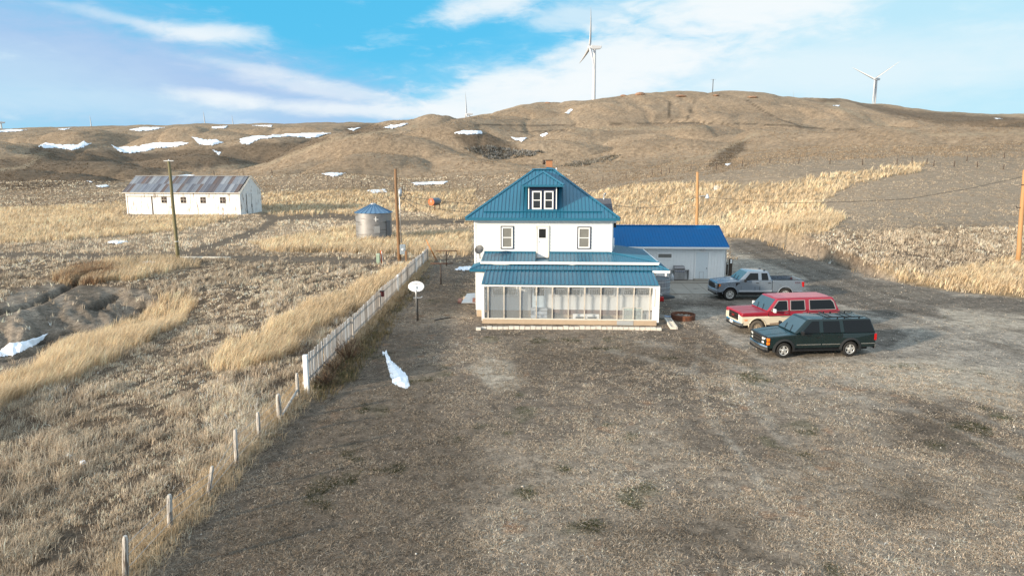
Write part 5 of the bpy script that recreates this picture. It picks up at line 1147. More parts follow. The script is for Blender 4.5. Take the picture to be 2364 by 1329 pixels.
    for y in (-.5, .5): MB().add([(-2.62, y - .05, 1.215), (-2.62, y + .05, 1.215), (-1.35, y * 1.1 + .05, 1.335), (-1.35, y * 1.1 - .05, 1.335), (-2.62, y, 1.245), (-1.35, y * 1.1, 1.365)], [(0, 4, 5, 3), (4, 1, 2, 5)]).build('bonnet_crease', P_SILVER, r3)
build_cars()
# ---------------------------------------------------------------- other buildings
def h2wv(p): return Vector(h2w(p[0], p[1], p[2]))
def build_shed():
    YS = 53.3; X_ = lambda px, py, Y: hat(px, py, Y)[0]; Z_ = lambda py, Y, px=1570: hat(px, py, Y)[1]
    x0, x1 = X_(1440, 600, YS) - 1.2, X_(1675, 610, YS); zt = Z_(573, YS); YR_ = YS + 3.1; ye = YS - .4
    O = (x0 + 4, YS, 0); root = thing('garage', h2w(*O), 'white board sided garage with a bright blue metal roof behind the farmhouse', 'garage', rotz=-YAW)
    part = lambda mb, n, m, p=root, **k: mb.build(n, m, p, O, **k)
    m = MB(); m.box(x0, x1, YS, YS + 6.2, -.1, zt)
    zr = Z_(521, YR_); ze = Z_(569.5, ye)
    m.add([(x1, YS, zt), (x1, YS + 6.2, zt), (x1, YR_, zr - .1)], [(0, 1, 2)])
    x = x0 + .1
    while x < x1 - .05:                                              # upright grooves between the boards
        m.box(x, x + .19, YS - .03, YS + .002, .02, zt); x += .225
    part(m, 'wall', M_SHEDW)
    m = MB(); m.box(x1 - .08, x1 + .02, YS - .03, YS + .03, 0, zt); part(m, 'corner_board', M_TRIMW)
    rx0, rx1 = x0 - .1, x1 + .10
    m = MB(); rib_roof(m, [(rx0, ye, ze), (rx1, ye, ze), (rx1, YR_, zr), (rx0, YR_, zr)], (0, 1, 1), .24, .018, .035); rib_roof(m, [(rx0, YS + 6.6, ze), (rx1, YS + 6.6, ze), (rx1, YR_, zr), (rx0, YR_, zr)], (0, -1, 1), .24, .018, .035)
    ridge_cap(m, (rx0, YR_, zr + .03), (rx1, YR_, zr + .03), .13)
    for y in (ye, YS + 6.6): m.bar((rx1 + .01, y, ze - .03), (rx1 + .01, YR_, zr - .03), .03, .13)
    rf = part(m, 'roof', M_BLUE)
    m = MB(); m.box(rx0, rx1, ye - .09, ye - .005, ze - .15, ze - .02); part(m, 'gutter', M_TRIMW, rf)
    a, zt_ = hat(1516, 582, YS); b, zb_ = hat(1553.5, 598.5, YS); window(root, O, a, b, zb_, zt_, YS - .03, M_TRIMW, .06, .07, M_BLIND, double=False)
    a, zt_ = hat(1604.5, 579, YS); b, zb_ = hat(1635.5, 643, YS)
    m = MB(); m.box(a + .10, b - .10, YS - .055, YS - .034, .06, zt_ - .10); d = part(m, 'door', mat('pale_door', (.66, .72, .75), .5, var=.05))
    m = MB(); m.box(a, a + .09, YS - .075, YS - .032, 0, zt_).box(b - .09, b, YS - .075, YS - .032, 0, zt_).box(a + .09, b - .09, YS - .075, YS - .032, zt_ - .09, zt_); part(m, 'door_frame', M_TRIMW, d)
    m = MB(); m.lathe([(0, -.09), (.035, -.08), (.035, -.06), (.015, -.05), (.015, -.02)], (b - .20, YS - .03, 1.0), 'y', 10); part(m, 'knob', M_DARKI, d)
    m = MB(); c = (a + b) / 2
    for (p, q, r_, s_) in ((-.17, -.145, .15, .72), (.145, .17, .15, .72), (-.145, .145, .70, .72), (-.145, .145, .15, .17)): m.box(c + p, c + q, YS - .066, YS - .0555, r_, s_)
    part(m, 'pet_flap', M_GALV, d)
    lx = X_(1622, 576, YS)
    for k, dx in enumerate((-.10, .12)):
        m = MB(); m.lathe([(.0, -.22), (.085, -.21), (.05, -.06), (.02, 0)], (lx + dx, YS - .02, zt - .08 - .03 * k), 'y', 12); part(m, 'floodlight', M_TRIMW)
    # doorstep, apron
    m = MB(); m.box(a - .05, b + .05, YS - .62, YS - .08, .10, .19); o = m.build('doorstep', M_CONC, None, (0, 0, 0), bevel=.015); o.rotation_euler = (0, 0, -YAW); tag(o, 'low concrete doorstep in front of the white garage door', 'step')
    sx0, sx1 = X_(1512, 660, 49), X_(1668, 660, 49)
    m = MB(); m.box(sx0 - .4, x1 + .1, YS - 1.35, YS - .012, -.05, .10); m.build('walkway', M_CONC, None, bevel=.015).rotation_euler = (0, 0, -YAW); tag(bpy.data.objects['walkway'], kind='structure')
    m = MB(); nx = 4
    for i in range(nx):
        for j in range(2):
            w_ = (sx1 - sx0) / nx; m.box(sx0 + i * w_ + .012, sx0 + (i + 1) * w_ - .012, YS - 1.38 - 2.3 * (j + 1) + .012, YS - 1.38 - 2.3 * j - .012, -.06, .045)
    o = m.build('concrete_slab', M_CONC, None, bevel=.01); o.rotation_euler = (0, 0, -YAW); tag(o, kind='structure')
build_shed()

def build_barn():
    a = R(-6); L, W = 22.6, 8.5; A = Vector((-50.5, 127.6, 0)); z0 = hz(-50.5, 127.6) - .1
    root = thing('barn', (A.x, A.y, z0), 'long white barn with peeling paint and a patchy rusty metal roof', 'barn', rotz=a)
    ze, zr = 4.4, 7.2
    M_B = mat('peeling_barn_paint', (.77, .76, .74), .75, var=.10, scale=.9, stain=(1.5, .545, (.26, .22, .19), (1.8, 1.8, .30)))
    m = MB(); m.box(-L, 0, 0, W, 0, ze); m.add([(0, 0, ze), (0, W, ze), (0, W / 2, zr - .05)], [(0, 1, 2)]); m.add([(-L, 0, ze), (-L, W, ze), (-L, W / 2, zr - .05)], [(0, 1, 2)])
    m.box(-L - .01, 0, -.015, .0, 1.95, 1.99); m.box(0, .02, -.01, W + .01, ze - .05, ze + .03)
    x = -L + .3
    while x < -.2: m.box(x, x + .035, -.018, .001, .05, ze - .05); x += .6
    m.build('wall', M_B, root)
    rg = random.Random(4); m = MB(); rows = 2; w = .76; n = int((L + .8) / w)
    cols = [(.20, .215, .24), (.16, .175, .205), (.26, .28, .31), (.125, .11, .115), (.17, .19, .23), (.12, .125, .15), (.21, .23, .27), (.135, .10, .09)]
    for s in (0, 1):
        for j in range(rows):
            for i in range(n):
                xa = -L - .4 + i * w; t0, t1 = j / rows, (j + 1) / rows; f = lambda t: (-.4 + (W / 2 + .4) * t if s == 0 else W + .4 - (W / 2 + .4) * t, ze - .26 + (zr - ze + .26) * t)
                (ya, za), (yb, zb_) = f(t0), f(min(1, t1 + .015)); o = .012 * ((i + j) % 2) + .014 * (1 - j)
                c = cols[rg.randrange(len(cols))]; k = .85 + .3 * rg.random(); c = tuple(q * k for q in c)
                m.add([(xa, ya, za + o), (xa + w + .02, ya, za + o), (xa + w + .02, yb, zb_ + o), (xa, yb, zb_ + o)], [(0, 1, 2, 3)], c)
                m.bar((xa, ya, za + o + .02), (xa, yb, zb_ + o + .02), .05, .03, tuple(q * 1.8 for q in cols[0]) if rg.random() < .4 else tuple(q * 1.4 for q in c))
    m.bar((-L - .4, W / 2, zr + .02), (.35, W / 2, zr + .02), .35, .06, (.3, .32, .35))
    rf = m.build('roof', vmat('patchy_roof', .5, .25, .25, 2.0, .5), root)
    m = MB(); m.box(-L - .4, .38, -.44, -.38, ze - .34, ze - .22); m.build('fascia', M_OLDW, rf)
    m = MB()
    for s in (-1, 1): m.bar((.36, W / 2 - s * (W / 2 + .4), ze - .30), (.36, W / 2, zr - .03), .05, .16)
    m.build('rake_board', M_OLDW, rf)
    # sliding door on the long side, four small windows, double door in the gable
    fx = lambda px: (px - 557) / (557 - 298) * L
    d0, d1 = fx(303), fx(357)
    m = MB(); m.box(d0, d1, -.09, -.03, .1, 3.35); d = m.build('sliding_door', M_B, root)
    m = MB(); m.box(d0 - .12, d0 - .03, -.07, -.022, 0, 3.4).box(d1 + .03, d1 + .16, -.07, -.022, 0, 3.4).box(d0 - .3, d1 + 4.4, -.12, -.022, 3.42, 3.50); m.build('door_track', M_DARKI, d)
    for px in (386, 430, 474.5, 518.5):
        x = fx(px); m = MB(); m.box(x - .52, x + .52, -.05, -.02, 2.25, 3.35); w_ = m.build('window', M_DARKI, root)
        m = MB(); m.box(x - .03, x + .03, -.065, -.051, 2.3, 3.3).box(x - .48, x - .04, -.065, -.051, 2.76, 2.83).box(x + .04, x + .48, -.065, -.051, 2.76, 2.83); m.build('frame', M_GREYW, w_)
        m = MB(); m.box(x - .45, x - .06, -.056, -.0505, 2.34, 2.74); m.build('pane', M_DARKG, w_)
    for q, (ya, yb) in enumerate(((2.5, 4.2), (4.35, 6.4))):
        m = MB(); m.box(.03, .09, ya, yb, .12, 3.95); g_ = m.build('gable_door', M_B, root)
        m = MB(); m.box(.091, .10, ya - .12, ya - .01, .1, 3.95); m.build('door_gap', M_BLACK, g_)
    m = MB(); m.box(.10, .16, 4.15, 4.4, 1.3, 1.9); m.build('hasp', M_DARKI, root)
build_barn()

def build_bin():
    cx, cy = -17.1, 84.6; z0 = hz(cx, cy) - .05; r = 2.18; ze = at(862, 490, cy)[1] - z0; zp = at(862, 471, cy)[1] - z0
    root = thing('grain_bin', (cx, cy, z0), 'round galvanised grain bin with a conical blue grey roof in the tall grass', 'grain bin')
    m = MB(); prof = []; k = 34
    for i in range(k * 2 + 1): prof.append((r + (.02 if i % 2 else 0), ze * i / (k * 2)))
    m.lathe(prof, n=48)
    for a in range(0, 360, 45): m.box(0, 0, 0, 0, 0, 0) if False else None
    M_BIN = mat('dull_galvanised', (.27, .27, .275), .5, metal=.45, var=.25, scale=1.0, stain=(1.0, .52, (.17, .165, .165), (.5, .5, 2.6)))
    m.build('shell', M_BIN, root)
    m = MB(); n = 24; rr = r + .16
    m.lathe([(rr, ze - .02), (.32, zp - .05)], n=n, smooth=False)
    for i in range(n):
        a = 2 * math.pi * i / n; m.bar((rr * math.cos(a), rr * math.sin(a), ze + .0), (.32 * math.cos(a), .32 * math.sin(a), zp - .03), .06, .07)
    rf = m.build('roof', mat('bin_roof', (.13, .24, .37), .4, metal=.35, var=.15, scale=2), root)
    m = MB(); m.lathe([(.34, zp - .12), (.34, zp + .05), (.30, zp + .10), (0, zp + .13)], n=18); m.build('cap', M_GALV, rf)
    a = R(-28); m = MB(); c = Vector((math.cos(a), math.sin(a), 0)); s_ = Vector((-c.y, c.x, 0))
    m.obox(c * (r + .06) + Vector((0, 0, 1.25)), c, s_, (0, 0, 1), .06, .36, 1.1); m.build('door', mat('bin_door', (.14, .15, .17), .5, metal=.3), root, bevel=.02)
    a = R(-70); c = Vector((math.cos(a), math.sin(a), 0)); s_ = Vector((-c.y, c.x, 0)); m = MB(); m.obox(c * (r + .03) + Vector((0, 0, 1.35)), c, s_, (0, 0, 1), .02, .36, .42); m.build('hatch', M_GALV, root)
    a = R(-72); c = Vector((math.cos(a), math.sin(a), 0)); s_ = Vector((-c.y, c.x, 0)); m = MB(); m.bar(c * (r + .05) + Vector((0, 0, 2.35)), c * (r + .05) + Vector((0, 0, 2.9)), .07); m.bar(c * (r + .05) - s_ * .25 + Vector((0, 0, 2.62)), c * (r + .05) + s_ * .3 + Vector((0, 0, 2.58)), .07); m.build('bracket', M_TRIMW, root)
build_bin()

# ---------------------------------------------------------------- poles and lines
def pole(name, base, top, r0, r1, m_, label, cat='utility pole', group=None):
    root = thing(name, base, label, cat, group); b = Vector(base); t = Vector(top) - b
    m = MB(); n = 7; rg = random.Random(int(base[0] * 10))
    m.tube([t * (i / n) + Vector((rg.uniform(-.015, .015), rg.uniform(-.015, .015), -0.3 if i == 0 else 0)) for i in range(n + 1)], [r0 + (r1 - r0) * i / n for i in range(n + 1)], 12); m.build('shaft', m_, root)
    return root, t
def wire(name, pts, r, label, sag=None, col=M_BLACK, cat='cable', group=None):
    p = [Vector(q) for q in pts]
    if len(p) == 2:
        a, b = p; p = [a.lerp(b, i / 16) - Vector((0, 0, 4 * (sag or 0) * (i / 16) * (1 - i / 16))) for i in range(17)]
    o = p[0].copy(); m = MB(); m.tube(p, r, 5); w = m.build(name, col, None, o); w.location = o; return tag(w, label, cat, group)
def build_poles():
    # greenish pole by the track
    x, y, z = ground_at(412, 603); tx, tz = at(389.5, 372, y)
    r, t = pole('wooden_pole', (x, y, z), (tx, y, tz), .17, .12, M_WOODG, 'tall bare greenish pole leaning left beside the dirt track', 'pole')
    m = MB(); m.bar(t + Vector((-.45, 0, .02)), t + Vector((.45, 0, .02)), .12, .08); m.tube([t, t + Vector((0, 0, .16))], .06, 8); m.build('top_bracket', M_GALV, r)
    m = MB(); m.tube([t * .20 + Vector((0, 0, 0)), t * .205], .19, 10); m.build('band', M_TRIMW, r)
    # service pole with meter box
    x, y, z = ground_at(922, 607); tx, tz = at(912.5, 390, y)
    r, t = pole('utility_pole', (x, y, z), (tx, y, tz), .17, .12, M_WOODP, 'weathered brown utility pole with grey conduit and meter box by the picket fence')
    P2 = Vector((x, y, z)); lean = lambda h: t * (h / t.z)
    m = MB(); hz0 = at(922, 560, y)[1] - z; hz1 = at(918, 437, y)[1] - z; o = Vector((.27, -.10, 0)); m.tube([lean(hz0) + o, lean(hz1) + o, lean(hz1) + o + Vector((.1, 0, .14)), lean(hz1) + o + Vector((.22, 0, .02))], .055, 8); m.build('conduit', M_GALV, r)
    m = MB(); a = at(928, 575, y)[1] - z; m.box(lean(a).x + .16, lean(a).x + .66, -.35, -.12, a - .45, a + .45); bx = m.build('meter_box', mat('meter_grey', (.30, .36, .42), .45, metal=.4), r, bevel=.03)
    m = MB(); m.lathe([(.0, -.40), (.10, -.39), (.11, -.35)], (lean(a).x + .42, 0, a), 'y', 12); m.build('meter_dial', M_TRIMW, bx)
    m = MB(); hh = hz1; m.tube([lean(hh) + Vector((.36, -.1, -.65)), lean(hh) + Vector((.36, -.1, .0))], .15, 10); m.build('transformer', mat('transformer_grey', (.42, .47, .52), .4, metal=.3), r)
    m = MB(); h2 = at(915, 453, y)[1] - z
    for k in range(2):
        c = lean(h2) + Vector((.55 + .6 * k, -.1, -.05 * k)); m.tube([c + Vector((.26 * math.cos(q / 12 * 6.283), 0, .30 * math.sin(q / 12 * 6.283))) for q in range(13)], .022, 5)
    m.build('wire_coil', M_BLACK, r)
    # wires to the house
    W0 = P2 + lean(h2 + .15) + Vector((.2, 0, 0)); grp = 'overhead wires from the utility pole to the house'
    e = lambda px, py, Y: Vector((at(px, py, Y)[0], Y, at(px, py, Y)[1]))
    wire('overhead_wire', [W0, e(1095, 471, 46)], .016, 'uppermost of the thin black wires from the utility pole to the house roof', .10, group=grp)
    wire('overhead_wire', [W0 - Vector((0, 0, .12)), e(1093, 489, 45)], .016, 'middle of the thin black wires from the utility pole to the house roof', .35, group=grp)
    wire('overhead_wire', [W0 - Vector((0, 0, .2)), e(985, 497, 60), e(1030, 512, 56), e(1096, 512, 45)], .018, 'lowest sagging black wire from the utility pole to the house', group=grp)
    # guy line with orange sleeve
    gx, gy, gz_ = ground_at(1007, 602); m = MB(); B = Vector((gx, gy, gz_)); T = e(984, 553, gy - .5)
    m.tube([B, B.lerp(T, .5), T], .035, 8); m.tube([B + Vector((.12, 0, 0)), T + Vector((.10, 0, -.3))], .03, 8); o = m.build('guy_line_sleeve', mat('orange_plastic', (.62, .22, .05), .5), None, B); o.location = B; tag(o, 'slanting orange guy line sleeve behind the far end of the picket fence', 'guy line')
    # pole behind the garage with a lamp arm
    y = 66.0; x = at(1608, 590, y)[0]; z = hz(x, y); tx, tz = at(1610.5, 397, y)
    r, t = pole('utility_pole', (x, y, z), (tx, y, tz), .17, .13, M_WOODL, 'orange brown utility pole with a lamp arm behind the garage')
    h = at(1610, 455, y)[1] - z; m = MB(); c = Vector((t.x * h / t.z, 0, h)); m.tube([c, c + Vector((.35, -.1, .10)), c + Vector((.8, -.15, .12))], .035, 7); arm = m.build('lamp_arm', M_GALV, r)
    m = MB(); m.lathe([(.04, .25), (.10, .20), (.11, .05), (.22, -.08), (.20, -.16), (0, -.20)], c + Vector((.92, -.15, .05)), 'z', 14); m.build('lamp_head', mat('lamp_grey', (.55, .60, .66), .3, metal=.2), arm)
    P3 = Vector((x, y, z)) + c
    wire('overhead_wire', [P3, e(1418, 474, 53)], .018, 'black wire from the pole behind the garage to the rear roof of the house', .5, group='overhead wires behind the garage')
    m_ = e(1396, 452, 52.0)
    # pole at the right edge
    gx, gy, gz_ = ground_at(2350, 606); tx, tz = at(2366, 392, gy)
    r, t = pole('utility_pole', (gx, gy, gz_), (tx, gy, tz), .18, .14, M_WOODL, 'orange brown utility pole at the right edge of the view')
    m = MB(); q = t * .84; m.tube([q - Vector((0, 0, .04)), q + Vector((0, 0, .04))], .175, 10); m.build('band', M_DARKI, r)
    m = MB(); q = t * .60; m.tube([q + Vector((-.15, -.05, 0)), q + Vector((-.4, -.05, -.05)), q + Vector((-.5, -.05, .1))], .03, 6); m.build('bracket', M_DARKI, r)
    wire('overhead_wire', [P3 + Vector((.1, 0, .05)), e(1800, 469, 64), e(1960, 466, 62), e(2100, 459, 60), e(2250, 433, 58), Vector((gx, gy, gz_)) + t * .93], .018, 'long sagging black wire across the right hand hillside', group='overhead wires behind the garage')
    # dark posts beside the garage
    for (px, py, pt, w, lab, cap) in ((1685, 636, 597, .24, 'thick dark wooden post with a white top patch beside the garage', 1), (1677.5, 634, 606, .13, 'thin dark wooden post close to the garage corner', 0)):
        x, y, z = ground_at(px, py); h = at(px, pt, y)[1] - z; m = MB(); m.box(-w / 2, w / 2, -w / 2, w / 2, -.3, h); root = thing('wooden_post', (x, y, z), lab, 'post', 'dark posts beside the garage'); m.build('shaft', mat('dark_post_wood', (.06, .042, .032), .8, var=.3, scale=12), root, bevel=.02)
        m = MB(); m.box(-w * .3, w * .3, -w / 2 - .01, -w / 2 - .002, h * .74, h * .97) if cap else m.box(-w * .4, w * .4, -w / 2 - .01, -w / 2 - .002, h * .88, h * .97); m.build('patch', M_TRIMW, root)
build_poles()

def build_far_fence():
    pts = [(1600 + a / 3.094, 120 + b / 3.094) for a, b in ((165, 832), (350, 818), (547, 800), (755, 800), (977, 803), (1210, 808), (1457, 803), (1563, 795), (1668, 803), (1718, 817), (1865, 820), (2030, 825), (2215, 843), (1955, 782), (2222, 762))]
    pts += [(1000 + a / 3.164, b / 3.164) for a, b in ((1238, 1327), (1410, 1303), (1600, 1278), (1667, 1275), (1725, 1266), (1882, 1249), (2067, 1242))]
    pts += [(660 + a / 3.32, 380 + b / 3.32) for a, b in ((113, 98), (320, 133), (512, 158), (578, 168), (637, 181), (826, 188), (895, 194), (1056, 198), (1252, 190), (1470, 188))]
    pts += [(260 + a / 4.7475, 360 + b / 4.7475) for a, b in ((1113, 222), (1432, 208), (1750, 213))] + [(240, 466), (73, 471)]
    first = None; rg = random.Random(9)
    for (px, py) in pts:
        g_ = ground_at(px, py)
        if not g_: continue
        x, y, z = g_
        if first is None:
            m = MB(); m.tube([(0, 0, -.4), (.02, 0, .8), (.0, 0, 1.5)], [.085, .08, .075], 7); first = m.build('fence_post', M_DARKI if False else mat('dark_fence_wood', (.085, .06, .045), .85, var=.25), None)
            tag(first, 'dark wooden post of the wire fence along the foot of the hills', 'fence post', 'posts of the wire fence along the hills'); o = first
        else: o = first.copy(); COL.objects.link(o)
        o.location = (x, y, z); s = 13.0 * y / F / 1.5; o.scale = (max(1, s * .9), max(1, s * .9), s); o.rotation_euler = (rg.uniform(-.06, .06), rg.uniform(-.06, .06), rg.uniform(0, 6))
build_far_fence()

# ---------------------------------------------------------------- fences by the yard
def build_fences():
    FX = lambda y: -8.08 + .17 * (y - 25.4) / 37.4
    y0, y1 = 25.45, 62.8; root = thing('picket_fence', (FX(y0), y0, hz(FX(y0), y0)), 'long weathered white picket fence running away from the viewer left of the house', 'fence'); O = root.location.copy()
    rg = random.Random(12); m = MB(); y = y0 + .22; cl = [(.50, .48, .46), (.58, .56, .54), (.43, .40, .37), (.62, .61, .60), (.36, .33, .30), (.47, .42, .38)]
    while y < y1:
        x = FX(y); z = hz(x, y); h = 1.40 + rg.uniform(-.05, .05) + .06 * math.sin(y * .5); w = .125 + rg.uniform(-.012, .012); ln = rg.uniform(-.03, .03)
        c = cl[rg.randrange(6)]; k = .85 + .3 * rg.random(); c = tuple(min(.8, q * k * .88) for q in c)
        if not rg.random() < .025:
            m.add([(x + ox, y + oy + (ln if oz > 0 else 0), z + (-.05 if oz == 0 else (h - (.0 if oz == 2 else .05)))) for ox in (0, .024) for oy, oz in ((-w / 2, 0), (w / 2, 0), (w / 2, 1), (w * .15, 2), (-w * .15, 2), (-w / 2, 1))], [(0, 1, 2, 3, 4, 5), (11, 10, 9, 8, 7, 6)] + [(i, (i + 1) % 6, (i + 1) % 6 + 6, i + 6) for i in range(6)], c)
        y += .195 + rg.uniform(-.012, .02)
    m.build('pickets', vmat('weathered_picket', .85, 0, .3, 6.0, .2, (1, 1, .15)), root, O)
    for zz in (.42, 1.12):
        m = MB(); ys = np.linspace(y0, y1, 24)
        for a, b in zip(ys[:-1], ys[1:]): m.bar((FX(a) - .03, a, hz(FX(a), a) + zz), (FX(b) - .03, b + .01, hz(FX(b), b) + zz), .05, .09)
        m.build('rail', M_GREYW, root, O)
    for yy, mm, w, h in ((y0, M_TRIMW, .17, 1.56), (33.2, M_GREYW, .11, 1.3), (40.3, M_GREYW, .11, 1.3), (46.6, M_TRIMW, .11, 1.42), (51.0, M_GREYW, .11, 1.3), (55.4, M_TRIMW, .11, 1.42), (59.8, M_TRIMW, .11, 1.42), (62.8, M_GREYW, .13, 1.55)):
        x = FX(yy); z = hz(x, yy); m = MB(); m.box(x + .026, x + .026 + w, yy - w / 2, yy + w / 2, z - .2, z + h); m.build('post', mm, root, O, bevel=.012)
    yy = 40.6; x = FX(yy); zt = at(867, 672, yy)[1]; zb_ = at(867, 684, yy)[1]
    r2 = thing('bird_box', (x + .1, yy, zb_), 'small dark red box hung on top of the picket fence', 'box'); m = MB(); m.box(-.15, .17, -.12, .12, 0, zt - zb_); m.build('case', mat('dark_red_wood', (.13, .03, .03), .7, var=.3), r2, bevel=.01); m = MB(); m.box(-.17, .19, -.15, .15, zt - zb_ + .001, zt - zb_ + .025); m.build('lid', M_DARKI, r2)
    # posts of the wire fence
    L = [((290, 1345), (289, 1238), 'nearest grey fence post, cut by the lower edge of the view', .068), ((393, 1228), (391, 1142), 'pale grey fence post with a dark top, second from the viewer', .068), ((480, 1152), (490, 1077), 'pale fence post leaning right, third from the viewer', .058),
         ((547, 1082), (543, 992), 'grey fence post with a split top, fourth from the viewer', .064), ((599, 1016), (595, 952), 'short grey fence post, fifth from the viewer', .064), ((646, 972), (642, 910), 'grey fence post with a slanting brace against it', .09), ((689, 925), (685, 862), 'thin brown fence post close to the end of the picket fence', .07)]
    tops = []
    for (b, t, lab, r_) in L:
        x, y, z = ground_at(b[0], b[1]); tx, tz = at(t[0], t[1], y); tops.append((Vector((x, y, z)), Vector((tx, y, tz))))
        m = MB(); d = Vector((tx - x, 0, tz - z)); q_ = random.Random(int(b[0])); m.tube([d * -.15, d * .2, d * .45, d * .7, d * .94, d * (1 + .02)], [r_, r_ * .97, r_ * (.9 + .12 * q_.random()), r_ * .92, r_ * .88, r_ * .6], 7); m.sm = [False] * len(m.sm); o = m.build('fence_post', mat('split_grey_post', (.50, .47, .43), .9, var=.35, scale=22, stretch=(1, 1, .07), bump=.6, stain=(16, .50, (.15, .125, .105), (1, 1, .07))), None); o.location = (x, y, z); tag(o, lab, 'fence post', 'grey posts of the old wire fence')
    a, b = tops[5], tops[6]; m = MB(); p = a[0].lerp(a[1], .22); q = b[0].lerp(b[1], .42); m.tube([p + Vector((.08, 0, 0)), q], .045, 7); o = m.build('fence_brace', M_GREYW, None, p); o.location = p; tag(o, 'slanting grey wooden brace between the two posts nearest the picket fence', 'brace')
    m = MB(); O = tops[0][0].copy()
    for h in (.35, .62, .88):
        m.tube([p.lerp(q, h) + Vector((.06, 0, 0)) for p, q in tops], .006, 4)
    o = m.build('fence_wire', M_GALV, None, O); o.location = O; tag(o, 'thin wire strung along the grey fence posts', 'wire')
build_fences()

# ---------------------------------------------------------------- yard things
def build_yard():
    # white dish on a post
    x, y, z = ground_at(963.5, 740); X_ = lambda px, py: at(px, py, y)
    root = thing('satellite_dish', (x, y, z), 'white oval satellite dish on a pole in the yard beside the picket fence', 'satellite dish')
    h1 = X_(963, 675)[1] - z; hb = X_(963, 688)[1] - z; cz = X_(961, 661)[1] - z; cx = X_(961, 661)[0] - x
    m = MB(); m.tube([(0.02, 0, -.1), (.02, 0, hb)], .055, 8); m.build('stump', mat('dark_stump', (.07, .06, .05), .85, var=.3), root)
    m = MB(); m.tube([(-.03, -.06, .5), (-.03, -.06, h1), (0, .03, cz)], .035, 8); m.bar((-.18, -.05, hb + .03), (.22, -.05, hb + .03), .05); m.bar((.22, -.05, hb + .03), (.30, .1, hb + .08), .04); m.build('mast', M_GALV, root)
    m = MB(); a_, b_ = .46, .30; N = 36; rg_ = 5; tilt = R(14); vs = [(0, 0, 0)]; fs = []
    fr = lambda u, v, d: (cx + u * a_, -.02 + d * math.cos(tilt) + v * b_ * math.sin(tilt) * .9, cz + v * b_ - d * math.sin(tilt))
    for side_, dd in ((0, 0), (1, .022)):
        base = len(vs) if side_ else 0
        if side_: vs.append((0, 0, 0))
        vs[base] = fr(0, 0, .085 + dd)
        for i in range(1, rg_ + 1):
            for k in range(N): q = i / rg_; vs.append(fr(q * math.cos(2 * math.pi * k / N), q * math.sin(2 * math.pi * k / N), .085 * (1 - q * q) + dd))
        fs += [(base, base + 1 + k, base + 1 + (k + 1) % N) for k in range(N)]
        fs += [(base + 1 + i * N + k, base + 1 + i * N + (k + 1) % N, base + 1 + (i + 1) * N + (k + 1) % N, base + 1 + (i + 1) * N + k) for i in range(rg_ - 1) for k in range(N)]
    bo = 1 + rg_ * N; fs += [(1 + (rg_ - 1) * N + k, 1 + (rg_ - 1) * N + (k + 1) % N, bo + 1 + (rg_ - 1) * N + (k + 1) % N, bo + 1 + (rg_ - 1) * N + k) for k in range(N)]
    m.add(vs, fs, smooth=True); dish = m.build('reflector', mat('dish_white', (.80, .82, .84), .35, var=.04), root)
    text_mesh('lettering', 'DIRECWAY', .075, mat('grey_print', (.36, .37, .40), .5), dish, Vector((cx + .02, .005, cz + .155)), Matrix.Rotation(R(90) - tilt * .3, 4, 'X').to_euler(), .003, sx=1.15)
    m = MB(); m.tube([(cx, .02, cz - b_ * .98), (cx + .03, -.42, cz - .22)], .022, 7); m.lathe([(.07, .03), (.075, -.04), (.05, -.10), (.0, -.11)], (cx + .05, -.40, cz - .13), 'y', 14); m.build('feed_horn', M_TRIMW, root, bevel=.0)
    # clothes line posts
    for (px, py, pt, xa, xb, lab) in ((1018, 656, 609.5, 993, 1046, 'nearer rusty T shaped clothes line post in the back yard'), (1031, 614, 580, 1006, 1056, 'farther dark T shaped clothes line post beyond the other one')):
        x, y, z = ground_at(px, py); h = at(px, pt, y)[1] - z; l_, r_ = at(xa, pt, y)[0] - x, at(xb, pt, y)[0] - x
        t = thing('clothes_line_post', (x, y, z), lab, 'post', 'clothes line posts'); m = MB(); m.tube([(0, 0, -.2), (0, 0, h)], .05, 8); m.build('shaft', M_DARKI, t); m = MB(); m.tube([(l_, 0, h + .05), (r_, 0, h + .05)], .04, 8); m.build('crossbar', mat('rust_dark', (.09, .045, .03), .8, var=.3), t)
    # pedestal, marker, stub post by the service pole
    def simple(nm, px, py, pt, w, d, m_, lab, cat, bev=.03):
        x, y, z = ground_at(px, py); h = at(px, pt, y)[1] - z; o_ = MB(); o_.box(-w / 2, w / 2, -d / 2, d / 2, -.15, h); o = o_.build(nm, m_, None, bevel=bev); o.location = (x, y, z); return tag(o, lab, cat)
    o_ = None
    x, y, z = ground_at(873.5, 610); t = thing('utility_pedestal', (x, y, z), 'pale green utility pedestal beside an orange marker at the track', 'pedestal'); h = at(873, 585, y)[1] - z; m = MB(); m.box(-.15, .15, -.14, .14, -.1, h * .8); m.build('base', mat('pale_green_box', (.30, .40, .31), .5), t, bevel=.02); m = MB(); m.box(-.165, .165, -.155, .155, h * .8 + .002, h); m.build('lid', mat('pale_green_lid', (.36, .45, .36), .5), t, bevel=.02)
    x, y, z = ground_at(882.5, 609); t = thing('marker_post', (x, y, z), 'orange and white marker post next to the green pedestal', 'marker post'); h = at(880, 578, y)[1] - z; m = MB(); m.bar((0, 0, -.1), (-.10, 0, h), .12, .08, up=(0, 1, 0)); m.build('stake', mat('marker_orange', (.55, .13, .05), .5), t); m = MB(); m.bar((.075, -.03, 0), (-.02, -.03, h * .95), .05, .05, up=(0, 1, 0)); m.build('sleeve', M_TRIMW, t)
    simple('wooden_post', 938, 608, 579, .20, .20, M_WOODP, 'short brown wooden stub post right of the meter box', 'post')
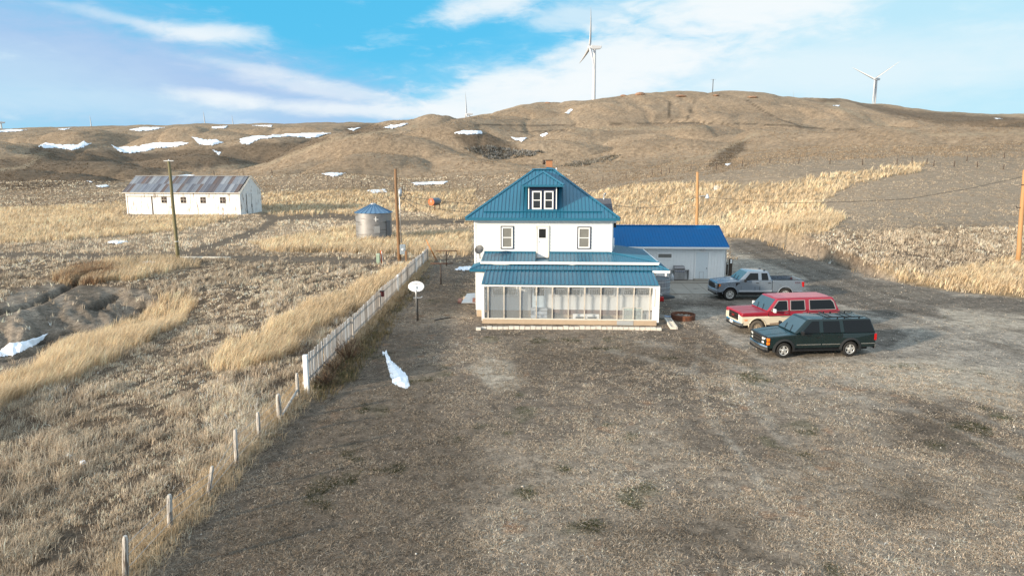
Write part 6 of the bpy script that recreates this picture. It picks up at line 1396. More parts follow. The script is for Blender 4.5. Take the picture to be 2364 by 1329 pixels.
    # long pale pipe by the track
    a, b = ground_at(372, 599), ground_at(532, 599.5); m = MB(); p, q = Vector(a) + Vector((0, 0, .16)), Vector(b) + Vector((0, 0, .16)); m.tube([p, p.lerp(q, .33), p.lerp(q, .66), q], .15, 10); o = m.build('pipe', mat('pale_pipe', (.66, .60, .50), .6, var=.12), None, p); o.location = p; tag(o, 'long pale pipe lying along the dirt track behind the leaning pole', 'pipe')
    # hose
    pts = [ground_at(px, py) for px, py in ((1003, 740), (1015, 738), (1028, 735), (1042, 734))]; m = MB(); p0 = Vector(pts[0]); m.tube([Vector(p) + Vector((0, 0, .03)) for p in pts], .028, 6); o = m.build('hose', M_BLACK, None, p0); o.location = p0; tag(o, 'short black hose lying on the ground right of the white dish pole', 'hose')
    # cellar hatch
    x, y, z = ground_at(1077, 700); t = thing('cellar_hatch', (x, y, z), 'low cellar hatch of bricks and a sloping grey sheet at the left house wall', 'hatch')
    w = 41 / F * y
    m = MB(); m.box(-w / 2, -w / 2 + .26, -.1, .75, 0, .20); m.box(w / 2 - .16, w / 2 + .05, -.25, .2, 0, .34); m.build('brick_kerb', mat('red_brick', (.20, .105, .09), .9, var=.35, scale=18), t, bevel=.015)
    m = MB(); m.add([(-w / 2 + .25, -.3, .10), (w / 2 + .02, -.3, .12), (w / 2 + .02, .95, .52), (-w / 2 + .55, .95, .48)] + [(-w / 2 + .25, -.3, .04), (w / 2 + .02, -.3, .06), (w / 2 + .02, .95, .44), (-w / 2 + .55, .95, .40)], [(0, 1, 2, 3), (7, 6, 5, 4), (0, 4, 5, 1), (1, 5, 6, 2), (2, 6, 7, 3), (3, 7, 4, 0)]); m.build('cover', M_GALV, t)
    m = MB(); m.box(-w / 2 + .3, w / 2, .3, .95, 0, .3); m.build('core', M_PLINTH, t)
    # block edging in front of the porch
    rg = random.Random(3); k = 34; first = None
    for i in range(k):
        px = 1098 + (1528 - 1098) * (i + .5) / k; py = 760.5 + 3.0 * max(0, (i - 20) / 14) ** 1.5 + (2 if i == 0 else 0)
        x, y, z = ground_at(px, py); w = 430 / k / F * y * .94
        if first is None:
            m = MB(); m.box(-.5, .5, -.11, .11, -.05, .135); first = m.build('paving_block', M_BLOCK, None, bevel=.012); o = first; tag(o, 'white concrete block in the row along the front of the porch', 'block', 'white blocks edging the porch')
        else: o = first.copy(); COL.objects.link(o)
        o.location = (x, y + .12, z + rg.uniform(-.012, .02)); o.scale = (w, 1, 1 + rg.uniform(-.06, .1)); o.rotation_euler = (rg.uniform(-.04, .04), rg.uniform(-.03, .03), rg.uniform(-.04, .04) - .03)
    # fire ring, lattice block, plank and stones right of the porch
    x, y, z = ground_at(1583, 741); r_ = 28.5 / F * y; t = thing('fire_ring', (x, y + r_ * .9, z), 'rusty round steel fire ring filled with stones right of the porch', 'fire ring')
    m = MB(); m.lathe([(r_ * .98, -.05), (r_, .08), (r_ * .975, .14), (r_ * 1.0, .20), (r_ * 1.0, .30), (r_ * .95, .30), (r_ * .93, .0)], n=36); m.build('ring', M_RUST, t)
    m = MB(); m.lathe([(r_ * .93, .13), (r_ * .5, .17), (0.001, .16)], n=30); m.build('ash', mat('ash', (.13, .115, .10), .95, var=.5, scale=9, bump=.5), t)
    m = MB()
    for i in range(26):
        a = rg.uniform(0, 6.28); q = r_ * .8 * math.sqrt(rg.random()); s_ = rg.uniform(.04, .12); c = Vector((math.cos(a) * q + r_ * .1, math.sin(a) * q, .17)); g_ = rg.uniform(.5, 1.2)
        m.add([c + Vector(v) * s_ for v in ((1, 0, 0), (0, 1.1, 0), (-.9, .1, 0), (0, -1, 0), (.1, 0, .7), (0, 0, -.5))], [(0, 1, 4), (1, 2, 4), (2, 3, 4), (3, 0, 4), (1, 0, 5), (2, 1, 5), (3, 2, 5), (0, 3, 5)], (.36 * g_, .32 * g_, .27 * g_))
    m.build('stones', vmat('stone', .9), t)
    p0, p1 = Vector(ground_at(1541, 738)), Vector(ground_at(1556, 760)); d = (p1 - p0).normalized(); s_ = d.cross(Vector((0, 0, 1))).normalized(); L_ = (p1 - p0).length; m = MB()
    for q in (-.16, .16): m.bar(p0 + s_ * q + Vector((0, 0, .07)), p1 + s_ * q + Vector((0, 0, .07)), .06, .14)
    for i in range(8): c = p0 + d * (L_ * i / 7) + Vector((0, 0, .07)); m.bar(c - s_ * .125, c + s_ * .125, .06, .135)
    o = m.build('lattice_block', M_BLOCK, None, p0); o.location = p0; tag(o, 'white ladder like concrete edging piece lying beside the fire ring', 'edging')
    a, b = Vector(ground_at(1533, 733)), Vector(ground_at(1552, 734)); m = MB(); m.bar(a + Vector((0, 0, .08)), b + Vector((0, 0, .06)), .22, .10); o = m.build('plank', mat('blue_grey_plank', (.30, .38, .52), .6, var=.15), None, a, bevel=.01); o.location = a; tag(o, 'blue grey board lying between porch end and fire ring', 'board')
    def rock(nm, px, py, s_, col, lab, seed, cat='stone', sq=.6):
        x, y, z = ground_at(px, py); bm = bmesh.new(); bmesh.ops.create_icosphere(bm, subdivisions=3, radius=1)
        r2 = random.Random(seed)
        for v in bm.verts:
            n_ = v.co.normalized(); q = 1 + .32 * (float(fbm(np.array([n_.x * 1.6 + seed]), np.array([n_.y * 1.6 + n_.z * 1.3]), 3, seed)[0]) - .5) * 2; v.co = Vector((n_.x * q * s_[0], n_.y * q * s_[1], n_.z * q * s_[2]))
        me = bpy.data.meshes.new(nm); bm.to_mesh(me); bm.free(); me.materials.append(col); o = bpy.data.objects.new(nm, me); COL.objects.link(o); o.location = (x, y, z + s_[2] * .25); return tag(o, lab, cat)
    rock('boulder', 1526, 735, (.22, .2, .2), mat('grey_rock', (.24, .23, .21), .9, var=.3, scale=5, bump=.5), 'round grey stone at the right corner of the porch', 2)
    M_RR = mat('red_rock', (.30, .185, .125), .9, var=.4, scale=.6, bump=.5); k = 0
    for (px, py, sx, sz, lab) in ((1478, 219, 7, 2.4, 'largest reddish rock outcrop on the hill crest right of the tall turbine'), (1440, 222, 5, 1.4, 'small reddish rocks left of the largest crest outcrop'), (1572, 223, 8, 1.5, 'low reddish rock outcrop above the two tyre tracks on the hill'), (1653, 221, 5, 1.0, 'small reddish rocks just below the mast on the hilltop'), (1738, 225, 7, 1.2, 'flat reddish rock outcrop right of the hilltop mast'), (1265, 238, 4, 1.0, 'dark rocks on the left shoulder of the hill crest')):
        k += 1; rock('rock_outcrop', px, py, (sx * .6, sx * .4, sz * .75), M_RR, lab, 20 + k, 'rocks')
    # barbecue on the walkway
    x, y, z = ground_at(1566, 648.5); t = thing('barbecue_grill', (x, y, z + .06), 'stainless steel gas barbecue with side shelves against the garage wall', 'barbecue', rotz=-YAW)
    k = F / y; w = 24 / k
    m = MB(); m.box(-w / 2, w / 2, -.3, .3, .08, .84); m.build('cabinet', M_GRILL, t, bevel=.02)
    for s_ in (-1, 1):
        m = MB(); a, b = sorted((s_ * .012, s_ * (w / 2 - .02))); m.box(a, b, -.325, -.302, .12, .64); d_ = m.build('cabinet_door', M_GRILL, t, bevel=.01); m = MB(); m.box(s_ * .05 - .012, s_ * .05 + .012, -.35, -.326, .3, .55); m.build('handle', M_CHROME, d_)
        m = MB(); a, b = sorted((s_ * (w / 2 + .005), s_ * (w / 2 + .36))); m.box(a, b, -.28, .28, .80, .86); m.build('side_shelf', M_GRILL, t, bevel=.01)
    m = MB(); m.box(-w / 2 - .01, w / 2 + .01, -.34, -.302, .68, .82); pn = m.build('control_panel', M_GRILL, t, bevel=.01); m = MB()
    for i in range(5): m.lathe([(.0, -.05), (.032, -.045), (.035, 0)], (-w * .38 + w * .76 * i / 4, -.342, .75), 'y', 10)
    m.build('knobs', mat('knob_blue', (.05, .10, .25), .4), pn)
    m = MB(); m.prism([(-.30, .845), (-.33, .98), (-.22, 1.12), (.15, 1.16), (.29, 1.05), (.29, .845)], 'x', -w / 2, w / 2); m2 = MB(); m2.v = [(a, b, c) for a, b, c in m.v]; m2.f = m.f; m2.c = m.c; m2.sm = m.sm; m2.build('lid', mat('lid_steel', (.25, .25, .26), .35, metal=.7), t, bevel=.03)
    m = MB(); m.bar((-w * .35, -.36, .95), (w * .35, -.36, .95), .03); m.build('lid_handle', M_CHROME, t)
    m = MB(); m.box(w / 2 + .30, w / 2 + .35, -.25, .25, 0, .80); m.build('frame_leg', M_GRILL, t)
    x, y, z = ground_at(1551.5, 650); o = MB(); o.lathe([(.0, .0), (.13, .0), (.155, .06), (.155, .34), (.12, .43), (.05, .46)], n=16); t = thing('propane_tank', (x, y, z + .06), 'small grey propane bottle beside the barbecue', 'gas bottle'); o.build('tank', mat('tank_grey', (.42, .45, .48), .4, metal=.3), t); o = MB(); o.lathe([(.10, .42), (.10, .55), (.085, .55), (.085, .42)], n=14); o.build('collar', M_GALV, t)
    x, y, z = ground_at(1547, 641); t = thing('smoker', (x, y, z + .06), 'black upright smoker with a chimney left of the barbecue', 'smoker'); m = MB(); m.lathe([(.0, .25), (.22, .28), (.25, .45), (.25, .85), (.18, .98), (0, 1.0)], n=16); m.build('drum', M_BLACK, t); m = MB(); m.tube([(.05, 0, .97), (.05, 0, 1.28)], .06, 9); m.build('chimney', M_BLACK, t); m = MB()
    for a in (0, 2.1, 4.2): m.tube([(.2 * math.cos(a), .2 * math.sin(a), .45), (.28 * math.cos(a), .28 * math.sin(a), -.02)], .018, 6)
    m.build('stand', M_BLACK, t)
    # slatted tub, black sledge, red can
    x, y, z = ground_at(1518, 682.5); r_ = 1.0; t = thing('wooden_tub', (x + .05, y + r_, z), 'grey slatted wooden tub half hidden behind the porch end', 'tub')
    m = MB(); n = 30
    for i in range(n):
        a = 2 * math.pi * i / n; c = Vector((math.cos(a), math.sin(a), 0)); m.obox(c * r_ * .97 + Vector((0, 0, .55)), c, (-c.y, c.x, 0), (0, 0, 1), .025, math.pi * r_ / n * .93, .55)
    m.build('staves', mat('grey_stave', (.26, .27, .29), .7, var=.25, scale=10, stretch=(1, 1, .2)), t)
    for q in (.2, .5, .9):
        m = MB(); m.lathe([(r_ + .005, q - .025), (r_ + .012, q - .02), (r_ + .012, q + .02), (r_ + .005, q + .025)], n=36); m.build('hoop', M_GALV, t)
    m = MB(); m.lathe([(r_ * .95, 1.04), (r_ * .5, 1.06), (0.001, 1.06)], n=30); m.build('lid', mat('tub_lid', (.10, .11, .12), .6), t)
    a, b = Vector(ground_at(1518, 690)), Vector(ground_at(1557, 687)); m = MB(); d = b - a; n = 9; vs = []
    for i in range(n + 1):
        q = i / n; w_ = .30 * math.sin(math.pi * min(1, .12 + q * .76)) ** .6; hgt_ = .16 * math.sin(math.pi * min(1, .1 + q * .8)); c = a + d * q
        vs += [c + Vector((0, -w_, .03)), c + Vector((0, -w_ * .7, .03 + hgt_)), c + Vector((0, w_ * .7, .05 + hgt_)), c + Vector((0, w_, .03))]
    m.add(vs, [(4 * i + j, 4 * i + j + 1, 4 * i + j + 5, 4 * i + j + 4) for i in range(n) for j in range(3)] + [(3, 2, 1, 0), (4 * n, 4 * n + 1, 4 * n + 2, 4 * n + 3)], smooth=True); o = m.build('tarpaulin_bundle', M_BLACK, None, a); o.location = a; tag(o, 'long black tarpaulin bundle on the ground by the concrete slab', 'bundle')
    x, y, z = ground_at(1527, 695); t = thing('fuel_can', (x, y, z), 'small red fuel can beside the right end of the porch', 'fuel can'); m = MB(); m.box(-.17, .13, -.12, .12, .0, .30); m.build('can', mat('red_can', (.45, .012, .015), .4), t, bevel=.04); m = MB(); m.tube([(-.05, 0, .29), (.02, 0, .42), (-.12, 0, .50)], .025, 7); m.build('spout', M_TRIMW, t)
    # fuel tank on its stand
    x, y, z = ground_at(997, 489); k = F / y; r_ = 8.3 / k; zc = at(997, 466, y)[1] - z; t = thing('fuel_tank', (x, y, z), 'orange ended fuel barrel on a rusty leg stand in the golden field', 'tank')
    c = Vector((-1.0 / k, 0, zc)); ax = Vector((.42, .9, .0)).normalized(); m = MB(); L_ = 2.6; pr_ = []
    for i in range(9): pass
    m.tube([c, c + ax * .05, c + ax * (L_ - .05), c + ax * L_], [r_ * .97, r_, r_, r_ * .97], 22); m.build('barrel', mat('tank_steel', (.17, .19, .23), .45, metal=.4, var=.25), t)
    m = MB(); m.tube([c - ax * .02, c - ax * .004], [r_ * .93, r_ * 1.0], 22); en = m.build('end_cap', mat('tank_orange', (.62, .13, .035), .6, var=.3, scale=3, stain=(4, .6, (.2, .06, .03), (1, 1, 1))), t); m = MB(); m.bar(c - ax * .05 + Vector((0, 0, -.1)), c - ax * .05 + Vector((0, 0, r_ * .7)), .10); m.build('gauge', M_TRIMW, en)
    for i, (u, v) in enumerate(((.15, -.8), (.15, .8), (.85, -.8), (.85, .8))):
        p = c + ax * L_ * u + Vector((.9, -.42, 0)) * (v * r_); m = MB(); m.tube([(p.x + v * .1, p.y, -.1), (p.x, p.y, zc - r_ * .8)], .07, 7); m.build('leg', M_RUST, t)
    m = MB()
    for v in (-.8, .8): m.bar(c + ax * L_ * .1 + Vector((.9, -.42, 0)) * (v * r_) - Vector((0, 0, r_ * .85)), c + ax * L_ * .9 + Vector((.9, -.42, 0)) * (v * r_) - Vector((0, 0, r_ * .85)), .14)
    m.build('cradle', M_RUST, t)
    # grey dish on the house corner
    yb = 40.15; bx, bz = hat(1108.5, 595, yb); dx, dz = hat(1106, 575.5, yb - .25); O = h2w(bx, yb, bz); t = thing('satellite_dish', O, 'dark grey satellite dish fixed to the left end of the porch roof', 'satellite dish', rotz=-YAW)
    D = Vector((dx - bx, -.25, dz - bz)); nrm = Vector((-.42, -.80, .42)).normalized(); u = nrm.cross(Vector((0, 0, 1))).normalized(); v = u.cross(nrm) * -1
    m = MB(); m.tube([(0, 0, -.05), (-.02, .02, .18), D + nrm * -.08], .028, 7); m.build('mast', M_DARKI, t)
    m = MB(); vs = []; fs = []; N = 28
    for sd_, off in ((0, 0), (1, -.02)):
        b0 = len(vs); vs.append(D + nrm * (off - .05))
        for i in (1, 2, 3):
            for k_ in range(N): q = i / 3; vs.append(D + u * (.30 * q * math.cos(2 * math.pi * k_ / N)) + v * (.27 * q * math.sin(2 * math.pi * k_ / N)) + nrm * (off - .05 * (1 - q * q)))
        fs += [(b0, b0 + 1 + k_, b0 + 1 + (k_ + 1) % N) for k_ in range(N)] + [(b0 + 1 + i * N + k_, b0 + 1 + i * N + (k_ + 1) % N, b0 + 1 + (i + 1) * N + (k_ + 1) % N, b0 + 1 + (i + 1) * N + k_) for i in range(2) for k_ in range(N)]
    m.add(vs, fs, smooth=True); m.build('reflector', mat('dish_grey', (.055, .058, .062), .5, var=.1), t)
    m = MB(); m.tube([D - v * -.25, D - v * -.1 + nrm * .32], .014, 6); m.lathe([(.035, -.05), (.035, .05)], D + nrm * .33 + v * .1, 'y', 10, cap=True); m.build('feed_arm', M_DARKI, t)
build_yard()

def build_porch_things():
    YL, YP = 39.35, 37.6
    rg = random.Random(8); Z_ = lambda py, Y, px=1300: hat(px, py, Y)[1]; X_ = lambda px, Y: hat(px, 700, Y)[0]
    # icicle lights behind the glass
    y = YP + .12; O = (0, y, 0); x0, x1 = X_(1130, y), X_(1499, y); m = MB(); zt = Z_(664, y); bays = [X_(p, y) for p in (1127, 1163.5, 1201, 1238, 1275, 1312, 1349.5, 1387, 1425, 1463, 1500)]
    for a, b in zip(bays[:-1], bays[1:]):
        pts = [(a + (b - a) * i / 8, y, zt - .07 * 4 * (i / 8) * (1 - i / 8)) for i in range(9)]; m.tube(pts, .007, 4)
        for i in range(9):
            x = a + (b - a) * (i + .5) / 9; L_ = rg.choice((.12, .2, .3, .38, .45)); z0 = zt - .06
            k = 0.05
            while k < L_: m.box(x - .009, x + .009, y - .006, y + .006, z0 - k - .02, z0 - k); k += .075
    o = m.build('string_lights', mat('bulb_white', (.85, .87, .9), .3), None, O); o.location = h2w(*O); o.rotation_euler = (0, 0, -YAW); tag(o, 'white icicle string lights hung along the inside of the porch glass', 'string lights')
    def inhouse(root): return root
    # white appliance panel with two grilles, leaning sash, boxes
    y = YL - .55; a, b = X_(1323, y), X_(1384, y); zt = Z_(724, y); t = thing('heater_panel', h2w((a + b) / 2, y, 0), 'low white panel with two dark grilles standing inside the porch', 'panel', rotz=-YAW); w = (b - a) / 2
    m = MB(); m.box(-w, w, -.08, .08, .0, zt); m.build('case', M_TRIMW, t, bevel=.02)
    for s_ in (-1, 1):
        m = MB(); c = s_ * w * .45; m.box(c - w * .36, c + w * .36, -.10, -.083, zt * .15, zt * .62); g_ = m.build('grille', M_GALV, t); m = MB(); m.box(c - w * .31, c + w * .31, -.106, -.101, zt * .25, zt * .52); m.build('slot', M_BLACK, g_)
    y = YL - 1.0; a, b = X_(1438, y), X_(1484, y); zt = Z_(708, y); t = thing('glass_sash', h2w(a, y, 0), 'spare glass sash in a pale frame leaning at the right end inside the porch', 'sash', rotz=-YAW); w = b - a
    m = MB(); f = .06
    m.box(0, f, 0, .04, 0, zt).box(w - f, w, 0, .04, 0, zt).box(f, w - f, 0, .04, zt - f, zt).box(f, w - f, 0, .04, 0, f); m.build('frame', M_OLDW, t); m = MB(); m.box(f, w - f, .015, .022, f, zt - f); m.build('pane', glass('greenish_pane', (.78, .88, .82), .75, .08), t)
    for i, (px, py, w, h, col, lab) in enumerate(((1481, 724, .40, .34, (.30, .29, .31), 'grey box stacked inside the porch behind the leaning sash'), (1496, 722, .34, .5, (.42, .44, .48), 'pale grey box in the right corner inside the porch'))):
        y = YL - .6; x = X_(px, y); m = MB(); m.box(-w / 2, w / 2, -.2, .2, .0, h); t = thing('storage_box', h2w(x, y, 0), lab, 'box', rotz=-YAW + .2 * i); m.build('case', mat('box_grey_%s' % ('light' if i else 'dark'), col, .7), t, bevel=.01); m = MB(); m.box(-w / 2 - .01, w / 2 + .01, -.21, .21, h + .001, h + .05); m.build('lid', mat('box_lid', (.36, .36, .38), .6), t, bevel=.01)
build_porch_things()

# ---------------------------------------------------------------- wind turbines and mast
M_TURB = mat('turbine_white', (.52, .53, .55), .5, var=.04, scale=.05)
def turbine(hub, D, yaw, phi, label, L=44.0, th=80.0, pitch=58):
    """hub seen at photo point `hub`, depth D; yaw: heading of the rotor axis; phi: turn of the rotor"""
    x, z = at(hub[0], hub[1], D); root = thing('wind_turbine', (x, D, z - th), label, 'wind turbine', 'wind turbines beyond the hills', yaw)
    ax0 = Vector((-5.5, 0, 0)); m = MB()                              # local frame: rotor faces -x
    m.lathe([(2.25, -30), (2.2, 0), (1.9, th * .5), (1.35, th - 2)], (0, 0, 0), n=20); m.build('tower', M_TURB, root)
    m = MB(); m.prism([(-4.6, th - 2.0), (-4.6, th + 1.7), (-3.5, th + 2.1), (6.0, th + 1.6), (7.4, th + 2.2), (7.2, th - .6), (5.5, th - 1.6), (-3.5, th - 2.2)], 'y', -1.8, 1.8); m.build('nacelle', M_TURB, root, bevel=.45)
    m = MB(); m.lathe([(.0, -2.6), (.9, -2.2), (1.6, -1.0), (1.7, 1.0)], (-5.6, 0, th), 'x', 16); hb = m.build('hub', M_TURB, root)
    for k in range(3):
        a = phi + k * 2 * math.pi / 3; d = Vector((0, math.sin(a), math.cos(a))); e = Vector((0, math.cos(a), -math.sin(a))); m = MB(); vs = []; n = 12
        for i in range(n + 1):
            t = i / n; r = 1.0 + t * (L - 1); c = (2.0 if t < .04 else 3.3 * (1 - t) ** .85 + .55 * t * (1 - .5 * t)) if t < 1 else .15; c = max(c, .15); th_ = max(.10, c * (.9 if t < .04 else .20)); tw = R(16) * (1 - t) ** 2 + R(pitch)
            o = Vector((-5.8 - 1.8 * t * t, 0, th)) + d * r; ce = e * math.cos(tw) + Vector((1, 0, 0)) * math.sin(tw); ne = ce.cross(d)
            vs += [o - ce * c * .35, o + ne * th_ * .5, o + ce * c * .65, o - ne * th_ * .5]
        m.add(vs, [(4 * i + j, 4 * i + (j + 1) % 4, 4 * i + 4 + (j + 1) % 4, 4 * i + 4 + j) for i in range(n) for j in range(4)] + [(3, 2, 1, 0), (4 * n, 4 * n + 1, 4 * n + 2, 4 * n + 3)], smooth=True)
        m.build('blade', M_TURB, root)
    return root
def build_turbines():
    t = turbine((1373, 110), 760, R(8), R(-14), 'tallest nearest wind turbine standing behind the hill crest in the middle', L=40.0)
    turbine((2024, 183), 1120, R(34), R(60), 'wind turbine on the right with two blades spread in a V', pitch=12)
    turbine((1083, 264), 1400, R(14), R(0), 'wind turbine half sunk behind the left foot of the big hill')
    turbine((2, 283), 1500, R(30), R(25), 'wind turbine cut by the left edge of the view')
    for (px, py, ph, lab) in ((219, 314, 6, 'turbine blade tip leaning right above the left skyline'), (481, 304, 0, 'tallest lone turbine blade tip above the snowy left skyline'), (547, 314, -1, 'thin turbine blade tip right of the tallest one on the left skyline'), (1835, 258, -3, 'turbine blade tip leaning left above the right shoulder of the hill')):
        turbine((px, py), 1500, R(12), R(ph), lab)
    g_ = ground_at(1645, 214, 300); x, y, z = g_; h = at(1645, 184, y)[1] - z
    t = thing('mast', (x, y, z), 'thin dark measuring mast standing on the hilltop', 'mast'); m = MB(); m.tube([(0, 0, -1), (0, 0, h)], .32, 7); m.build('shaft', M_DARKI, t); m = MB(); m.bar((-2.2, 0, h), (2.2, 0, h), .25); m.bar((0, 0, h), (0, 0, h + .9), .25); m.build('sensor_arm', M_GALV, t)
build_turbines()
# ---------------------------------------------------------------- old snow
def snow_patch(poly, lab, group=None, lift=0.05, thick=0.10, step=None, name='snow_patch'):
    P = np.array(poly, float); x0, y0 = P.min(0); x1, y1 = P.max(0); st = step or max(1.0, (x1 - x0) / 120); sy = max(.35, min(st, (y1 - y0) / 18))
    xs = np.arange(x0 - 2, x1 + 2 + st, st); ys = np.arange(y0 - 1.5, y1 + 1.5 + sy, sy); XX, YY = np.meshgrid(xs, ys)
    sd = poly_sd(XX, YY, P) + (fbm(XX / max(4, (x1 - x0) / 16), YY / max(1.6, (y1 - y0) / 6), 4, 7) - .5) * min(9, (y1 - y0) * .6)
    ins = sd > 0; vid = -np.ones(XX.shape, int); V = []; last = None
    q = ins[:-1, :-1] & ins[1:, :-1] & ins[:-1, 1:] & ins[1:, 1:]
    used = np.zeros(XX.shape, bool); used[:-1, :-1] |= q; used[1:, :-1] |= q; used[:-1, 1:] |= q; used[1:, 1:] |= q
    jj, ii = np.nonzero(used); G_ = ground_many(XX[jj, ii], YY[jj, ii])
    for j, i, g_ in zip(jj, ii, G_):
        if not g_[0] == g_[0]: continue
        d = min(1.0, sd[j, i] / max(2.0, (y1 - y0) * .25)); vid[j, i] = len(V); V.append((g_[0], g_[1], g_[2] + lift * (.4 + .6 * d) + thick * d))
    F_ = []
    for j, i in zip(*np.nonzero(q)):
        k = (vid[j, i], vid[j, i + 1], vid[j + 1, i + 1], vid[j + 1, i])
        if min(k) < 0: continue
        yy = [V[t][1] for t in k]
        if max(yy) - min(yy) < 0.12 * min(yy) + 1.5: F_.append(k)
    if not F_: return None
    par = list(range(len(V)))
    def root_(a):
        while par[a] != a: par[a] = par[par[a]]; a = par[a]
        return a
    for k in F_:
        for t in k[1:]: par[root_(t)] = root_(k[0])
    cnt = {}
    for k in F_: cnt[root_(k[0])] = cnt.get(root_(k[0]), 0) + 1
    big = max(cnt, key=cnt.get); F_ = [k for k in F_ if root_(k[0]) == big]
    keep = sorted({t for k in F_ for t in k}); mp_ = {a: b for b, a in enumerate(keep)}; V = [V[t] for t in keep]; F_ = [tuple(mp_[t] for t in k) for k in F_]
    O = Vector(np.mean(np.array(V), 0)); m = MB(); m.add(V, F_, smooth=True); o = m.build(name, M_SNOW, None, O); o.location = O
    return tag(o, lab, 'snow', group)
def build_snow():
    snow_patch([(884, 812), (893, 807), (900, 828), (925, 850), (941, 868), (946, 890), (936, 899), (906, 884), (899, 858), (890, 832)], 'long narrow snow drift on the bare yard right of the picket fence', None, .02, .06, 0.8, 'snow_drift')
    snow_patch([(-60, 815), (0, 808), (20, 792), (60, 787), (112, 770), (100, 788), (62, 808), (30, 822), (-40, 830)], 'large snow patch in the eroded gully at the left edge', None, .06, .12, 1.6, 'snow_drift')
    snow_patch([(114, 814), (150, 797), (174, 796), (150, 808)], 'small snow strip between the gully snow and the golden grass', None, .05, .06, 1.0, 'snow_drift')
    snow_patch([(149, 1062), (158, 1055), (173, 1062), (160, 1068)], 'small white snow lump in the near left field', None, .12, .06, .8, 'snow_drift')
    snow_patch([(180, 1076), (195, 1071), (202, 1077), (190, 1081)], 'tiny snow lump right of the other one in the near left field', None, .12, .05, .8, 'snow_drift')
    snow_patch([(1048, 624), (1062, 617), (1090, 616), (1094, 624), (1070, 626)], 'snow strip beside the left end of the porch roof behind the house', None, .05, .08, 1, 'snow_drift')
    g_ = 'old snow patches in the hollows of the hills'; lab = 'old white snow patch lying in a hollow of the brown hills'
    for P in ([(0, 301), (35, 299), (68, 301), (30, 305), (-20, 307)], [(128, 299), (165, 296), (150, 301)], [(298, 300), (330, 294), (385, 294), (350, 302), (320, 304)],
              [(88, 338), (105, 330), (130, 334), (155, 335), (180, 334), (187, 327), (195, 326), (205, 332), (217, 330), (190, 342), (165, 348), (130, 343), (100, 344)],
              [(253, 332), (270, 340), (320, 338), (350, 330), (420, 329), (445, 332), (405, 340), (360, 345), (310, 355), (280, 354), (263, 343)], [(441, 316), (470, 322), (500, 322), (517, 330), (490, 338), (460, 334)],
              [(549, 322), (580, 314), (660, 309), (740, 306), (780, 308), (802, 317), (740, 320), (660, 317), (600, 323), (575, 336), (553, 330)], [(488, 346), (513, 352), (506, 359)], [(800, 298), (830, 295), (842, 300), (815, 304)],
              [(878, 297), (900, 290), (952, 284), (932, 291), (905, 299), (885, 301)], [(488, 293), (527, 291), (520, 297), (490, 298)], [(570, 290), (630, 289), (627, 294)], [(1042, 309), (1070, 303), (1112, 304), (1114, 310), (1080, 313)],
              [(1177, 316), (1195, 320), (1219, 318), (1206, 328), (1188, 325)], [(1246, 313), (1262, 307), (1267, 312), (1252, 318)], [(1304, 261), (1318, 252), (1325, 254), (1312, 264)], [(187, 413), (216, 421), (207, 422)], [(219, 429), (246, 427), (252, 431), (230, 434)],
              [(738, 402), (760, 398), (802, 400), (770, 409)], [(843, 440), (890, 437), (895, 445), (860, 447)], [(946, 422), (1000, 420), (1035, 419), (1025, 426), (960, 428)], [(1643, 434), (1655, 429), (1670, 436), (1650, 441)], [(1672, 380), (1690, 377), (1680, 384)], [(1920, 244), (1940, 243), (1936, 247)], [(2292, 273), (2310, 274), (2328, 279), (2310, 278)],
              [(244, 561), (270, 557), (302, 560), (270, 566)], [(308, 611), (345, 606), (375, 610), (340, 614)], [(398, 407), (430, 403), (455, 405), (430, 409)]):
        yb = P[0][1]; far = 1.0 if yb < 345 else .3
        snow_patch(P, lab, g_, .35 * far + .05, .25 * far, None)
build_snow()

# ---------------------------------------------------------------- shrubs and brush
def bare_shrub(px, py, h, w, n, label, seed, col):
    x, y, z = ground_at(px, py); rg = random.Random(seed); t = thing('bare_shrub', (x, y, z - .03), label, 'shrub'); m = MB(); tw = MB()
    for i in range(n):
        a = rg.uniform(0, 6.28); q = rg.uniform(.15, 1) ** .7; e = Vector((math.cos(a) * w * q, math.sin(a) * w * q * .8, h * rg.uniform(.55, 1) * (1.1 - .45 * q))); b = Vector((math.cos(a) * .12 * q, math.sin(a) * .12, 0))
        mid = b.lerp(e, .5) + Vector((rg.uniform(-.06, .06), rg.uniform(-.06, .06), .10)); m.tube([b, mid, e], [.012, .009, .004], 4)
        for k in range(5):
            f = rg.uniform(.35, .95); s_ = b.lerp(mid, f * 2) if f < .5 else mid.lerp(e, f * 2 - 1); d = (e - b).normalized() + Vector((rg.uniform(-.9, .9), rg.uniform(-.9, .9), rg.uniform(-.2, .6))); tw.tube([s_, s_ + d * rg.uniform(.12, .32)], [.006, .003], 3)
    m.build('stems', col, t); tw.build('twigs', col, t)
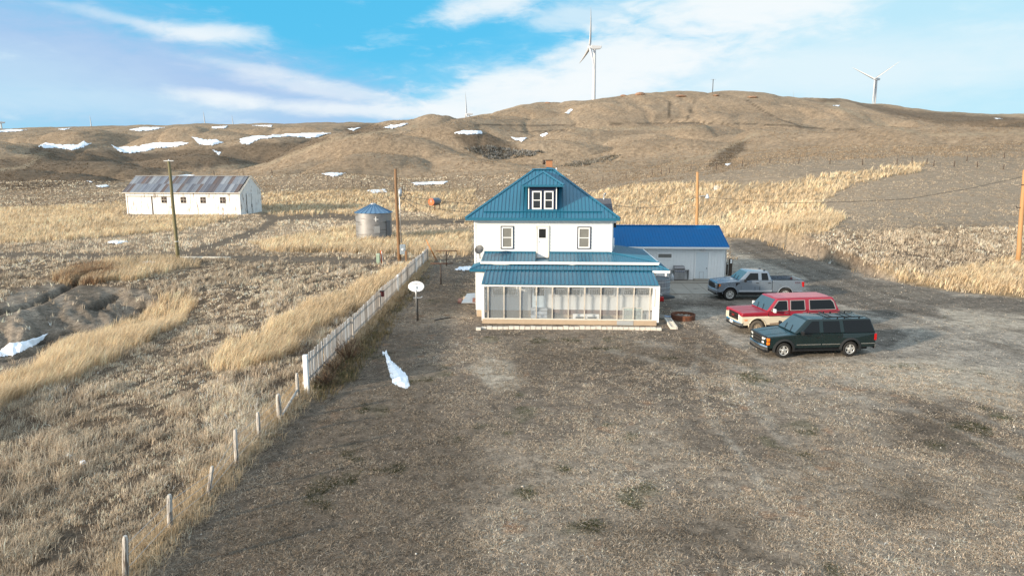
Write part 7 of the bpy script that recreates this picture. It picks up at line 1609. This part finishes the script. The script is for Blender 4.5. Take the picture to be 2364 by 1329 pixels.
def build_shrubs():
    c = mat('shrub_bark', (.15, .095, .06), .85, var=.3, scale=10)
    bare_shrub(803, 832, 1.25, .85, 46, 'bare brown twiggy shrub against the picket fence', 1, c)
    bare_shrub(752, 893, .75, .6, 34, 'low bare shrub near the near end of the picket fence', 2, c)
    bare_shrub(775, 862, .8, .7, 30, 'low bare shrub between the two others along the picket fence', 3, c)
    r = np.random.default_rng(31)
    def patch(name, poly, n, k, h, w, pal, spread=.25, lean=.3, seed=1, tones=True):
        P = np.array(poly, float); pts = []
        while len(pts) < n:
            q = np.stack([r.uniform(P[:, 0].min(), P[:, 0].max(), 200), r.uniform(P[:, 1].min(), P[:, 1].max(), 200)], 1)
            q = q[(poly_sd(q[:, 0], q[:, 1], P) + (fbm(q[:, 0] / 14, q[:, 1] / 7, 2, 5) - .5) * 14) > 0]
            if len(q): w_ = ground_many(q[:, 0], q[:, 1]); pts += [tuple(v) for v in w_[~np.isnan(w_[:, 0]), :2]]
        pts = pts[:n]
        p = np.array(pts); kk = np.array(pal)[r.integers(0, len(pal), n)] * r.uniform(.7, 1.25, (n, 1))
        blades(name, p[:, 0], p[:, 1], k, h, w, kk, spread, lean, .6, (.05, 0), seed)
    patch('rusty_willow_brush', [(125, 652), (160, 625), (230, 612), (270, 618), (262, 640), (230, 656), (170, 658)], 420, 14, .6, .03, [(.34, .21, .125), (.28, .18, .11), (.42, .28, .17), (.24, .17, .12)], .35, .35, 3)
    patch('grey_sagebrush', [(1075, 345), (1110, 338), (1150, 342), (1215, 350), (1260, 352), (1225, 362), (1180, 366), (1140, 370), (1110, 360)], 260, 9, .9, .32, [(.30, .29, .27), (.24, .23, .21), (.36, .35, .33), (.16, .14, .11)], .8, .7, 4)
    patch('grey_sagebrush', [(1290, 385), (1330, 372), (1400, 362), (1430, 360), (1400, 374), (1340, 386)], 130, 9, .8, .28, [(.34, .31, .27), (.28, .26, .22), (.20, .17, .13)], .7, .7, 5)
    patch('fence_foot_weeds', [(705, 905), (760, 850), (860, 745), (920, 690), (985, 625), (992, 640), (930, 720), (880, 790), (820, 870), (740, 925)], 620, 9, .28, .02, [(.20, .17, .09), (.28, .21, .12), (.13, .125, .06), (.36, .28, .16), (.24, .18, .11)], .25, .7, 6)
build_shrubs()
def build_hill_grass():
    r = np.random.default_rng(91); X, Y = scatter(90000, 150, 620, .9, seed=71); A = areas(X, Y)
    pr = (.25 + sstep(fbm(X / 5, Y / 7, 3, 141), .42, .62)) * (1 - .97 * A['rut']); k = r.random(len(X)) < pr; X, Y = X[k], Y[k]; A = {q: v[k] for q, v in A.items()}
    tone = fbm(X / 22, Y / 22, 3, 143); pal = np.array([(.345, .262, .182), (.305, .23, .158), (.385, .295, .208), (.265, .20, .137)])[r.integers(0, 4, len(X))] * (.75 + .5 * tone)[:, None]
    pal = pal * (1 - .6 * A['dark'][:, None])  # grass takes the slopes' painted darkening too
    blades('hill_grass', X, Y, 3, .18 + .2 * tone, .00085 * Y, pal, .5, .5, .7, (.15, 0), 73)
build_hill_grass()
